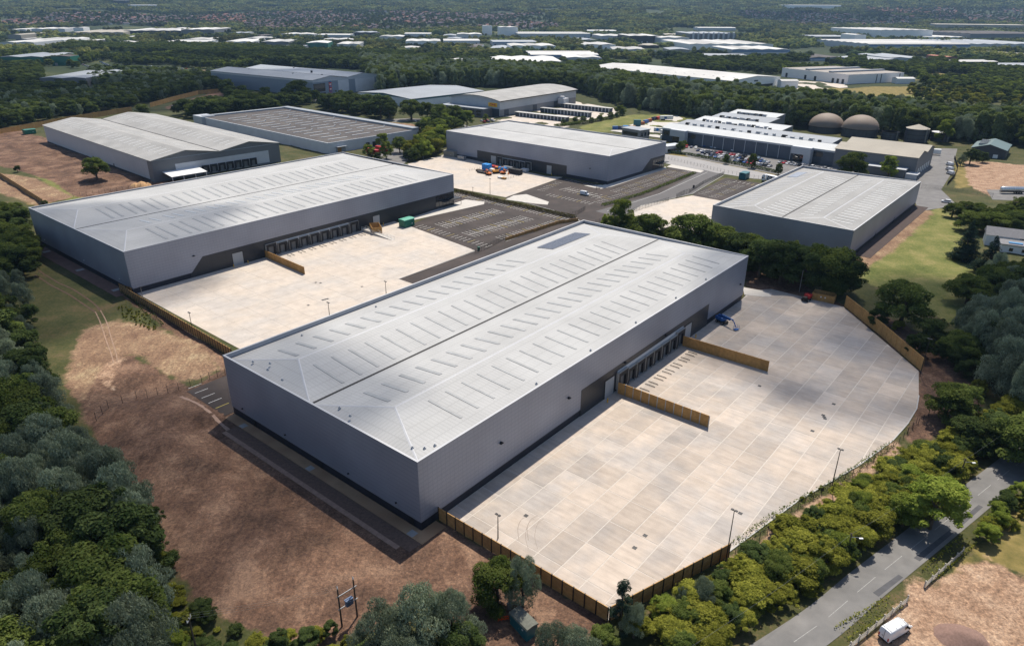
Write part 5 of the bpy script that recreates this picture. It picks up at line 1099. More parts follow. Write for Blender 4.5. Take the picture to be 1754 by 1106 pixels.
# two-pole transformer on the bare soil
p, q = G(586, 1072), G(612, 1055); d = q - p; an = math.atan2(d.y, d.x); L_ = d.length; t = thing('pole_transformer', 'two wooden poles carrying a grey-blue transformer box, lower left on bare soil', 'transformer', (p.x, p.y, gz(p.x, p.y)), an); h = 8.2
for x in (0, L_): MB().tube([(x, 0, -.5), (x, 0, h)], [.17, .12], 8).build('pole', MT['bark'], t)
for z in (h - 1.6, h - 4.3): m = MB(); m.box(-.4, L_ + .4, -.2, -.1, z, z + .16); m.build('cross_beam', MT['steel'], t)
m = MB(); m.box(L_*.3, L_*.72, -.8, -.21, h - 4.1, h - 2.9); m.box(L_*.27, L_*.75, -.84, -.18, h - 2.9, h - 2.8)
for i in range(4): m.box(L_*.33 + i*.16, L_*.33 + .08 + i*.16, -.95, -.801, h - 4, h - 3)
m.build('transformer_box', M('transformer_blue', (.08, .12, .2), .5), t)
for x in (0, L_): m = MB(); m.lathe([(.07, h), (.1, h + .2), (.06, h + .3), (.1, h + .4), (.03, h + .6)], 8, cx=x); m.build('insulator', MT['frame_w'], t)
P_ = G(338, 1118); pt = Vector((P_.x, P_.y, 8)); t2 = thing('utility_pole', 'wooden pole with pale insulators at the bottom edge, lower left', 'pole', (P_.x, P_.y, gz(P_.x, P_.y))); MB().tube([(0, 0, -.5), (0, 0, 8)], [.16, .11], 8).build('pole', MT['bark'], t2)
m = MB(); m.box(-.06, .06, -.7, .7, 7.5, 7.62); m.build('cross_arm', MT['steel'], t2)
for y in (-.6, 0, .6): m = MB(); m.lathe([(.05, 7.62), (.09, 7.8), (.05, 7.9), (.08, 8.0), (.02, 8.1)], 8, cy=y); m.build('insulator', MT['frame_w'], t2)
c = Vector((p.x, p.y, gz(p.x, p.y) + h + .3)); far_ = Vector((*G(120, 1200), 8.5)); wm = MB()
for k in (-.5, 0, .5): o_ = Vector((0, k, 0)); wm.tube(wire(c + o_, pt + o_, .5), .011, 3); wm.tube(wire(pt + o_, far_ + o_, .5), .011, 3)
tag(wm.build('overhead_wires', MT['steel']), 'thin overhead wires running from the transformer poles to the lower left', 'wires', kind='stuff')
# teal cabinet under the trees, with a barrier and a grey marker
a, b = G(873, 1070), G(902, 1100); d = b - a; t = thing('cabinet', 'teal kiosk cabinet with a mossy grey roof under the trees, bottom centre', 'cabinet', (a.x, a.y, gz(a.x, a.y)), math.atan2(d.y, d.x)); l = d.length
m = MB(); m.box(0, l, 0, 2.3, -.3, 2.2); bevel(m.build('body', MT['teal'], t), .06); m = MB(); m.section([(-.15, 2.2), (2.45, 2.2), (2.3, 2.45), (1.15, 2.62), (0, 2.45)], 'x', -.15, l + .15); m.build('roof', M('mossy_roof', (.12, .125, .105), .9, var=(2, .25)), t)
for x in (.15, l/2 + .05): m = MB(); m.box(x, x + l/2 - .2, -.06, -.005, .1, 2.0); o = m.build('door', M('teal_door', (.014, .10, .125), .45), t); m = MB(); m.box(x + .1, x + .16, -.1, -.06, .9, 1.15); m.build('handle', MT['steel'], o)
m = MB(); m.box(l*.72, l*.72 + .35, -.07, -.061, 1.4, 1.62); m.build('notice', MT['frame_w'], t)
p = G(862, 1066); t = thing('barrier', 'orange plastic barrier panel beside the teal cabinet', 'barrier', (p.x, p.y, gz(p.x, p.y)), .2)
m = MB(); m.box(-.9, .9, -.04, .04, .8, 1.0); m.box(-.9, .9, -.04, .04, .3, .5)
for x in (-.9, -.3, .25, .8): m.box(x, x + .1, -.03, .03, .1, 1.0)
m.build('panel', M('barrier_orange', (.6, .07, .01), .5), t); m = MB(); m.box(-.8, -.7, -.3, .3, 0, .1); m.box(.7, .8, -.3, .3, 0, .1); m.build('feet', MT['dark'], t)
p = G(872, 1044); t = thing('feeder_pillar', 'small pale grey feeder pillar in shade behind the teal cabinet', 'pillar', (p.x, p.y, gz(p.x, p.y)), .5); m = MB(); m.box(-.35, .35, -.2, .2, -.2, 1.35); m.build('body', MT['steel'], t); m = MB(); m.box(-.4, .4, -.25, .25, 1.35, 1.42); m.build('cap', MT['steel'], t)
# bollards, drain covers, wheel guides
BO = None
for n_, x, y, lb in (('A', 72.4, -1.9, 'yellow bollard at the foot of the near divider fence, front warehouse'), ('A', 65.2, -1.6, 'yellow bollard left of the lower roller door, front warehouse'), ('A', 110.3, -1.6, 'yellow bollard beyond the far divider fence, front warehouse'), ('A', 116.2, -1.6, 'yellow bollard right of the upper roller door, front warehouse'),
                     ('B', 38.2, -1.3, 'yellow bollard left of the left roller door on the left warehouse'), ('B', 44.4, -1.3, 'yellow bollard right of the left roller door on the left warehouse'), ('B', 108.8, -1.3, 'yellow bollard beside the timber enclosure on the left warehouse'), ('B', 114.6, -1.3, 'yellow bollard right of the right roller door on the left warehouse'),
                     ('C', 40.6, -1.3, 'yellow bollard left of the left roller door on the middle warehouse'), ('C', 92.6, -1.3, 'yellow bollard right of the right roller door on the middle warehouse')):
    q = W(n_, x, y); t = thing('bollard', lb, 'bollard', (q.x, q.y, .03), 0, 'yellow door bollards')
    if BO is None: BO = (MB().lathe([(.16, 0), (.16, 1.15), (.1, 1.24), (.01, 1.27)], 10).mesh('post', MT['yellow']), MB().lathe([(.165, .8), (.168, .8), (.168, .95), (.165, .95)], 10).mesh('band', MT['dark']))
    link('post', BO[0], t); link('band', BO[1], t)
yA = [o for o in C.objects if o.name.startswith('concrete_yard')][:2]; GR = MB().box(-.42, .42, -.42, .42, 0, .02).mesh('drain_cover', MT['dark'])
for k, pts in ((0, [(901, 883), (1105, 917), (1087, 938), (1268, 879), (1391.5, 738), (1410, 711), (1411.5, 714), (1413, 717), (1428, 692), (1301, 661)]), (1, [(541, 484), (549, 485), (620, 491), (553, 514), (557, 513), (561, 512), (528, 523), (664, 409)])):
    for q in pts: l_ = LOC('AB'[k], G(*q)); link('drain_cover', GR, yA[k], (l_.x, l_.y, .06))
for k, (n_, x0, dx, cnt) in enumerate((('A', 76.2, 4.75, 7), ('B', 55.8, 5.3, 9))):
    for i in range(cnt):
        q = W(n_, x0 + dx*i, 0); t = thing('wheel_guide', f"steel wheel guides before the {'front' if k == 0 else 'left'} warehouse docks", 'wheel guide', (q.x, q.y, .055), FR[n_][1], f"wheel guides of the {'front' if k == 0 else 'left'} warehouse docks")
        for s in (-1, 1):
            if 'guide' not in SH: m = MB(); m.tube([(0, -7.3, .02), (0, -6.9, .2), (0, -4.6, .2), (0, -4.3, .02)], .09, 6); SH['guide'] = m.mesh('guide_rail', MT['dark'])
            link('guide_rail', SH['guide'], t, (s*.9, 0, 0))
# concrete access ramp with handrails at the left warehouse
q = W('B', 101.6, 0); t = thing('access_ramp', 'sloping concrete ramp with white handrails beside the small timber enclosure', 'ramp', (q.x, q.y, .05), FR['B'][1])
m = MB(); m.section([(-1.2, 0), (-1.2, 1.2), (-6, 1.2), (-22, .05), (-22, 0)], 'x', 0, 2.2); m.build('ramp', MT['concrete_l'], t)
for x in (.1, 2.1):
    m = MB()
    for zz in (.55, 1.05): m.tube([(x, -1.3, 1.2 + zz), (x, -6, 1.2 + zz), (x, -21.5, .1 + zz)], .04, 5)
    for i in range(9): y = -1.5 - i*2.5; zz = 1.2 if y > -6 else 1.2 - (-6 - y)*1.15/16; m.tube([(x, y, zz), (x, y, zz + 1.05)], .04, 5)
    m.build('handrail', MT['frame_w'], t)
def kiosk(label, base, l, w_, h, mat, name='kiosk', rz=None, roofm=None):
    p = G(*base); t = thing(name, label, name, (p.x, p.y, .05), FR['B'][1] if rz is None else rz); m = MB(); m.box(-l/2, l/2, -w_/2, w_/2, 0, h); bevel(m.build('body', mat, t), .05); m = MB(); m.section([(-w_/2 - .2, h), (w_/2 + .2, h), (w_/2, h + .2), (0, h + .4), (-w_/2, h + .2)], 'x', -l/2 - .2, l/2 + .2); m.build('roof', roofm or mat, t)
    for s in (-1, 1): m = MB(); m.box(min(s*.04, s*l*.45), max(s*.04, s*l*.45), -w_/2 - .05, -w_/2 - .005, .1, h - .3); m.build('door', mat, t)
    m = MB(); m.box(l*.2, l*.2 + .5, -w_/2 - .08, -w_/2 - .051, h*.35, h*.35 + .4); m.build('notice', MT['frame_w'], t); return t
kiosk('dark green kiosk at the corner of the left yard beside the car park', (697, 387), 6.2, 4, 3.4, MT['green'], roofm=M('kiosk_roof', (.10, .34, .25), .5)); kiosk('teal substation kiosk on rough grass beside the right-hand car park', (1274, 306), 6.5, 4, 3.6, MT['teal'], 'kiosk'); kiosk('small dark green kiosk on the bare field behind the twin-gabled warehouse', (51, 229), 8, 5, 3.2, MT['green'])
kiosk('low beige plant room against the left end of the middle warehouse', (772, 267.5), 10, 4, 3.4, M('beige_cladding', (.27, .25, .21), .7), 'plant_room', FR['C'][1])
for b, lb in (((820, 429), 'small green bin post beside the palisade gate'), ((1188, 322), 'dark litter bin beside the right-hand car park entrance')):
    p = G(*b); t = thing('bin', lb, 'bin', (p.x, p.y, .04)); m = MB(); m.lathe([(.5, 0), (.6, 1.3), (.6, 1.4)], 10); m.build('body', MT['green' if b[0] == 820 else 'dark'], t); m = MB(); m.lathe([(.64, 1.4), (.5, 1.65), (.05, 1.75)], 10); m.build('lid', MT['green' if b[0] == 820 else 'dark'], t)
for i, x in enumerate((0, .9, 1.8, 2.7)): p = G(497 + x*5.4, 178 + i*.3); t = thing('flagpole', f"white flagpole, {('leftmost', 'second', 'third', 'rightmost')[i]} of four behind the dark-roofed building", 'flagpole', (p.x, p.y, 0), 0, 'four flagpoles'); MB().tube([(0, 0, 0), (0, 0, 9)], [.12, .07], 6).build('pole', MT['frame_w'], t); m = MB(); m.lathe([(.15, 9), (.15, 9.2), (.02, 9.3)], 6); m.build('finial', MT['frame_w'], t)
# gravel heap in the lay-by
n = 24; V = []; F = []
for j in range(n):
    for i in range(n):
        u, v_ = (i/(n - 1) - .5)*2, (j/(n - 1) - .5)*2; r = math.hypot(u, v_*1.1); hgt = max(0, 1 - r)**.9*1.7 + max(0, .55 - math.hypot(u - .45, v_ + .35))*1.2
        V.append((u*4.6, v_*3.6, hgt + .12*mnoise.noise(Vector((u*4, v_*4, 1)))*(r < 1) - .12))
F = np.array([[j*n + i, j*n + i + 1, (j + 1)*n + i + 1, (j + 1)*n + i] for j in range(n - 1) for i in range(n - 1)]); p = G(1643, 1092)
o = link('gravel_heap', np_mesh('gravel_heap', np.array(V), F, M('heap_gravel', (.20, .125, .10), .95, var=(3, .25), bump=(6, .8)), None, True)); o.location = (p.x, p.y, gz(p.x, p.y)); tag(o, 'low heap of reddish-grey gravel in the lay-by, lower right', 'gravel heap')
for i, (b, s) in enumerate((((232, 319), 1.0), ((243, 318), 1.3), ((252, 317), .8))):
    p = G(*b); t = thing('rubble_pile', ('pile of pale sand behind the left warehouse roof edge, leftmost of three', 'largest pile of orange spoil behind the left warehouse roof edge', 'small pile of spoil behind the left warehouse, rightmost of three')[i], 'spoil pile', (p.x, p.y, 0)); m = MB(); m.lathe([(3*s, -.2), (2.4*s, .6*s), (1.2*s, 1.5*s), (.1, 1.9*s)], 9); m.build('heap', M('spoil', (.45, .27, .13), .95, var=(1, .2)) if i == 0 else bpy.data.materials['spoil'], t, True)

# ================================================================ VEHICLES AND PLANT
def wheel_mesh(r, w):
    m = MB(); m.lathe([(.01, -w/2), (r*.6, -w/2 - .01), (r*.62, -w/2 + .02), (r*.9, -w/2), (r, -w/2 + .05), (r, w/2 - .05), (r*.9, w/2), (r*.62, w/2 - .02), (r*.6, w/2 + .01), (.01, w/2)], 14); return m
def add_wheels(t, xs, tr, r, w=.25, rim=True, z=None, mat=None):
    ty = SH.setdefault(('ty', r, w), wheel_mesh(r, w).mesh('wheel', MT['tyre'])); rm = SH.setdefault(('rm', r, w), MB().lathe([(.02, w/2 + .015), (r*.55, w/2 + .015), (r*.55, -w/2 - .015), (.02, -w/2 - .015)], 12).mesh('rim', mat or MT['steel']))
    for x in xs:
        for s in (-1, 1):
            o = link('wheel', ty, t, (x, s*tr, r if z is None else z)); o.rotation_euler = (math.pi/2, 0, 0)
            if rim: link('rim', rm, o)
PAINTS = dict(white=M('car_white', (.72, .72, .73), .25, spec=.6), silver=M('car_silver', (.38, .39, .41), .3, .5), grey=M('car_grey', (.10, .105, .115), .3, .4), black=M('car_black', (.015, .015, .018), .2, .2), red=M('car_red', (.42, .012, .02), .25), blue=M('car_blue', (.02, .09, .32), .25, .2), navy=M('car_navy', (.012, .025, .09), .25, .2), pale=M('car_ice_blue', (.35, .48, .6), .3, .3))
def car_parts(kind):
    if ('car', kind) in SH: return SH[('car', kind)]
    if kind == 'hatch': prof = [(-2.05, .35), (-2.1, .75), (-1.95, .95), (-1.75, 1.0), (1.05, .93), (1.95, .78), (2.1, .6), (2.08, .35)]; cab = [(-1.9, .98), (-1.55, 1.42), (.1, 1.45), (1.1, .92)]
    elif kind == 'suv': prof = [(-2.25, .4), (-2.3, .9), (-2.2, 1.08), (1.1, 1.05), (2.15, .95), (2.3, .7), (2.28, .4)]; cab = [(-2.15, 1.07), (-1.95, 1.68), (.3, 1.72), (1.2, 1.04)]
    else: prof = [(-2.3, .35), (-2.32, .8), (-2.2, .95), (-1.3, 1.0), (1.0, .95), (2.15, .78), (2.3, .6), (2.28, .35)]; cab = [(-1.6, .98), (-.9, 1.4), (.1, 1.42), (1.1, .94)]
    b = MB(); hw = .88; n = len(prof)
    for y, k in ((-hw, 0), (-hw*.97, 0),): pass
    b.section([(x, z) for x, z in prof], 'y', -hw, hw); g = MB(); g.section(cab, 'y', -hw*.86, hw*.86)
    r = MB(); (x0, z0), (x1, z1) = cab[1], cab[2]; r.box(x0 + .05, x1 + .02, -hw*.82, hw*.82, min(z0, z1), max(z0, z1) + .045)
    for x, z, xx, zz in ((cab[0][0], cab[0][1], x0, z0), (x1, z1, cab[3][0], cab[3][1])):
        for s in (-1, 1): r.tube([(x, s*hw*.85, z), (xx, s*hw*.83, zz)], .05, 4)
    hl = MB(); hl.box(prof[-2][0] - .08, prof[-2][0] + .02, .45, .8, .6, .72); hl2 = MB(); hl2.box(prof[1][0] - .02, prof[1][0] + .08, .5, .82, .68, .82)
    SH[('car', kind)] = (b, g, r, hl, hl2); return SH[('car', kind)]
def car(label, p, rz, paint, kind='hatch', group=None, detail=False):
    t = thing('parked_car', label, 'car', (p[0], p[1], .05 if len(p) < 3 else p[2]), rz, group); b, g, r, hl, rl = car_parts(kind); k = ('carm', kind, paint)
    if k not in SH: SH[k] = (b.mesh('body', PAINTS[paint]), r.mesh('roof', PAINTS[paint]))
    gk = SH.setdefault(('carg', kind), g.mesh('windows', MT['glass']))
    link('body', SH[k][0], t); link('windows', gk, t); link('roof', SH[k][1], t)
    add_wheels(t, (-1.35, 1.35), .84, .32, .2, detail)
    if detail:
        for s in (1, -1): link('headlight', SH.setdefault(('hl', kind), hl.mesh('headlight', MT['frame_w'])), t, scale=(1, s, 1)); link('tail_light', SH.setdefault(('tl', kind), rl.mesh('tail_light', MT['red'])), t, scale=(1, s, 1))
    return t
def van(label, p, rz, scale=1.0, blue=False, group=None):
    t = thing('white_van', label, 'van', (p[0], p[1], p[2] if len(p) > 2 else .04), rz, group); t.scale = (scale,)*3
    st = [(-3.0, .98, .5, 2.42, .86), (-2.92, 1.0, .48, 2.56, .88), (-1.0, 1.0, .48, 2.62, .88), (.9, 1.0, .48, 2.6, .87), (1.35, 1.0, .48, 2.5, .82), (1.75, .99, .48, 2.06, .84), (2.15, .97, .48, 1.52, .86), (2.6, .93, .5, 1.32, .82), (2.92, .86, .52, 1.08, .76), (3.02, .74, .56, .86, .66)]   # x, half width, sill, roof, half width at roof
    m = MB()
    for x, hw, z0, z1, ht in st:
        for s_ in (1, -1):
            ring = [(x, s_*hw*.94, z0), (x, s_*hw, z0 + (z1 - z0)*.3), (x, s_*(hw*.6 + ht*.4), z0 + (z1 - z0)*.72), (x, s_*ht, z1 - .12), (x, s_*ht*.86, z1 - .02), (x, s_*ht*.4, z1 + .03)]; m.v += ring if s_ > 0 else ring[::-1]
    for a in range(len(st) - 1):
        for k in range(12): k2 = (k + 1) % 12; m.f.append([a*12 + k, a*12 + k2, a*12 + 12 + k2, a*12 + 12 + k]); m.m.append(0)
    m.f.append(list(range(12))[::-1]); m.f.append([(len(st) - 1)*12 + k for k in range(12)]); m.m += [0, 0]
    o = m.build('body', PAINTS['white'], t, True); e_ = o.modifiers.new('edges', 'EDGE_SPLIT'); e_.split_angle = R(50)
    m = MB(); m.face([(1.42, -.74, 2.45), (1.76, -.78, 2.06), (2.13, -.8, 1.57), (2.13, .8, 1.57), (1.76, .78, 2.06), (1.42, .74, 2.45)]); m2 = m.build('windscreen', MT['glass'], t); m2.location = (.05, 0, .04)
    for s in (-1, 1):
        m = MB(); f = [(.75, s*1.0, 1.55), (1.95, s*.985, 1.5), (1.45, s*.93, 2.1), (.75, s*.94, 2.15)]; m.face(f if s < 0 else f[::-1]); m.build('side_window', MT['glass'], t)
        m = MB(); m.box(-3.07, -2.98, s*.82 - .1, s*.82 + .1, .75, 1.35); m.build('tail_light', MT['red'], t); m = MB(); m.box(2.9, 3.03, s*.75 - .15, s*.75 + .15, .95, 1.15); m.build('headlight', MT['frame_w'], t)
        m = MB(); m.box(1.6, 1.8, s*1.0 + (.0 if s > 0 else -.25), s*1.0 + (.25 if s > 0 else 0), 1.45, 1.8); m.build('mirror', MT['dark'], t)
        m = MB(); m.box(-2.7, 2.4, s*1.01 - .01, s*1.01 + .012, .5, .62); m.build('sill_strip', MT['dark'], t)
    for x in (-2.6, -1.3, .0, 1.0): m = MB(); m.box(x, x + .06, -.8, .8, 2.62, 2.68); m.build('roof_bar', MT['steel'], t)
    m = MB(); m.box(-3.07, -3.0, -.015, .015, .6, 2.5); m.box(-3.08, -3.04, .1, .35, 1.2, 1.26); m.box(-3.1, -2.98, -.9, .9, .4, .58); m.build('rear_door_seam', MT['dark'], t)
    add_wheels(t, (-1.9, 1.95), .9, .36, .24); return t
a, b = G(1510, 1098), G(1553, 1073); d = b - a; c = (a + b)/2
van('white panel van parked on bare earth beside the rail fence, lower right', (c.x, c.y, gz(c.x, c.y)), math.atan2(d.y, d.x))
a, b = G(994, 333), G(1009, 336); d = b - a; c = (a + b)/2; t = van('white crew van parked alone in the middle warehouse car park', (c.x, c.y, .05), math.atan2(d.y, d.x), .9)
a, b = G(1632, 349), G(1608, 345.5); d = b - a; c = (a + b)/2; car('white pickup-like car on the road behind the right warehouse', (c.x, c.y, .04), math.atan2(d.y, d.x), 'white', 'suv', detail=True)
for i, q in enumerate(((1626, 284), (1625.5, 292), (1627, 299))): p = G(*q); van(('white van beside the curved fence, furthest of three', 'white van beside the curved fence, middle of three', 'white van beside the curved fence, nearest of three')[i], (p.x, p.y, .04), math.pi/2 + .12, .95, group='three white vans')
def lorry(label, p, rz, cabm, boxm, L_=13.5, h=4.0, cabin=True, name='lorry', group=None, cat='lorry'):
    t = thing(name, label, cat, (p[0], p[1], .04), rz, group); m = MB(); m.box(-L_, 0, -1.25, 1.25, 1.1, h); m.build('trailer_box', boxm, t); m = MB(); m.box(-L_, .2, -1.0, 1.0, .85, 1.09); m.build('chassis', MT['dark'], t)
    m = MB(); m.box(-L_ - .03, -L_ - .005, -1.2, 1.2, 1.15, h - .05); m.build('rear_door', MT['frame_w'], t)
    add_wheels(t, (-L_ + 1.5, -L_ + 2.8, -L_ + 4.1), 1.0, .5, .35, False)
    if cabin:
        m = MB(); m.section([(.7, .6), (.7, h - .1), (1.6, h), (2.7, h - .6), (3.0, 2.4), (3.1, 1.2), (3.1, .6)], 'y', -1.2, 1.2); bevel(m.build('cab', cabm, t), .08); m = MB(); m.box(2.95, 3.06, -1.05, 1.05, 1.75, 2.55); m.build('windscreen', MT['glass'], t)
        for s in (-1, 1): m = MB(); m.box(1.7, 2.6, s*1.21 - .01, s*1.21 + .01, 1.7, 2.5); m.build('side_window', MT['glass'], t)
        add_wheels(t, (1.9, -1.6), 1.0, .5, .35, False)
    return t
a, b = G(1307, 310), G(1345, 318.5); d = a - b; rz = math.atan2(d.y, d.x); q = a - d.normalized()*2.5
t = lorry('white articulated lorry with a black logo, half hidden by the right warehouse roof', q, rz, PAINTS['white'], MT['white'], 13.6, 4.2)
for s in (1,):
    y = 1.262; m = MB(); m.face([(-1.4, y, 3.9), (-4.4, y, 3.9), (-3.6 + .2, y, 1.5), (-.6, y, 1.5)]); m.build('logo_panel', MT['dark'], t)
    m = MB(); k = (-2.5, 2.7); n = 12
    for i in range(4):
        q0, q1 = math.pi/2*i, math.pi/2*(i + 1); m.face([(k[0] + 1.0*math.cos(q0), y + .01, k[1] + 1.0*math.sin(q0)), (k[0] + .5*math.cos(q0), y + .01, k[1] + .5*math.sin(q0)), (k[0] + .5*math.cos(q1), y + .01, k[1] + .5*math.sin(q1)), (k[0] + 1.0*math.cos(q1), y + .01, k[1] + 1.0*math.sin(q1))])
    m.build('logo_ring', MT['frame_w'], t)
    cu = bpy.data.curves.new('lettering', 'FONT'); cu.body = 'CEC'; cu.size = 2.3; cu.extrude = .01; ob = bpy.data.objects.new('tmp', cu); me = bpy.data.meshes.new_from_object(ob.evaluated_get(bpy.context.evaluated_depsgraph_get()) if False else ob); bpy.data.objects.remove(ob)
    me.materials.clear(); me.materials.append(PAINTS['navy']); o = link('lettering', me, t, (-4.8, y + .012, 1.9)); o.rotation_euler = (math.pi/2, 0, math.pi)
p = G(1610, 266); lorry('long white trailer parked behind the tan-roofed shed', p, -.35, None, MT['white'], 15, 4, False, 'trailer', cat='trailer')
p = G(648, 268); lorry('red box trailer at the loading bay of the dark-roofed building', p, -.75, None, MT['red'], 12, 4.2, False, 'trailer', cat='trailer'); p = G(662, 263); lorry('red trailer with a pale roof half behind trees at the loading bay', p, -.75, None, MT['red'], 11, 4.0, False, 'trailer', cat='trailer')
# tanker at the right edge
p = G(1712, 331); t = thing('tanker_trailer', 'silver tanker trailer parked at the right edge', 'tanker', (p.x, p.y, .04), -.05); m = MB(); m.lathe([(.1, 0), (1.1, .15), (1.35, .6), (1.35, 12.4), (1.1, 12.85), (.1, 13)], 20); o = m.build('tank', M('tanker_steel', (.6, .61, .62), .25, .7), t, True); o.rotation_euler = (0, math.pi/2, 0); o.location = (0, 0, 2.45)
m = MB(); m.box(0, 13, -.9, .9, .8, 1.1); m.build('chassis', MT['dark'], t); add_wheels(t, (8.5, 9.8, 11.1), 1.0, .5, .35, False); m = MB(); m.box(1, 12, -.35, .35, 3.8, 3.86); m.build('walkway', MT['steel'], t)
for x in (2, 4.5, 7, 9.5): m = MB(); m.lathe([(1.36, x), (1.39, x), (1.39, x + .2), (1.36, x + .2)], 20); o = m.build('band', MT['steel'], t); o.rotation_euler = (0, math.pi/2, 0); o.location = (0, 0, 2.45)
# red dumper and blue boom lift
p = G(1381, 515); t = thing('dumper', 'small red site dumper beside the timber enclosure', 'dumper', (p.x, p.y, .06), .75); add_wheels(t, (-1.1, 1.1), .95, .55, .5)
m = MB(); m.section([(-.3, 1.0), (.1, 2.1), (2.3, 2.1), (1.9, 1.1), (.9, .75)], 'y', -1.0, 1.0); m.build('skip', MT['red'], t); m = MB(); m.box(-1.9, .6, -.6, .6, .55, 1.1); m.box(-2.0, -.9, -.7, .7, 1.1, 1.75); m.build('chassis', MT['dark'], t); m = MB(); m.tube([(-.8, -.6, 1.1), (-.9, -.6, 2.9), (-.9, .6, 2.9), (-.8, .6, 1.1)], .05, 6); m.build('roll_bar', MT['red'], t); m = MB(); m.box(-.8, -.3, -.3, .3, 1.1, 1.6); m.build('seat', MT['dark'], t)
a, b = G(1236, 553), G(1264, 567); d = b - a; t = thing('boom_lift', 'blue boom lift with folded arms standing by the far end of the front warehouse', 'boom lift', (a.x, a.y, .06), math.atan2(d.y, d.x)); add_wheels(t, (-1.2, 1.3), 1.05, .5, .4)
m = MB(); m.box(-1.8, 1.9, -.8, .8, .45, 1.0); m.build('chassis', MT['dark'], t); m = MB(); m.box(-2.2, 1.0, -1.1, 1.1, 1.0, 2.1); bevel(m.build('turntable', MT['blue'], t), .15); m = MB(); m.box(-1.6, 3.4, -.3, .3, 2.15, 2.6); m.build('lower_arm', MT['blue'], t); m = MB(); m.box(-.5, 4.6, -.2, .2, 2.62, 2.95); m.build('upper_arm', MT['blue'], t); m = MB(); m.tube([(4.4, 0, 2.6), (5.2, 0, 2.2), (6.0, 0, .9)], .17, 6); m.build('jib', MT['blue'], t)
m = MB(); m.box(5.8, 6.9, -.9, .9, .25, .35)
for x, y in ((5.85, -.85), (6.85, -.85), (6.85, .85), (5.85, .85)): m.tube([(x, y, .3), (x, y, 1.4)], .04, 4)
for z in (.85, 1.4): m.tube([(5.85, -.85, z), (6.85, -.85, z), (6.85, .85, z), (5.85, .85, z), (5.85, -.85, z)], .04, 4)
m.build('basket', MT['blue'], t)
# plant parked in the middle yard
def digger(label, q, rz, mat, s=1.0, boom=True):
    p = G(*q); t = thing('excavator', label, 'excavator', (p.x, p.y, .05), rz); t.scale = (s,)*3
    for y in (-1.0, 1.0): m = MB(); m.section([(-1.7, .35), (-1.4, .05), (1.4, .05), (1.7, .35), (1.4, .75), (-1.4, .75)], 'y', y - .25, y + .25); m.build('track', MT['tyre'], t)
    m = MB(); m.box(-1.9, 1.1, -1.1, 1.1, .85, 1.7); bevel(m.build('house', mat, t), .1); m = MB(); m.box(-.1, 1.1, .1, 1.05, 1.7, 2.9); m.build('cab', MT['glass'], t); m = MB(); m.box(-.2, 1.2, .0, 1.15, 2.9, 3.0); m.build('cab_roof', mat, t)
    m = MB(); m.tube([(1.0, -.4, 1.5), (2.6, -.4, 3.2), (3.8, -.4, 2.8)], .22, 6); m.build('boom', mat, t); m = MB(); m.tube([(3.8, -.4, 2.9), (4.3, -.4, 1.2)], .16, 6); m.box(3.9, 4.7, -.8, 0, .5, 1.25); m.build('dipper', mat, t)
digger('orange mini excavator, leftmost of the plant in the middle yard', (837, 300), 2.2, MT['orange'], 1.0); digger('yellow-orange excavator in the centre of the parked plant', (850, 297), .4, M('plant_amber', (.6, .26, .02), .5), 1.25); digger('orange excavator right of the amber one in the middle yard', (862, 298.5), -.6, MT['orange'], .95)
def tank_box(label, q, l, w_, h, mat, name='site_tank', cat='tank', rz=None, ribs=5):
    p = G(*q); t = thing(name, label, cat, (p.x, p.y, .05), FR['C'][1] if rz is None else rz); m = MB(); m.box(-l/2, l/2, -w_/2, w_/2, .2, h); bevel(m.build('body', mat, t), .08)
    for i in range(ribs): x = -l/2 + (i + .5)*l/ribs; m = MB(); m.box(x - .06, x + .06, -w_/2 - .07, -w_/2 - .005, .25, h - .05); m.build('rib', mat, t)
    m = MB(); m.box(-l/2 + .2, l/2 - .2, -w_/2 + .2, w_/2 - .2, 0, .2); m.build('skid', MT['dark'], t); m = MB(); m.box(-.4, .4, -.4, .4, h, h + .15); m.build('hatch', mat, t); return t
BB = M('bright_blue', (.02, .24, .62), .45)
for a in (('bright blue square tank at the left of the parked plant', (834, 292.5), 5, 4, 4.2, BB), ('red and dark bowser among the parked plant in the middle yard', (847, 291), 4.5, 2.5, 2.6, MT['red']), ('blue tank behind the excavators in the middle yard', (861, 293.5), 5, 3, 2.6, BB), ('white site cabin behind the excavators in the middle yard', (841, 293.5), 4.5, 2.5, 1.8, MT['white']), ('dark stack of black pallets right of the parked plant', (883, 298), 9, 3, 3.0, MT['dark']), ('grey steel stack beside the docks of the middle warehouse', (871, 291), 7, 2.5, 2.2, MT['steel']), ('dark low trailer bed left of the orange excavator', (827, 297), 8, 2.4, 1.0, MT['dark']), ('rust-brown stack on the left of the plant compound', (822, 294), 5, 2.5, 1.2, MT['bark']), ('pale crate near the corner of the plant compound', (857, 305.5), 3, 2, 1.0, MT['white']), ('second pale crate at the corner of the plant compound, further right', (863, 307), 3, 2, 1.0, MT['wood']), ('pale rounded tank beside the docks, right of the black pallets', (899, 294.5), 4, 3, 2.0, MT['offwhite'])): tank_box(*a)
wire_fence('low pale barriers enclosing the parked plant in the middle yard', [G(*q) for q in ((804, 293), (835, 286))], 1.2, 2.5); wire_fence('low pale barriers along the right side of the parked plant', [G(*q) for q in ((866, 308), (893, 300), (905, 294))], 1.2, 2.5)
tank_box('grey generator trailer by the dark base of the middle warehouse', (791, 273.5), 6, 2.4, 2.4, MT['steel'])
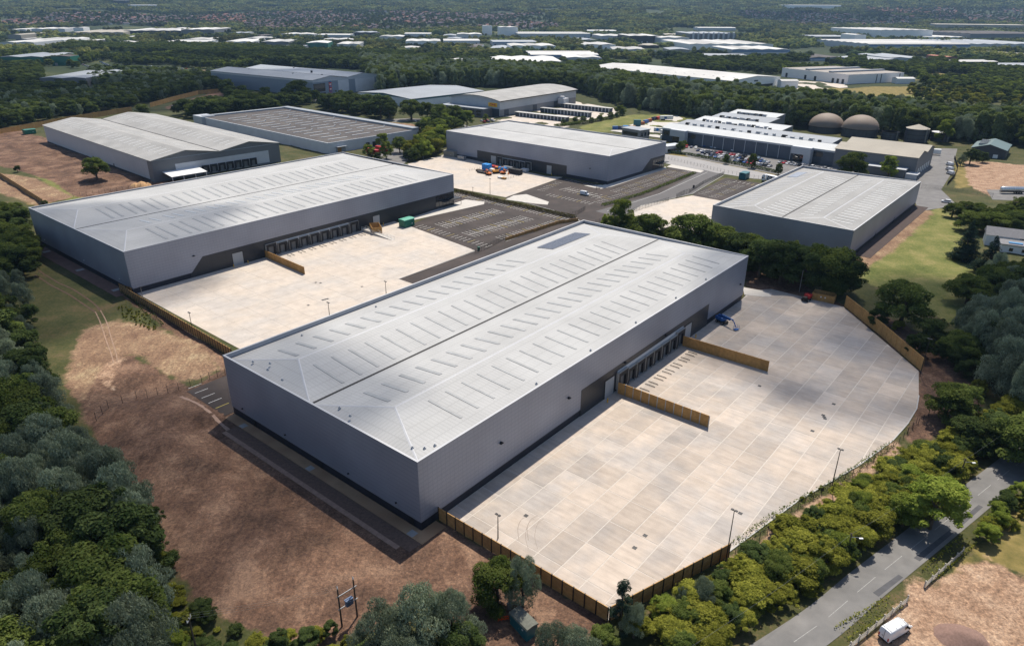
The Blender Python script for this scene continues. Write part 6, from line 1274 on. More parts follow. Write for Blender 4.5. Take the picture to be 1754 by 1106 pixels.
# containers and trailers beside the factory
for q, rz, mat, lb in (((1055, 222), .05, MT['blue'], 'dark blue container at the left end of the container row by the grass'), ((1064, 222), .05, PAINTS['navy'], 'navy container, second in the row by the grass'), ((1073, 221), .05, BB, 'light blue container beside the navy one'), ((1082, 221), .05, M('box_ochre', (.34, .19, .06), .7), 'ochre crate stack right of the light blue container'),
                       ((1091, 216), .05, MT['teal'], 'big teal container behind the ochre crates'), ((1098, 214), .4, M('box_rust', (.30, .10, .04), .7), 'rust container right of the teal one'), ((1106, 211), .9, MT['blue'], 'blue container on end of the rust row'), ((1112, 209), .9, bpy.data.materials['box_rust'], 'rust-red container further back in the row'), ((1120, 206), .9, PAINTS['navy'], 'violet-blue container near the white coach'), ((1127, 205), .9, MT['red'], 'red container just left of the white coach')):
    p = G(*q); t = thing('container', lb, 'container', (p.x, p.y, 0), rz); m = MB(); m.box(-3, 3, -1.25, 1.25, .15, 2.75 if q[0] != 1091 else 5.2); m.build('body', mat, t); m = MB(); m.box(-3.02, 3.02, -1.28, -1.2, 0, .3); m.box(-3.02, 3.02, 1.2, 1.28, 0, .3); m.build('base_rail', MT['dark'], t)
    for i in range(6): m = MB(); m.box(-2.8 + i, -2.4 + i, -1.3, -1.251, .4, 2.6); m.build('corrugation', mat, t)
p = G(1152, 206); t = lorry('white coach-like trailer with blue markings by the grass bank', p, .15, PAINTS['white'], MT['white'], 12, 4, False, 'trailer', cat='trailer'); m = MB(); m.box(-8.5, -6, -1.28, -1.252, 1.4, 3.2); m.build('blue_mark', MT['blue'], t)
for q, lb in (((1120, 227), 'white box trailer with a round blue emblem beside the grey office'), ((1131, 231), 'white box trailer behind the grey office, second in the rank'), ((1131, 240), 'white box trailer behind the grey office, nearest the middle warehouse')):
    p = G(*q); t = lorry(lb, p, 2.75, None, MT['white'], 11, 4, False, 'trailer', cat='trailer', group='white trailers beside the grey office')
    if q[0] == 1120: m = MB(); m.lathe([(1.2, 0), (1.2, .02), (.01, .02)], 16); o = m.build('emblem', BB, t); o.rotation_euler = (math.pi/2, 0, 0); o.location = (-3, 1.28, 2.7)
for i in range(2): p = G((24, 5)[i] + 10, (141, 142)[i]); lorry(('white coach parked among trees at the far left, right one', 'white coach parked at the far left edge')[i], p, .12, PAINTS['white'], MT['white'], 12, 3.6, False, 'coach', cat='coach', group='white coaches at the far left')
# rows of cars in front of the factory and in the distant lots
rc = random.Random(3); COL = ['white']*6 + ['silver']*5 + ['grey']*2 + ['black']*3 + ['red']*2 + ['blue']*2 + ['navy']*2 + ['pale']
names = dict(white='white', silver='silver', grey='dark grey', black='black', red='red', blue='blue', navy='navy blue', pale='ice-blue')
ROWS = [((1209, 251.5), (1250, 257.5), 8, 'in the back row against the factory wall, left part'), ((1256, 258.5), (1334, 268), 15, 'in the back row against the factory wall, right part'), ((1196, 259), (1300, 272), 19, 'in the second row of the factory car park'), ((1198, 262.8), (1322, 280), 22, 'in the third row of the factory car park'), ((1196, 267), (1240, 271.5), 7, 'in the front row by the hedge, left part'), ((1248, 274.5), (1318, 286), 13, 'in the front row by the hedge, middle part'),
        ((1337, 279), (1370, 285), 6, 'in the cluster before the second factory entrance'), ((1396, 276), (1437, 283), 6, 'in the row right of the second entrance'), ((1375, 284), (1420, 292), 6, 'in the row just behind the right warehouse roof'), ((1176, 253), (1192, 254), 3, 'in the small group beside the gatehouse')]
for a, b, n, where in ROWS:
    p, q = G(*a), G(*b); d = q - p; an = math.atan2(d.y, d.x) + math.pi/2
    for i in range(n):
        if rc.random() < .06: continue
        c = p.lerp(q, i/max(1, n - 1)) + Vector((rc.uniform(-.2, .2), rc.uniform(-.3, .3))); k = rc.choice(COL); kd = rc.choice(('hatch', 'hatch', 'suv', 'saloon'))
        car(f"{names[k]} {dict(hatch='hatchback', suv='tall car', saloon='saloon')[kd]} {where}", (c.x, c.y, .05), an + (math.pi if rc.random() < .4 else 0) + rc.uniform(-.04, .04), k, kd, 'cars parked ' + where)
LOTS = [([(123, 113), (185, 104), (200, 112), (150, 122)], 34, 'in the crowded lot right of the green shed'), ([(185, 121), (260, 112), (330, 118), (280, 124)], 40, 'in the lot behind the grey gabled shed'), ([(0, 152), (28, 148), (30, 158), (0, 161)], 12, 'in the small lot among trees at the far left edge'), ([(285, 184), (335, 180), (338, 188), (300, 193)], 14, 'in the small lot beside the low dark-roofed building'), ([(1105, 88), (1165, 84), (1175, 94), (1120, 98)], 26, 'in the far lot, upper right'), ([(1345, 110), (1420, 113), (1400, 119), (1350, 117)], 0, ''), ([(700, 208), (745, 205), (770, 212), (720, 214)], 8, 'beside the curved-roof depot'), ([(820, 207), (845, 205), (850, 209), (826, 212)], 6, 'at the foot of the curved-roof depot')]
for poly, n, where in LOTS:
    if not n: continue
    P = PG(poly); u = (P[1] - P[0]); v_ = (P[3] - P[0]); rows = max(2, int(v_.length/9)); per = max(2, int(n/rows)); 
    EXCL.append(P)
    for j in range(rows):
        for i in range(per):
            a_, b_ = (i + .5)/per, (j + .5)/rows; c = (P[0].lerp(P[1], a_)).lerp(P[3].lerp(P[2], a_), b_) + Vector((rc.uniform(-.5, .5), rc.uniform(-.5, .5))); k = rc.choice(COL + ['white']*3); kd = rc.choice(('hatch', 'suv', 'saloon'))
            car(f"{names[k]} car {where}", (c.x, c.y, .0), math.atan2(u.y, u.x) + math.pi/2, k, kd, 'cars ' + where)
# ================================================================ TREES
def leaf_mat(name, col, col2, trans=.25, rnd=.22):
    m = bpy.data.materials.new(name); m.use_nodes = True; t = m.node_tree; L = t.links.new; t.nodes.remove(t.nodes['Principled BSDF']); out = t.nodes['Material Output']
    a = t.nodes.new('ShaderNodeAttribute'); a.attribute_name = 'tone'
    mx = t.nodes.new('ShaderNodeMix'); mx.data_type = 'RGBA'; mx.inputs[6].default_value = (*col, 1); mx.inputs[7].default_value = (*col2, 1); L(a.outputs['Fac'], mx.inputs[0])
    oi = t.nodes.new('ShaderNodeObjectInfo'); r = t.nodes.new('ShaderNodeMapRange'); r.inputs[3].default_value = 1 - rnd; r.inputs[4].default_value = 1 + rnd*1.3; L(oi.outputs['Random'], r.inputs[0])
    x = t.nodes.new('ShaderNodeVectorMath'); x.operation = 'SCALE'; L(mx.outputs[2], x.inputs[0]); L(r.outputs[0], x.inputs['Scale'])
    d = t.nodes.new('ShaderNodeBsdfDiffuse'); tr = t.nodes.new('ShaderNodeBsdfTranslucent'); s = t.nodes.new('ShaderNodeMixShader'); s.inputs[0].default_value = trans
    L(x.outputs[0], d.inputs[0]); L(x.outputs[0], tr.inputs[0]); L(d.outputs[0], s.inputs[1]); L(tr.outputs[0], s.inputs[2]); L(s.outputs[0], out.inputs[0]); return m
LM = dict(oak=leaf_mat('oak_leaves', (.038, .064, .014), (.16, .19, .05), .36), dark=leaf_mat('dark_leaves', (.024, .044, .014), (.105, .135, .045), .34), willow=leaf_mat('willow_leaves', (.085, .115, .065), (.35, .40, .275), .32),
          hedge=leaf_mat('hedge_leaves', (.09, .105, .016), (.34, .335, .06), .43), lime=leaf_mat('lime_leaves', (.08, .125, .018), (.27, .31, .06), .42), poplar=leaf_mat('poplar_leaves', (.06, .095, .028), (.25, .285, .115), .36), conifer=leaf_mat('conifer_needles', (.016, .034, .022), (.065, .095, .065), .2))
def crown_arrays(kind, rg, n, leaf):
    """leaf-sized faces spread over the outer skin of many small limbs' worth of foliage; unit: metres"""
    lobes = []
    if kind in ('oak', 'dark', 'lime', 'hedge'):
        H, R_ = dict(oak=(11, 6), dark=(11, 5.2), lime=(9, 4.2), hedge=(5.2, 3.2))[kind]; z0 = H*(.12 if kind == 'hedge' else .2)
        for i in range(dict(oak=34, dark=30, lime=24, hedge=26)[kind]):
            u = rg.uniform(0, 1); th = rg.uniform(0, 2*np.pi); zz = z0 + (H - z0)*u**.8; prof = np.sqrt(max(.02, 1 - ((zz - z0)/(H - z0)*1.15 - .3)**2/.75)); r = R_*prof*np.sqrt(rg.uniform(.15, 1))*.85
            s = R_*rg.uniform(.2, .38); lobes.append((r*np.cos(th), r*np.sin(th), min(zz, H - s*.6), s, s, s*rg.uniform(.6, .85)))
        lean = rg.uniform(-.22, .22, 2)*R_
        lobes = [(x + lean[0]*(z/H), y + lean[1]*(z/H), z, a, b, c) for x, y, z, a, b, c in lobes]
        for i in range(9): th = rg.uniform(0, 2*np.pi); zz = rg.uniform(.3, 1.0)*H; r = R_*rg.uniform(.75, 1.1)*np.sqrt(max(.05, 1 - (zz/H)**2*.8)); s = R_*rg.uniform(.09, .17); lobes.append((r*np.cos(th), r*np.sin(th), zz + s*.6, s, s, s))
    elif kind == 'willow':
        H, R_ = 11.5, 5.5
        for i in range(52):
            th = rg.uniform(0, 2*np.pi); u = rg.uniform(.12, 1)**.8; zz = H*u; r = R_*(1 - (u - .35)**2*1.6)*np.sqrt(rg.uniform(.1, 1))*.8; s = rg.uniform(.7, 1.35); lobes.append((r*np.cos(th), r*np.sin(th), zz, s, s, s*rg.uniform(1.0, 1.6)))
    elif kind == 'poplar':
        H, R_ = 17, 3.6
        for i in range(32):
            th = rg.uniform(0, 2*np.pi); u = rg.uniform(.1, 1); zz = H*u; r = R_*(1.05 - u**2*.75)*np.sqrt(rg.uniform(.1, 1))*.75; s = rg.uniform(.9, 1.6); lobes.append((r*np.cos(th), r*np.sin(th), zz, s, s, s*1.5))
    elif kind == 'conifer':
        H, R_ = 13, 4.6
        for i in range(46):
            u = i/45; zz = H*(.06 + .92*u); rr_ = R_*(1 - u)**.8*rg.uniform(.7, 1.1)
            for k in range(2): th = rg.uniform(0, 2*np.pi); lobes.append((rr_*.62*np.cos(th), rr_*.62*np.sin(th), zz - rr_*.1, max(.35, rr_*.5), max(.35, rr_*.5), max(.28, .55)))
    elif kind == 'pine':
        H = 9.5
        for i in range(22):
            u = (i + .5)/22; zz = H*(.1 + .9*u); rr_ = 2.9*(1 - u)**.6*rg.uniform(.55, 1.1); th = rg.uniform(0, 2*np.pi); lobes.append((rr_*np.cos(th)*.8, rr_*np.sin(th)*.8, zz, .7, .7, .28))
    elif kind == 'grove':
        for i in range(17):
            x, y = rg.uniform(-27, 27), rg.uniform(-27, 27); s = rg.uniform(4, 8); h = rg.uniform(5, 15); lobes.append((x, y, h*.5, s, s, h*.55))
            for k in range(3): th = rg.uniform(0, 6.28); lobes.append((x + s*.6*np.cos(th), y + s*.6*np.sin(th), h*rg.uniform(.4, .85), s*.55, s*.55, s*.5))
    lb = np.array(lobes); wts = (lb[:, 3]*lb[:, 5] + lb[:, 3]**2); pick = rg.choice(len(lb), int(n*1.6), p=wts/wts.sum())
    d = rg.normal(size=(len(pick), 3)); d[:, 2] = np.abs(d[:, 2])*np.where(rg.random(len(pick)) < .8, 1, -1) + .1; d /= np.linalg.norm(d, axis=1)[:, None]
    rad = (rg.uniform(.66, 1.0, len(pick)) + np.maximum(0, rg.normal(size=len(pick)))*.11)[:, None]; p = lb[pick, :3] + d*rad*lb[pick, 3:]
    ins = np.zeros(len(p), int)
    for q in lb: ins += (((p - q[:3])/q[3:])**2).sum(1) < .5
    keep = (ins <= 1) & (p[:, 2] > .15); p, d, pick = p[keep][:n], d[keep][:n], pick[keep][:n]; m = len(p)
    nrm = d + rg.normal(size=(m, 3))*.42 + np.array([.08, .22, .55]); nrm /= np.linalg.norm(nrm, axis=1)[:, None]
    t1 = np.cross(nrm, rg.normal(size=(m, 3))); t1 /= np.linalg.norm(t1, axis=1)[:, None]
    if kind == 'willow': t1 = t1*.6 + np.array([0, 0, .9])*np.where(rg.random(m) < .5, 1, -1)[:, None]; t1 /= np.linalg.norm(t1, axis=1)[:, None]
    t2 = np.cross(nrm, t1); s = (leaf*rg.uniform(.6, 1.35, m))[:, None]; asp = .38 if kind == 'willow' else .3 if kind in ('pine', 'conifer') else .62
    V = np.stack([p - t1*s, p - t2*s*asp + nrm*s*.12, p + t1*s, p + t2*s*asp + nrm*s*.12], 1).reshape(-1, 3); F = np.arange(4*m).reshape(-1, 4)
    lt = rg.uniform(0, 1, len(lb)); tone = np.clip(.42*lt[pick] + .58*rg.random(m)**1.3, 0, 1); return V, F, np.repeat(tone, 4)
def crown(name, kind, seed, n, leaf, mat=None):
    V, F, tone = crown_arrays(kind, np.random.default_rng(seed), n, leaf); return np_mesh(name, V, F, mat or LM[{'pine': 'conifer', 'grove': 'poplar'}.get(kind, kind)], dict(tone=tone))
def trunk(kind, seed):
    rg = random.Random(seed); H, r = dict(oak=(7, .42), dark=(7, .36), lime=(6, .24), hedge=(3, .14), willow=(8, .34), poplar=(13, .3), conifer=(12, .3), pine=(9.2, .16))[kind]; m = MB()
    m.tube([(0, 0, -.5), (rg.uniform(-.1, .1), rg.uniform(-.1, .1), H*.3), (rg.uniform(-.3, .3), rg.uniform(-.3, .3), H*.65), (rg.uniform(-.4, .4), rg.uniform(-.4, .4), H)], [r*1.25, r, r*.7, r*.2], 7)
    for i in range(7 if kind not in ('hedge',) else 4):
        z = H*rg.uniform(.22, .8); th = rg.uniform(0, 6.28); l = H*rg.uniform(.25, .5)*(1 - z/H*.5); up = .15 if kind in ('conifer', 'pine') else .65
        m.tube([(0, 0, z), (l*.5*math.cos(th), l*.5*math.sin(th), z + l*.4*up), (l*math.cos(th), l*math.sin(th), z + l*up)], [r*.5, r*.32, r*.08], 5)
    return m.mesh('trunk', MT['bark'])
NEAR = dict(oak=(14000, .24), dark=(12500, .23), lime=(11000, .19), hedge=(9000, .155), willow=(17000, .21), poplar=(7500, .32), conifer=(11000, .28), pine=(3200, .2))
CR = {k: [crown('crown', k, 11*i + len(k), *v) for i in range(4 if k in ('oak', 'dark', 'hedge', 'willow') else 3 if k != 'pine' else 1)] for k, v in NEAR.items()}; TRK = {k: [trunk(k, i) for i in range(len(CR[k]))] for k in NEAR}
HT = dict(oak=11, dark=11, lime=9, hedge=5.2, willow=12, poplar=17.5, conifer=13, pine=9.5)
TREES = []      # x, y, scale(s), kind, variant, rotation, category, name, label, group, loose?
rt = random.Random(21)
def free(pts, pad=1.0, extra=()):
    P = np.array(pts); ok = np.ones(len(P), bool)
    for e in list(EXCL) + list(extra): ok &= poly_sd(P, e) > pad
    return ok
ROADP = ribbon(ROAD_S, 8.4)
def plant(pts, label, group=None, cat='tree', name='tree'):
    """single placed trees: (px, py of the foot, height m, width factor, kind)"""
    for i, (px, py, h, wf, kind, *lb) in enumerate(pts):
        p = G(px, py); s = h/HT[kind]; TREES.append([p.x, p.y, (s*wf, s*wf, s), kind, rt.randrange(len(CR[kind])), rt.uniform(0, 6.28), cat, name, lb[0] if lb else label, None if lb else group, False])
def scatter(poly, gap, kinds, hr, label, group, cat='tree', name='tree', jit=.42, pad=1.5, extra=(), wr=(.85, 1.2)):
    P = PG(poly) if not isinstance(poly[0], Vector) else poly; lo = [min(p[i] for p in P) for i in (0, 1)]; hi = [max(p[i] for p in P) for i in (0, 1)]; pts = []
    for i in range(int((hi[0] - lo[0])/gap) + 1):
        for j in range(int((hi[1] - lo[1])/gap) + 1): pts.append((lo[0] + (i + .5*(j % 2) + rt.uniform(-jit, jit))*gap, lo[1] + (j + rt.uniform(-jit, jit))*gap))
    if not pts: return
    A = np.array(pts); ok = (poly_sd(A, P) < 0) & free(pts, pad, extra)
    for (x, y), k_ in zip(pts, ok):
        if not k_: continue
        kind = rt.choice(kinds); h = rt.uniform(*hr)*(1.0 if kind != 'hedge' and 'hedge belt' not in group else .66); s = h/HT[kind]; wf = rt.uniform(*wr)
        TREES.append([x, y, (s*wf, s*wf, s), kind, rt.randrange(len(CR[kind])), rt.uniform(0, 6.28), cat, name, label.replace('{k}', dict(willow='silver-grey willow', oak='round dark oak', dark='dark green tree', lime='bright green tree', hedge='yellow-green hawthorn', poplar='tall poplar', conifer='dark conifer', pine='thin pine')[kind]), group + ' (' + kind + ')', True])
# --- lower left wood
scatter([(-160, 500), (-20, 560), (60, 640), (125, 760), (190, 850), (228, 930), (268, 1020), (285, 1100), (240, 1180), (60, 1250), (-150, 1300), (-330, 1000)], 6.4, ['willow', 'willow', 'willow', 'willow', 'oak', 'dark'], (10.5, 15), '{k} in the dense lower left wood', 'trees of the lower left wood')
scatter([(200, 800), (236, 860), (285, 960), (300, 1010), (270, 1020), (240, 950), (190, 850)], 4.2, ['hedge', 'dark', 'hedge'], (4.5, 6.5), '{k} where the lower left wood meets bare soil', 'wood edge at lower left')
scatter([(-40, 440), (40, 418), (60, 425), (55, 470), (-40, 520)], 7, ['dark', 'oak'], (9, 12), '{k} behind the left warehouse end', 'trees behind the left warehouse')
scatter([(-60, 500), (40, 500), (60, 560), (30, 600), (-60, 600)], 6.5, ['dark', 'oak', 'willow'], (6, 9), '{k} at the left edge above the lower wood', 'trees at the left edge')
scatter([(-30, 385), (30, 370), (48, 395), (50, 420), (-30, 430)], 6.5, ['oak', 'dark'], (8, 11), '{k} at the left edge beside the yellow grass bank', 'trees by the yellow bank')
plant([(655, 1130, 11, 1.25, 'willow', 'broad grey-green willow at the bottom, left part of its clump by the transformer'), (720, 1120, 12.5, 1.3, 'willow', 'tallest grey-green willow at the bottom centre, below the near warehouse corner'), (775, 1112, 11, 1.15, 'willow', 'grey-green willow at the bottom centre, right part of its clump'), (690, 1165, 10, 1.2, 'willow', 'lowest grey-green willow of the bottom clump'), (785, 1140, 8, 1.0, 'dark', 'dark tree behind the teal cabinet clearing'), (640, 1175, 7, 1.2, 'dark', 'dark low tree under the bottom willows'),
       (852, 1036, 8.5, 1.0, 'oak', 'rounded green tree beside the near timber fence, below a lamp post'), (895, 1040, 11, .75, 'willow', 'tall slender blue-green tree in front of the near timber fence'), (948, 1140, 8, 1.1, 'willow', 'pale willow at the bottom, right of the teal cabinet'), (985, 1150, 8, 1.3, 'willow', 'second pale willow at the bottom, nearest the fence corner'), (1063, 1078, 10.5, .9, 'pine', 'thin spiky pine standing at the fence corner'), (1085, 1092, 6.5, .9, 'willow', 'small grey willow just right of the spiky pine')], '')
plant([(1616, 722, 9.5, 1.15, 'oak', 'left tree of the pair standing at the yard\'s right corner'), (1640, 716, 9, 1.0, 'oak', 'right tree of the pair standing at the yard\'s right corner'), (1592, 905, 11, 1.25, 'lime', 'tall bright green tree in the hedge beside the lane'), (1545, 900, 7, 1.2, 'lime', 'bright green shrub-like tree left of the tall one in the lane hedge'),
       (1745, 790, 11, 1.3, 'oak', 'big round green tree at the right edge above the lane'), (1660, 770, 8, 1.3, 'dark', 'dark tree between the soil bank and the lane hedge'), (1700, 760, 8, 1.4, 'dark', 'dark tree right of the soil bank, above the lane'),
       (1541, 562, 14, 1.15, 'oak', 'largest round dark oak right of the timber enclosure'), (1655, 520, 10, 1.5, 'oak', 'smooth round bush-like oak below the conifers'), (1600, 590, 8, 1.4, 'dark', 'dark low tree between the round oak and the soil bank'), (1500, 560, 6, 1.3, 'dark', 'dark scrub tree at the foot of the largest oak'), (1570, 610, 7, 1.3, 'dark', 'dark scrub tree beside the long pale fence'), (1640, 620, 9, 1.3, 'oak', 'round oak above the soil bank'), (1690, 560, 10, 1.2, 'willow', 'grey willow under the smooth round oak'),
       (1650, 445, 17, 1.05, 'conifer', 'left of the two dark conifers before the white bungalow'), (1690, 468, 15, 1.2, 'conifer', 'right of the two dark conifers before the white bungalow'),
       (1660, 395, 9, 1.5, 'oak', 'broad low oak behind the conifers'), (1700, 400, 9.5, 1.6, 'oak', 'broad oak above the white bungalow'), (1735, 398, 9, 1.4, 'dark', 'dark oak at the right edge above the bungalow'), (1630, 372, 7, 1.3, 'oak', 'round bush beside the white pickup-like car'), (1745, 370, 9, 1.3, 'oak', 'oak at the right edge below the tanker'),
       (167, 309, 12.5, 1.05, 'oak', 'lone round oak casting a shadow on the bare brown field'), (31, 296, 4, 1.3, 'dark', 'lone round bush on the grass bank at the far left'), (78, 352, 3, 1.3, 'dark', 'small dark bush at the corner of the left warehouse roof'), (245, 196, 9, 1.25, 'oak', 'round oak at the end of the curved fence'),
       (1455, 305, 15, 1.15, 'oak', 'spreading tree over a white canopy behind the right warehouse'), (1520, 305, 13, .95, 'lime', 'narrower tree in front of the tan-roofed shed'), (1660, 282, 10, 1.2, 'dark', 'dark bush-like tree in front of the greenish-roofed shed, left'), (1645, 284, 7, 1.1, 'willow', 'grey bush left of the greenish-roofed shed'), (1683, 279, 7, 1.1, 'dark', 'small dark tree at the corner of the greenish-roofed shed'), (1614, 245, 17, .9, 'lime', 'tall light green tree before the pale-lidded tank')], '')
# --- dark row between the front and right warehouses
rowt = [(a_, b_, c_*1.3, d_, e_) for a_, b_, c_, d_, e_ in [(1062, 408, 13, .75, 'lime'), (1040, 404, 7, .9, 'lime'), (1085, 414, 6, 1, 'lime'), (1112, 424, 11, 1.1, 'oak'), (1150, 428, 8, 1.2, 'oak'), (1188, 445, 14, 1.2, 'oak'), (1225, 452, 11, 1.2, 'oak'), (1262, 462, 11, 1.2, 'dark'), (1300, 474, 11.5, 1.2, 'dark'), (1335, 484, 12, 1.2, 'dark'), (1375, 492, 12, 1.25, 'dark'), (1412, 497, 12.5, 1.2, 'oak'), (1440, 504, 11, 1.1, 'dark'), (1350, 468, 9, 1.2, 'oak'), (1280, 450, 9, 1.2, 'oak')]]
od = ('leftmost light green', 'low yellow-green', 'small bright green', 'fourth from the left, round', 'fifth from the left, low', 'sixth from the left, big', 'seventh from the left', 'eighth from the left', 'ninth from the left', 'tenth from the left', 'eleventh from the left', 'second from the right', 'rightmost', 'back, right of the middle,', 'back, left of the middle,')
plant([(*q, f'{o_} tree in the dark row between the front and right warehouses') for q, o_ in zip(rowt, od)], '')
scatter([(1010, 400), (1290, 470), (1440, 515), (1440, 505), (1300, 455), (1060, 400)], 5, ['dark', 'oak', 'dark'], (6, 9), 'low {k} between the front and right warehouses', 'undergrowth in the dark row')
scatter([(1660, 560), (1800, 520), (1900, 600), (1850, 720), (1760, 740), (1690, 690), (1650, 640)], 7, ['willow', 'willow', 'willow', 'dark'], (12, 16.5), '{k} in the wood along the right edge', 'trees of the right-hand wood')
scatter([(1450, 545), (1520, 560), (1600, 600), (1660, 640), (1690, 690), (1660, 690), (1590, 590), (1500, 560)], 5.2, ['dark', 'hedge', 'dark', 'oak'], (4.5, 7), '{k} scrub behind the right-hand timber fence', 'scrub behind the right-hand fence')
scatter([(1690, 480), (1800, 470), (1850, 520), (1760, 560), (1690, 540)], 7, ['oak', 'dark', 'willow'], (8, 11), '{k} below the white bungalow at the right edge', 'trees below the bungalow')
scatter([(1640, 365), (1760, 375), (1850, 400), (1754, 412), (1660, 385)], 7, ['oak', 'oak', 'dark'], (6, 9), '{k} in the thicket behind the white bungalow', 'thicket behind the bungalow')
# --- hedge belt between yard and lane
scatter([(1010, 1110), (1090, 1085), (1180, 1035), (1260, 1000), (1350, 960), (1450, 905), (1540, 850), (1610, 800), (1690, 785), (1760, 748), (1900, 660), (1880, 640), (1740, 725), (1655, 748), (1575, 770), (1475, 832), (1380, 905), (1300, 955), (1240, 1000), (1130, 1050), (1060, 1100), (980, 1140)], 3.0, ['hedge', 'hedge', 'hedge', 'lime', 'hedge', 'oak', 'dark'], (3.6, 7.2), '{k} in the hedge belt beside the lane', 'hedge belt beside the lane', extra=[ROADP], wr=(1.05, 1.7), pad=.6)
def off_road(d0, d1, i0=2):
    a, b = [], []
    for i in range(i0, len(ROAD_S)):
        t_ = (ROAD_S[i] - ROAD_S[i - 1]).normalized(); n_ = Vector((-t_.y, t_.x)); a.append(ROAD_S[i] + n_*d0); b.append(ROAD_S[i] + n_*d1)
    return a + b[::-1]
scatter(off_road(5.2, 12.5), 2.9, ['hedge', 'hedge', 'hedge', 'lime', 'hedge', 'oak', 'dark'], (4, 8.2), '{k} in the hedge belt beside the lane', 'hedge belt beside the lane', extra=[YARD_A], wr=(1.0, 1.5), pad=.3)
scatter([(1650, 925), (1668, 905), (1700, 880), (1760, 835), (1850, 770), (1890, 790), (1780, 875), (1690, 935)], 2.8, ['hedge', 'lime', 'hedge', 'dark'], (3, 4.6), '{k} shrub on the far side of the lane', 'shrubs on the far side of the lane', extra=[ROADP], pad=.5)
scatter([(1310, 880), (1420, 815), (1530, 745), (1535, 752), (1425, 826), (1320, 890)], 1.6, ['hedge'], (1.2, 2.0), '{k} tuft along the front yard wire fence', 'weeds along the wire fence', cat='shrub', name='shrub', pad=.2)
scatter([(278, 1040), (330, 1130), (300, 1130), (262, 1060)], 2.2, ['lime'], (3, 3.8), '{k} clump in the bottom left hedge', 'clipped hedge at bottom left', cat='shrub', name='shrub')
scatter([(420, 1100), (560, 1085), (640, 1120), (560, 1180), (400, 1160)], 3, ['dark', 'hedge'], (2, 4), 'low {k} at the bottom edge by the transformer', 'undergrowth by the transformer')
scatter([(205, 520), (250, 540), (275, 565), (250, 566), (200, 540)], 1.5, ['hedge'], (.6, 1.1), '{k} weed clump beside the left yard fence', 'weeds by the left yard fence', cat='shrub', name='shrub', pad=.2)
scatter([(262, 940), (300, 1000), (380, 1060), (520, 1100), (480, 1150), (300, 1140), (255, 1040)], 2.6, ['hedge', 'dark', 'hedge'], (.9, 2.2), 'low {k} weed on the grass at the bottom left', 'weeds at the bottom left', cat='shrub', name='shrub', pad=.2, wr=(1.4, 2.2))
scatter([(1080, 1092), (1150, 1050), (1240, 985), (1268, 985), (1262, 1005), (1120, 1085)], 3.2, ['hedge', 'willow', 'hedge'], (3.5, 6), '{k} below the lower-right timber fence', 'bushes below the lower-right fence', pad=.8)
# --- middle distance
scatter([(-60, 226), (0, 222), (100, 204), (226, 183), (258, 177), (330, 160), (387, 151), (400, 140), (330, 134), (240, 152), (150, 165), (60, 170), (-60, 178)], 8, ['dark', 'dark', 'oak', 'willow'], (9, 13), '{k} in the wood behind the curving fence', 'wood behind the curving fence')
plant([(q[0], q[1], q[2]*1.25, q[3]*1.05, q[4], q[5]) for q in ((345, 202, 13, 1.1, 'dark', 'leftmost dark tree behind the dark-roofed building'), (372, 203, 12, 1.1, 'dark', 'next dark tree behind the dark-roofed building'), (420, 192, 13, 1.3, 'dark', 'broad dark tree behind the dark-roofed building, beside flagpoles'), (470, 190, 8, 1.4, 'oak', 'low rounded tree beside the flagpoles'), (455, 178, 13, 1.1, 'dark', 'dark tree left of the blue-grey warehouse front'), (415, 172, 12, 1, 'dark', 'dark tree before the long wall of the blue-grey warehouse'), (385, 165, 11, .9, 'dark', 'dark tree at the corner of the grass field'), (512, 172, 16, 1.25, 'oak', 'tall round tree hiding the blue-grey warehouse corner'), (492, 176, 12, 1.1, 'dark', 'dark tree left of the tall round one at the blue-grey warehouse'),
       (568, 190, 12, 1.1, 'dark', 'round tree above the dark roof, left of a pair'), (586, 192, 11, 1.1, 'dark', 'round tree above the dark roof, right of a pair'), (612, 190, 12, 1.1, 'dark', 'round dark tree before the low wide shed'), (652, 203, 16, 1.35, 'dark', 'biggest dark round tree above the dry lawn'), (668, 206, 12, .9, 'dark', 'dark tree at the right side of the biggest round tree'), (705, 206, 14, 1.15, 'oak', 'round street tree at the end of the dry lawn'), (732, 205, 12, .95, 'oak', 'street tree left of the curved-roof depot, first of three'), (754, 212, 13, .95, 'oak', 'street tree left of the curved-roof depot, second of three'), (779, 213, 12.5, 1, 'oak', 'street tree left of the curved-roof depot, third of three'), (800, 218, 11, 1, 'lime', 'bright tree in front of the curved-roof depot office'), (832, 208, 5, .9, 'lime', 'small tree by the curved-roof depot cars'))], '')
plant([(q[0], q[1], q[2]*1.1, q[3]*1.1, q[4], q[5]) for q in ((655, 256, 10, 1, 'lime', 'yellow-green tree before the loading bay of the dark-roofed building'), (632, 268, 7, 1.1, 'lime', 'small green tree at the left warehouse roof edge'), (662, 272, 10, .8, 'lime', 'olive tree in the thin row behind the left warehouse'), (685, 262, 10, .9, 'oak', 'green tree in the thin row, third from the left'), (703, 268, 10, .95, 'hedge', 'olive-brown tree in the thin row near the white lamp post'), (718, 262, 11, .9, 'lime', 'green tree beside the white lamp post'), (735, 255, 11, 1, 'lime', 'tree near the left corner of the middle warehouse, front'), (752, 250, 11, 1, 'oak', 'tree against the left corner of the middle warehouse'), (725, 236, 11, 1.1, 'dark', 'dark tree at the end of the dark-roofed building'), (748, 232, 11, 1.1, 'oak', 'round tree behind the left corner of the middle warehouse'), (700, 274, 6, 1.1, 'dark', 'low bush under the thin row of trees'), (648, 276, 5, 1.1, 'dark', 'low dark bush by the red trailers'))], '')
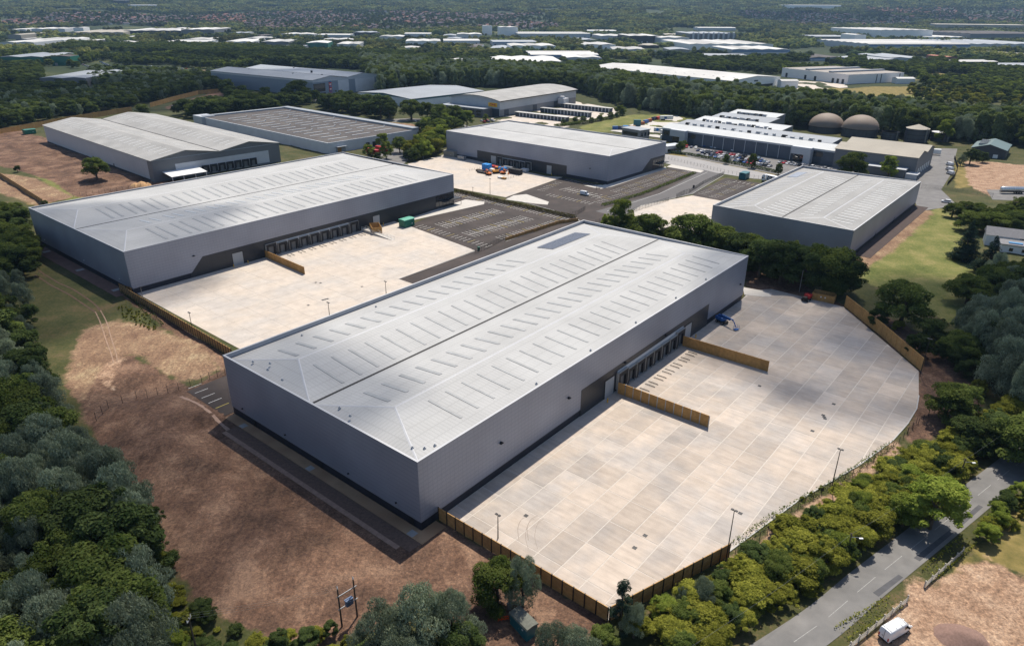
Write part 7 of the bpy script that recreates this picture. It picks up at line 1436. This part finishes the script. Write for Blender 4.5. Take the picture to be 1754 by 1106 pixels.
plant([(q[0], q[1], 4.5 + .7*(i % 3), 1.0, 'oak', f'{o_} small round tree along the grass bank beside the depot canopies') for i, (q, o_) in enumerate(zip(((965, 214), (985, 212), (998, 211), (1013, 210), (1027, 207), (1045, 204), (1056, 202), (1066, 198)), ('first', 'second', 'third', 'fourth', 'fifth', 'sixth', 'seventh', 'last')))], '')
plant([(1062, 197, 9, 1.2, 'oak', 'rounded green tree at the end of the depot yard'), (1095, 193, 7, .6, 'lime', 'slim young tree on the grass bank'), (1165, 262, 8, .8, 'oak', 'slim tree beside the gatehouse'), (1244, 281, 6, .7, 'oak', 'small tree in the hedge before the cars, first of three'), (1287, 288, 9, .6, 'oak', 'small tree in the hedge before the cars, second of three'), (1333, 300, 7, .7, 'oak', 'small tree in the hedge before the cars, third of three'), (1172, 250, 4, 1.2, 'lime', 'bright bush beside the gatehouse')], '')
def hedge_run(label, pts, w_, h, mat, name='hedge', gap=.33):
    """a clipped hedge: leaf faces over a long low body, one object"""
    P = [G(*q) for q in pts]; V, F, tn = [], [], []; rg = np.random.default_rng(len(label)); o = P[0]; n0 = 0
    for a, b in zip(P, P[1:]):
        d = b - a; n = int(d.length*w_*h*14); u = rg.random(n); side = rg.integers(0, 3, n); x = rg.uniform(-w_/2, w_/2, n); z = rg.uniform(.1, h, n); x = np.where(side == 0, -w_/2, np.where(side == 1, w_/2, x)) + rg.normal(size=n)*.1; z = np.where(side == 2, h, z) + rg.normal(size=n)*.12; t = d.normalized(); nn = Vector((-t.y, t.x))
        c = np.stack([a.x - o.x + d.x*u + nn.x*x, a.y - o.y + d.y*u + nn.y*x, z], 1); t1 = rg.normal(size=(n, 3)); t1 /= np.linalg.norm(t1, axis=1)[:, None]; t2 = np.cross(t1, rg.normal(size=(n, 3))); t2 /= np.linalg.norm(t2, axis=1)[:, None]
        V.append(np.stack([c - t1*gap, c - t2*gap*.6, c + t1*gap, c + t2*gap*.6], 1).reshape(-1, 3)); tn.append(np.repeat(rg.random(n), 4))
    V = np.concatenate(V); ob = link(name, np_mesh(name, V, np.arange(len(V)).reshape(-1, 4), mat, dict(tone=np.concatenate(tn)))); ob.location = (o.x, o.y, 0); tag(ob, label, 'hedge')
hedge_run('dark clipped hedge between the factory cars and the dry grass strip', [(1142, 262), (1180, 266), (1262, 282), (1335, 297)], 2.2, 1.5, LM['dark'])
hedge_run('low olive hedge along the top edge of the big empty car park', [(777, 327), (850, 345), (985, 374)], 2.2, 1.3, leaf_mat('hedge_olive', (.06, .055, .018), (.14, .12, .04)))
hedge_run('low planting strip beside the access road in the middle car park', [(1032, 353), (1100, 333), (1190, 297)], 1.6, 1.0, LM['oak']); hedge_run('hedge along the grass bank beside the depot canopies', [(950, 218), (1000, 212), (1060, 201)], 2.6, 2.2, LM['oak'])
hedge_run('weedy verge plants between the lane and the rail fence by the van', [(1440, 1085), (1500, 1050), (1535, 1030)], 2.6, .7, LM['hedge'], 'verge_plants', .2); hedge_run('weedy verge plants between the lane and the right rail fence', [(1590, 985), (1625, 955), (1660, 925)], 2.6, .8, LM['hedge'], 'verge_plants', .2)
hedge_run('low weeds along the wire fence at the yard edge', [(1256, 935), (1330, 885), (1440, 822), (1530, 760)], 1.4, .9, LM['oak'], 'verge_plants', .2)
hedge_run('low dark shrubs along the soil behind the yard fence, upper left', [(212, 500), (240, 520), (275, 560)], 2, .9, LM['dark'], 'verge_plants', .2)

# ---- belts and far woodland
FIELDS = STRAW + DRY + LUSH + SOIL
BELT = []     # x, y, scale, variant index into the belt set
def belt(poly, gap, kinds, hr, extra=(), jit=.45):
    P = PG(poly); lo = [min(p[i] for p in P) for i in (0, 1)]; hi = [max(p[i] for p in P) for i in (0, 1)]
    nx, ny = int((hi[0] - lo[0])/gap) + 1, int((hi[1] - lo[1])/gap) + 1; A = np.stack(np.meshgrid(np.arange(nx), np.arange(ny)), -1).reshape(-1, 2).astype(float) + RNG.uniform(-jit, jit, (nx*ny, 2)); A = A*gap + np.array(lo)
    ok = (poly_sd(A, P) < 0) & free(A, 2, extra); A = A[ok]
    for x, y in A:
        kind = rt.choice(kinds); s = rt.uniform(*hr)/HT[kind]; TREES.append([x, y, (s*rt.uniform(.9, 1.25),)*2 + (s,), kind, rt.randrange(len(CR[kind])), rt.uniform(0, 6.28), 'tree', 'tree', None, None, True])
nb0 = len(TREES)
belt([(1560, 152), (1640, 150), (1754, 160), (1850, 185), (1760, 196), (1660, 182), (1560, 172)], 12, ['hedge', 'oak', 'dark'], (5, 9), [])
belt([(-60, 118), (70, 116), (75, 150), (150, 158), (60, 168), (-60, 170)], 9, ['dark', 'dark', 'oak'], (9, 13), FIELDS)
belt([(390, 150), (400, 172), (470, 182), (525, 172), (545, 176), (500, 186), (430, 196), (345, 206), (300, 196), (340, 190), (400, 184), (385, 160)], 9, ['dark', 'oak', 'dark'], (10, 14), FIELDS[:8])
belt([(545, 178), (600, 176), (640, 185), (690, 196), (640, 204), (560, 190)], 10, ['dark', 'oak', 'dark'], (10, 14), [])
belt([(640, 268), (690, 258), (735, 240), (762, 232), (762, 268), (700, 280), (650, 292)], 7.5, ['lime', 'oak', 'hedge', 'lime'], (8, 12), [YARD_C])
belt([(722, 216), (765, 216), (800, 222), (765, 232), (728, 240)], 8, ['oak', 'dark', 'lime'], (8, 12), [])
belt([(150, 124), (270, 128), (400, 128), (400, 134), (330, 134), (240, 150), (160, 150)], 9, ['dark', 'willow', 'oak'], (9, 13), FIELDS)
belt([(650, 160), (740, 148), (850, 150), (990, 158), (1060, 180), (1190, 203), (1240, 208), (1400, 221), (1640, 245), (1800, 255), (1850, 230), (1620, 215), (1400, 190), (1200, 168), (1060, 150), (990, 134), (760, 122), (620, 112)], 7.5, ['poplar', 'poplar', 'oak', 'willow'], (16, 22), [YARD_R])
belt([(90, 92), (300, 96), (420, 112), (560, 116), (660, 122), (760, 125), (760, 104), (560, 92), (300, 84), (120, 84)], 8.5, ['dark', 'dark', 'oak'], (13, 17), FIELDS)
belt([(1590, 150), (1700, 168), (1800, 180), (1800, 130), (1650, 120), (1560, 112), (1500, 105), (1420, 100), (1420, 112), (1560, 130)], 10, ['oak', 'dark', 'lime'], (8, 12), FIELDS)
for i in range(nb0, len(TREES)):
    px, py, _ = PIX(TREES[i][0], TREES[i][1], 5); k = TREES[i][3]; kn = dict(willow='grey-leaved', oak='rounded', dark='dark', lime='light green', poplar='tall poplar', hedge='olive-brown')[k]; wh = 'the thin wood by the middle warehouse' if py > 205 and px < 800 else 'the trees round the older warehouses' if py > 125 and px < 700 else 'the dark belt behind the far left warehouses' if px < 640 and py < 125 else 'the scrubby wood at the far right' if px > 1400 and py < 185 else 'the belt behind the depot' if px < 1150 else 'the belt behind the factory'
    TREES[i][8] = f'{kn} tree in {wh}'; TREES[i][9] = f'trees of {wh} ({k})'
# choose the 300 that show largest as single trees, the rest become woodland masses
def shown(t):
    px, py, d = PIX(t[0], t[1], HT[t[3]]*t[2][2]*.6); r = HT[t[3]]*t[2][2]*FPX/max(d, 1)
    if px < -r or px > 1754 + r or py < -r or py > 1106 + r: return 0
    return r + (1000 if not t[10] else 0)
TREES.sort(key=shown, reverse=True); TREES = [t for t in TREES if shown(t) > 0 or t[1] < 700]
SRC = {}; NT = 300
for t in TREES[:NT]:
    x, y, s, kind, v, rz, cat, nm, lb, gr, loose = t; o = thing(nm, lb, cat, (x, y, gz(x, y) - .05), rz, gr); o.scale = s
    c = link('crown', CR[kind][v], o); link('trunk', TRK[kind][v], o); SRC.setdefault((kind, v), c)
for k in CR:
    for v in range(len(CR[k])): SRC.setdefault((k, v), next((c for (kk, vv), c in SRC.items() if kk == k), None))
def mass(name, label, cat, items, meshes_or_objs):
    """one object of kind stuff: points that carry copies of a few crowns"""
    P = np.array([i[:3] for i in items], np.float32); me = bpy.data.meshes.new(name); me.vertices.add(len(P)); me.vertices.foreach_set('co', P.ravel())
    for nm, col in (('sx', 3), ('sz', 4), ('rz', 5)): a = me.attributes.new(nm, 'FLOAT', 'POINT'); a.data.foreach_set('value', np.array([i[col] for i in items], np.float32))
    a = me.attributes.new('pick', 'INT', 'POINT'); a.data.foreach_set('value', np.array([i[6] for i in items], np.int32)); o = link(name, me)
    ng = bpy.data.node_groups.new(name, 'GeometryNodeTree'); ng.interface.new_socket('Geometry', in_out='INPUT', socket_type='NodeSocketGeometry'); ng.interface.new_socket('Geometry', in_out='OUTPUT', socket_type='NodeSocketGeometry'); L = ng.links.new; N = ng.nodes.new
    gi, go = N('NodeGroupInput'), N('NodeGroupOutput'); ip = N('GeometryNodeInstanceOnPoints'); gti = N('GeometryNodeGeometryToInstance')
    for src in reversed(meshes_or_objs): oi = N('GeometryNodeObjectInfo'); oi.transform_space = 'ORIGINAL'; oi.inputs['Object'].default_value = src; L(oi.outputs['Geometry'], gti.inputs[0])
    def attr(nm, tp='FLOAT'): a = N('GeometryNodeInputNamedAttribute'); a.data_type = tp; a.inputs['Name'].default_value = nm; return a.outputs['Attribute']
    sc, ro = N('ShaderNodeCombineXYZ'), N('ShaderNodeCombineXYZ'); sx = attr('sx'); L(sx, sc.inputs[0]); L(sx, sc.inputs[1]); L(attr('sz'), sc.inputs[2]); L(attr('rz'), ro.inputs[2])
    L(gi.outputs[0], ip.inputs['Points']); L(gti.outputs[0], ip.inputs['Instance']); ip.inputs['Pick Instance'].default_value = True; L(attr('pick', 'INT'), ip.inputs['Instance Index']); L(ro.outputs[0], ip.inputs['Rotation']); L(sc.outputs[0], ip.inputs['Scale']); L(ip.outputs[0], go.inputs[0])
    md = o.modifiers.new('scatter', 'NODES'); md.node_group = ng; tag(o, label, cat, kind='stuff'); return o
rest = {}
for t in TREES[NT:]:
    px, py, _ = PIX(t[0], t[1], 5); key = 'near' if t[1] < 420 else 'left' if px < 560 else 'belt'; rest.setdefault(key, []).append(t)
LBL = dict(near='remaining smaller trees and bushes among the woods near the warehouses', left='dark wooded mass beyond the warehouses at the left', belt='tall mixed tree belt crossing behind the depot and the factory')
for key, ts in rest.items():
    ks = sorted({(t[3], t[4]) for t in ts if SRC.get((t[3], t[4]))}); mass('woodland', LBL[key], 'woodland', [(t[0], t[1], gz(t[0], t[1]) - .05, t[2][0], t[2][2], t[5], ks.index((t[3], t[4]))) for t in ts if (t[3], t[4]) in ks], [SRC[k] for k in ks])
# far: single crowns thinned by open ground, then groves up to the hills
HP = [PG(h[0]) for h in HREG]
def far_points(y0, y1, gap, thr, pad, hazard, extra):
    pts = []; y = y0
    nx = int(2*(.80*y1 + 60)/gap); ny = int((y1 - y0)/gap); A = np.stack(np.meshgrid(np.arange(nx), np.arange(ny)), -1).reshape(-1, 2).astype(float) + RNG.uniform(-.45, .45, (nx*ny, 2)); A = A*gap + np.array([-(.80*y1 + 60), y0])
    A = A[np.abs(A[:, 0]) < .78*A[:, 1] + 60]; ok = np.ones(len(A), bool)
    for e in EXCL + list(extra):
        e = list(e); cx = sum(p[0] for p in e)/len(e); cy = sum(p[1] for p in e)/len(e); rr_ = max(math.hypot(p[0] - cx, p[1] - cy) for p in e) + pad + 2
        near_ = np.where(ok & (np.abs(A[:, 0] - cx) < rr_) & (np.abs(A[:, 1] - cy) < rr_))[0]
        if len(near_): ok[near_[poly_sd(A[near_], e) < pad]] = False
    A = A[ok]; nz_ = np.array([mnoise.fractal(Vector((x*hazard, y_*hazard*.7, 5)), 1, 2, 3) for x, y_ in A]); return A[nz_ > thr]
A1 = far_points(560, 1500, 10.5, -.16, 3, .006, FIELDS)
keepout = [ribbon([Vector((G(q[0], q[1]))), Vector(G(q[2], q[3]))], 40) for q in ((640, 200, 1050, 185), (1180, 262, 1600, 330))]
A1 = [q for q in A1 if PIX(q[0], q[1], 0)[1] < (118 if q[0] < -60 else 145 if q[0] < 190 else 128)]
kk = [('oak', 0), ('dark', 1), ('oak', 2), ('lime', 0), ('poplar', 0), ('dark', 2)]; it = []
for x, y in A1:
    i = rt.choice((0, 0, 1, 1, 2, 2, 3, 4, 5)); k = kk[i]; s = rt.uniform(8, 13)/HT[k[0]]; it.append((x, y, tz(x, y) - .3, s*rt.uniform(.95, 1.3), s, rt.uniform(0, 6.28), i))
mass('far_trees', 'scattered trees and small woods filling the industrial estate beyond the poplar belt', 'woodland', it, [SRC[k] for k in kk])
A2 = far_points(1500, 8600, 43, -.42, 20, .0024, FIELDS + HP); g0 = None
GM = [crown('wooded_hills', 'grove', 90 + i, 5200, 1.3, m_) for i, m_ in enumerate((leaf_mat('far_leaves', (.06, .09, .028), (.26, .285, .10), .3, .5), leaf_mat('far_leaves_dark', (.024, .045, .02), (.11, .145, .06), .3, .5), leaf_mat('far_leaves_warm', (.06, .08, .02), (.28, .275, .08), .3, .5)))]
cl = [(float(x), float(y)) for x, y in A2]; obs = []
for i in range(3):                                          # the first three groves are objects in their own right and lend their crowns to the mass
    x, y = cl[i]; o = link('grove', GM[i], None, (x, y, tz(x, y) - 1)); tag(o, ('grove of mixed trees at the near edge of the far woodland, first', 'dark grove at the near edge of the far woodland', 'rounded grove at the near edge of the far woodland')[i], 'grove', kind='stuff'); obs.append(o)
mass('far_woodland', 'wooded country running up to the blue-green hills behind the suburbs', 'woodland', [(x, y, tz(x, y) - 1, rt.uniform(.9, 1.15)*(1 + max(0, y - 4500)/9000), rt.uniform(.8, 1.2)*(1 + max(0, y - 4500)/9000), rt.uniform(0, 6.28), rt.randrange(3)) for x, y in cl[3:]], obs)
it = []
for P in HP:
    lo = [min(p[i] for p in P) for i in (0, 1)]; hi = [max(p[i] for p in P) for i in (0, 1)]; n = int(abs(poly_area(P))/900); A = np.stack([RNG.uniform(lo[0], hi[0], n*2), RNG.uniform(lo[1], hi[1], n*2)], 1); A = A[poly_sd(A, P) < 0][:n]
    for x, y in A: s = rt.uniform(8, 13)/11; it.append((x, y, tz(x, y) - .4, s*1.1, s, rt.uniform(0, 6.28), rt.randrange(3)))
mass('suburb_trees', 'garden and street trees scattered between the suburban roofs', 'trees', it, [SRC[('oak', 0)], SRC[('dark', 0)], SRC[('oak', 1)]])
print('trees', len(TREES), 'far', len(A1), len(A2), len(it), 'houses', len(HOUSES))

# ---- labels: where several things still share one, say which by its place
from collections import defaultdict
ORD = ['leftmost'] + [w_ + ' from left' for w_ in 'second third fourth fifth sixth seventh eighth ninth tenth eleventh twelfth thirteenth fourteenth fifteenth sixteenth'.split()]
bpy.context.view_layer.update(); by = defaultdict(list)
for o in C.objects:
    if o.parent is None and o.get('label') and o.get('kind') is None and o.get('category') != 'house': by[o['label']].append(o)
for lb, obs_ in by.items():
    if len(obs_) < 2: continue
    P_ = sorted(((PIX(*o.matrix_world.translation)[0], PIX(*o.matrix_world.translation)[1], i, o) for i, o in enumerate(obs_)), key=lambda q: q[1])
    nb = -(-len(P_)//11); bands = [P_[i*len(P_)//nb:(i + 1)*len(P_)//nb] for i in range(nb)]; bn = {1: [''], 2: ['upper row, ', 'lower row, '], 3: ['upper row, ', 'middle row, ', 'lower row, '], 4: ['top row, ', 'upper row, ', 'lower row, ', 'bottom row, ']}.get(nb, [f'{w_} row, ' for w_ in 'first second third fourth fifth sixth seventh eighth ninth tenth'.split()])
    for b_, band in zip(bn, bands):
        band.sort(key=lambda q: q[0])
        for k, q in enumerate(band): q[3]['label'] = f"{lb}, {b_}{'rightmost' if k == len(band) - 1 and k else ORD[min(k, 15)]}"
for o in C.objects:
    if o.get('label') and len(o['label'].split()) > 16: print('LONG', o['label'])
# ================================================================ AIR AND CLOUDS
hm = bpy.data.materials.new('haze_air'); hm.use_nodes = True; t = hm.node_tree; t.nodes.clear(); out = t.nodes.new('ShaderNodeOutputMaterial'); pv = t.nodes.new('ShaderNodeVolumePrincipled')
pv.inputs['Color'].default_value = (.42, .66, 1.0, 1); pv.inputs['Density'].default_value = HAZE; pv.inputs['Anisotropy'].default_value = .2; t.links.new(pv.outputs[0], out.inputs['Volume'])
tag(MB().box(float(gx[0]) - 20, float(gx[-1]) + 20, float(gy[0]) - 20, float(gy[-1]) + 20, -10, 330).build('haze', hm), kind='stuff')
cm = bpy.data.materials.new('thin_cloud'); cm.use_nodes = True; t = cm.node_tree; L = t.links.new; t.nodes.clear(); out = t.nodes.new('ShaderNodeOutputMaterial'); tr = t.nodes.new('ShaderNodeBsdfTransparent'); df = t.nodes.new('ShaderNodeBsdfTranslucent'); df.inputs[0].default_value = (.85, .86, .88, 1)
mx = t.nodes.new('ShaderNodeMixShader'); nz_ = t.nodes.new('ShaderNodeTexNoise'); nz_.inputs['Scale'].default_value = 2.2; nz_.inputs['Detail'].default_value = 5; tc = t.nodes.new('ShaderNodeTexCoord'); L(tc.outputs['Object'], nz_.inputs['Vector'])
mr = t.nodes.new('ShaderNodeMapRange'); mr.inputs[1].default_value = .3; mr.inputs[2].default_value = .66; mr.inputs[3].default_value = .2; mr.inputs[4].default_value = .47; L(nz_.outputs['Fac'], mr.inputs[0]); L(mr.outputs[0], mx.inputs[0]); L(tr.outputs[0], mx.inputs[1]); L(df.outputs[0], mx.inputs[2]); L(mx.outputs[0], out.inputs[0])
def cloud(px, py, rx, ry, rot, seed):
    """a thin fair-weather cloud 1400 m up, standing between the sun and the ground at the surveyed place"""
    g = G(px, py); zc = 1400; c = Vector((g.x, g.y, 0)) + sv*(zc/sv.z); V, F = [], []; nu, nv = 40, 18
    for j in range(nv + 1):
        for i in range(nu):
            th, ph = 2*math.pi*i/nu, math.pi*j/nv - math.pi/2; d = Vector((math.cos(ph)*math.cos(th), math.cos(ph)*math.sin(th), math.sin(ph))); k = 1 + .32*mnoise.fractal(d*1.6 + Vector((seed, 0, 0)), 1, 2, 4); V.append((d.x*k, d.y*k, d.z*k*(1 if d.z > 0 else .4)))
    for j in range(nv):
        for i in range(nu): F.append((j*nu + i, j*nu + (i + 1) % nu, (j + 1)*nu + (i + 1) % nu, (j + 1)*nu + i))
    o = link('cloud', np_mesh('cloud', np.array(V), np.array(F), cm, None, True)); o.location = c; o.rotation_euler.z = rot; o.scale = (rx, ry, min(rx, ry)*.5); tag(o, kind='structure')
for a in CLOUDS: cloud(*a)
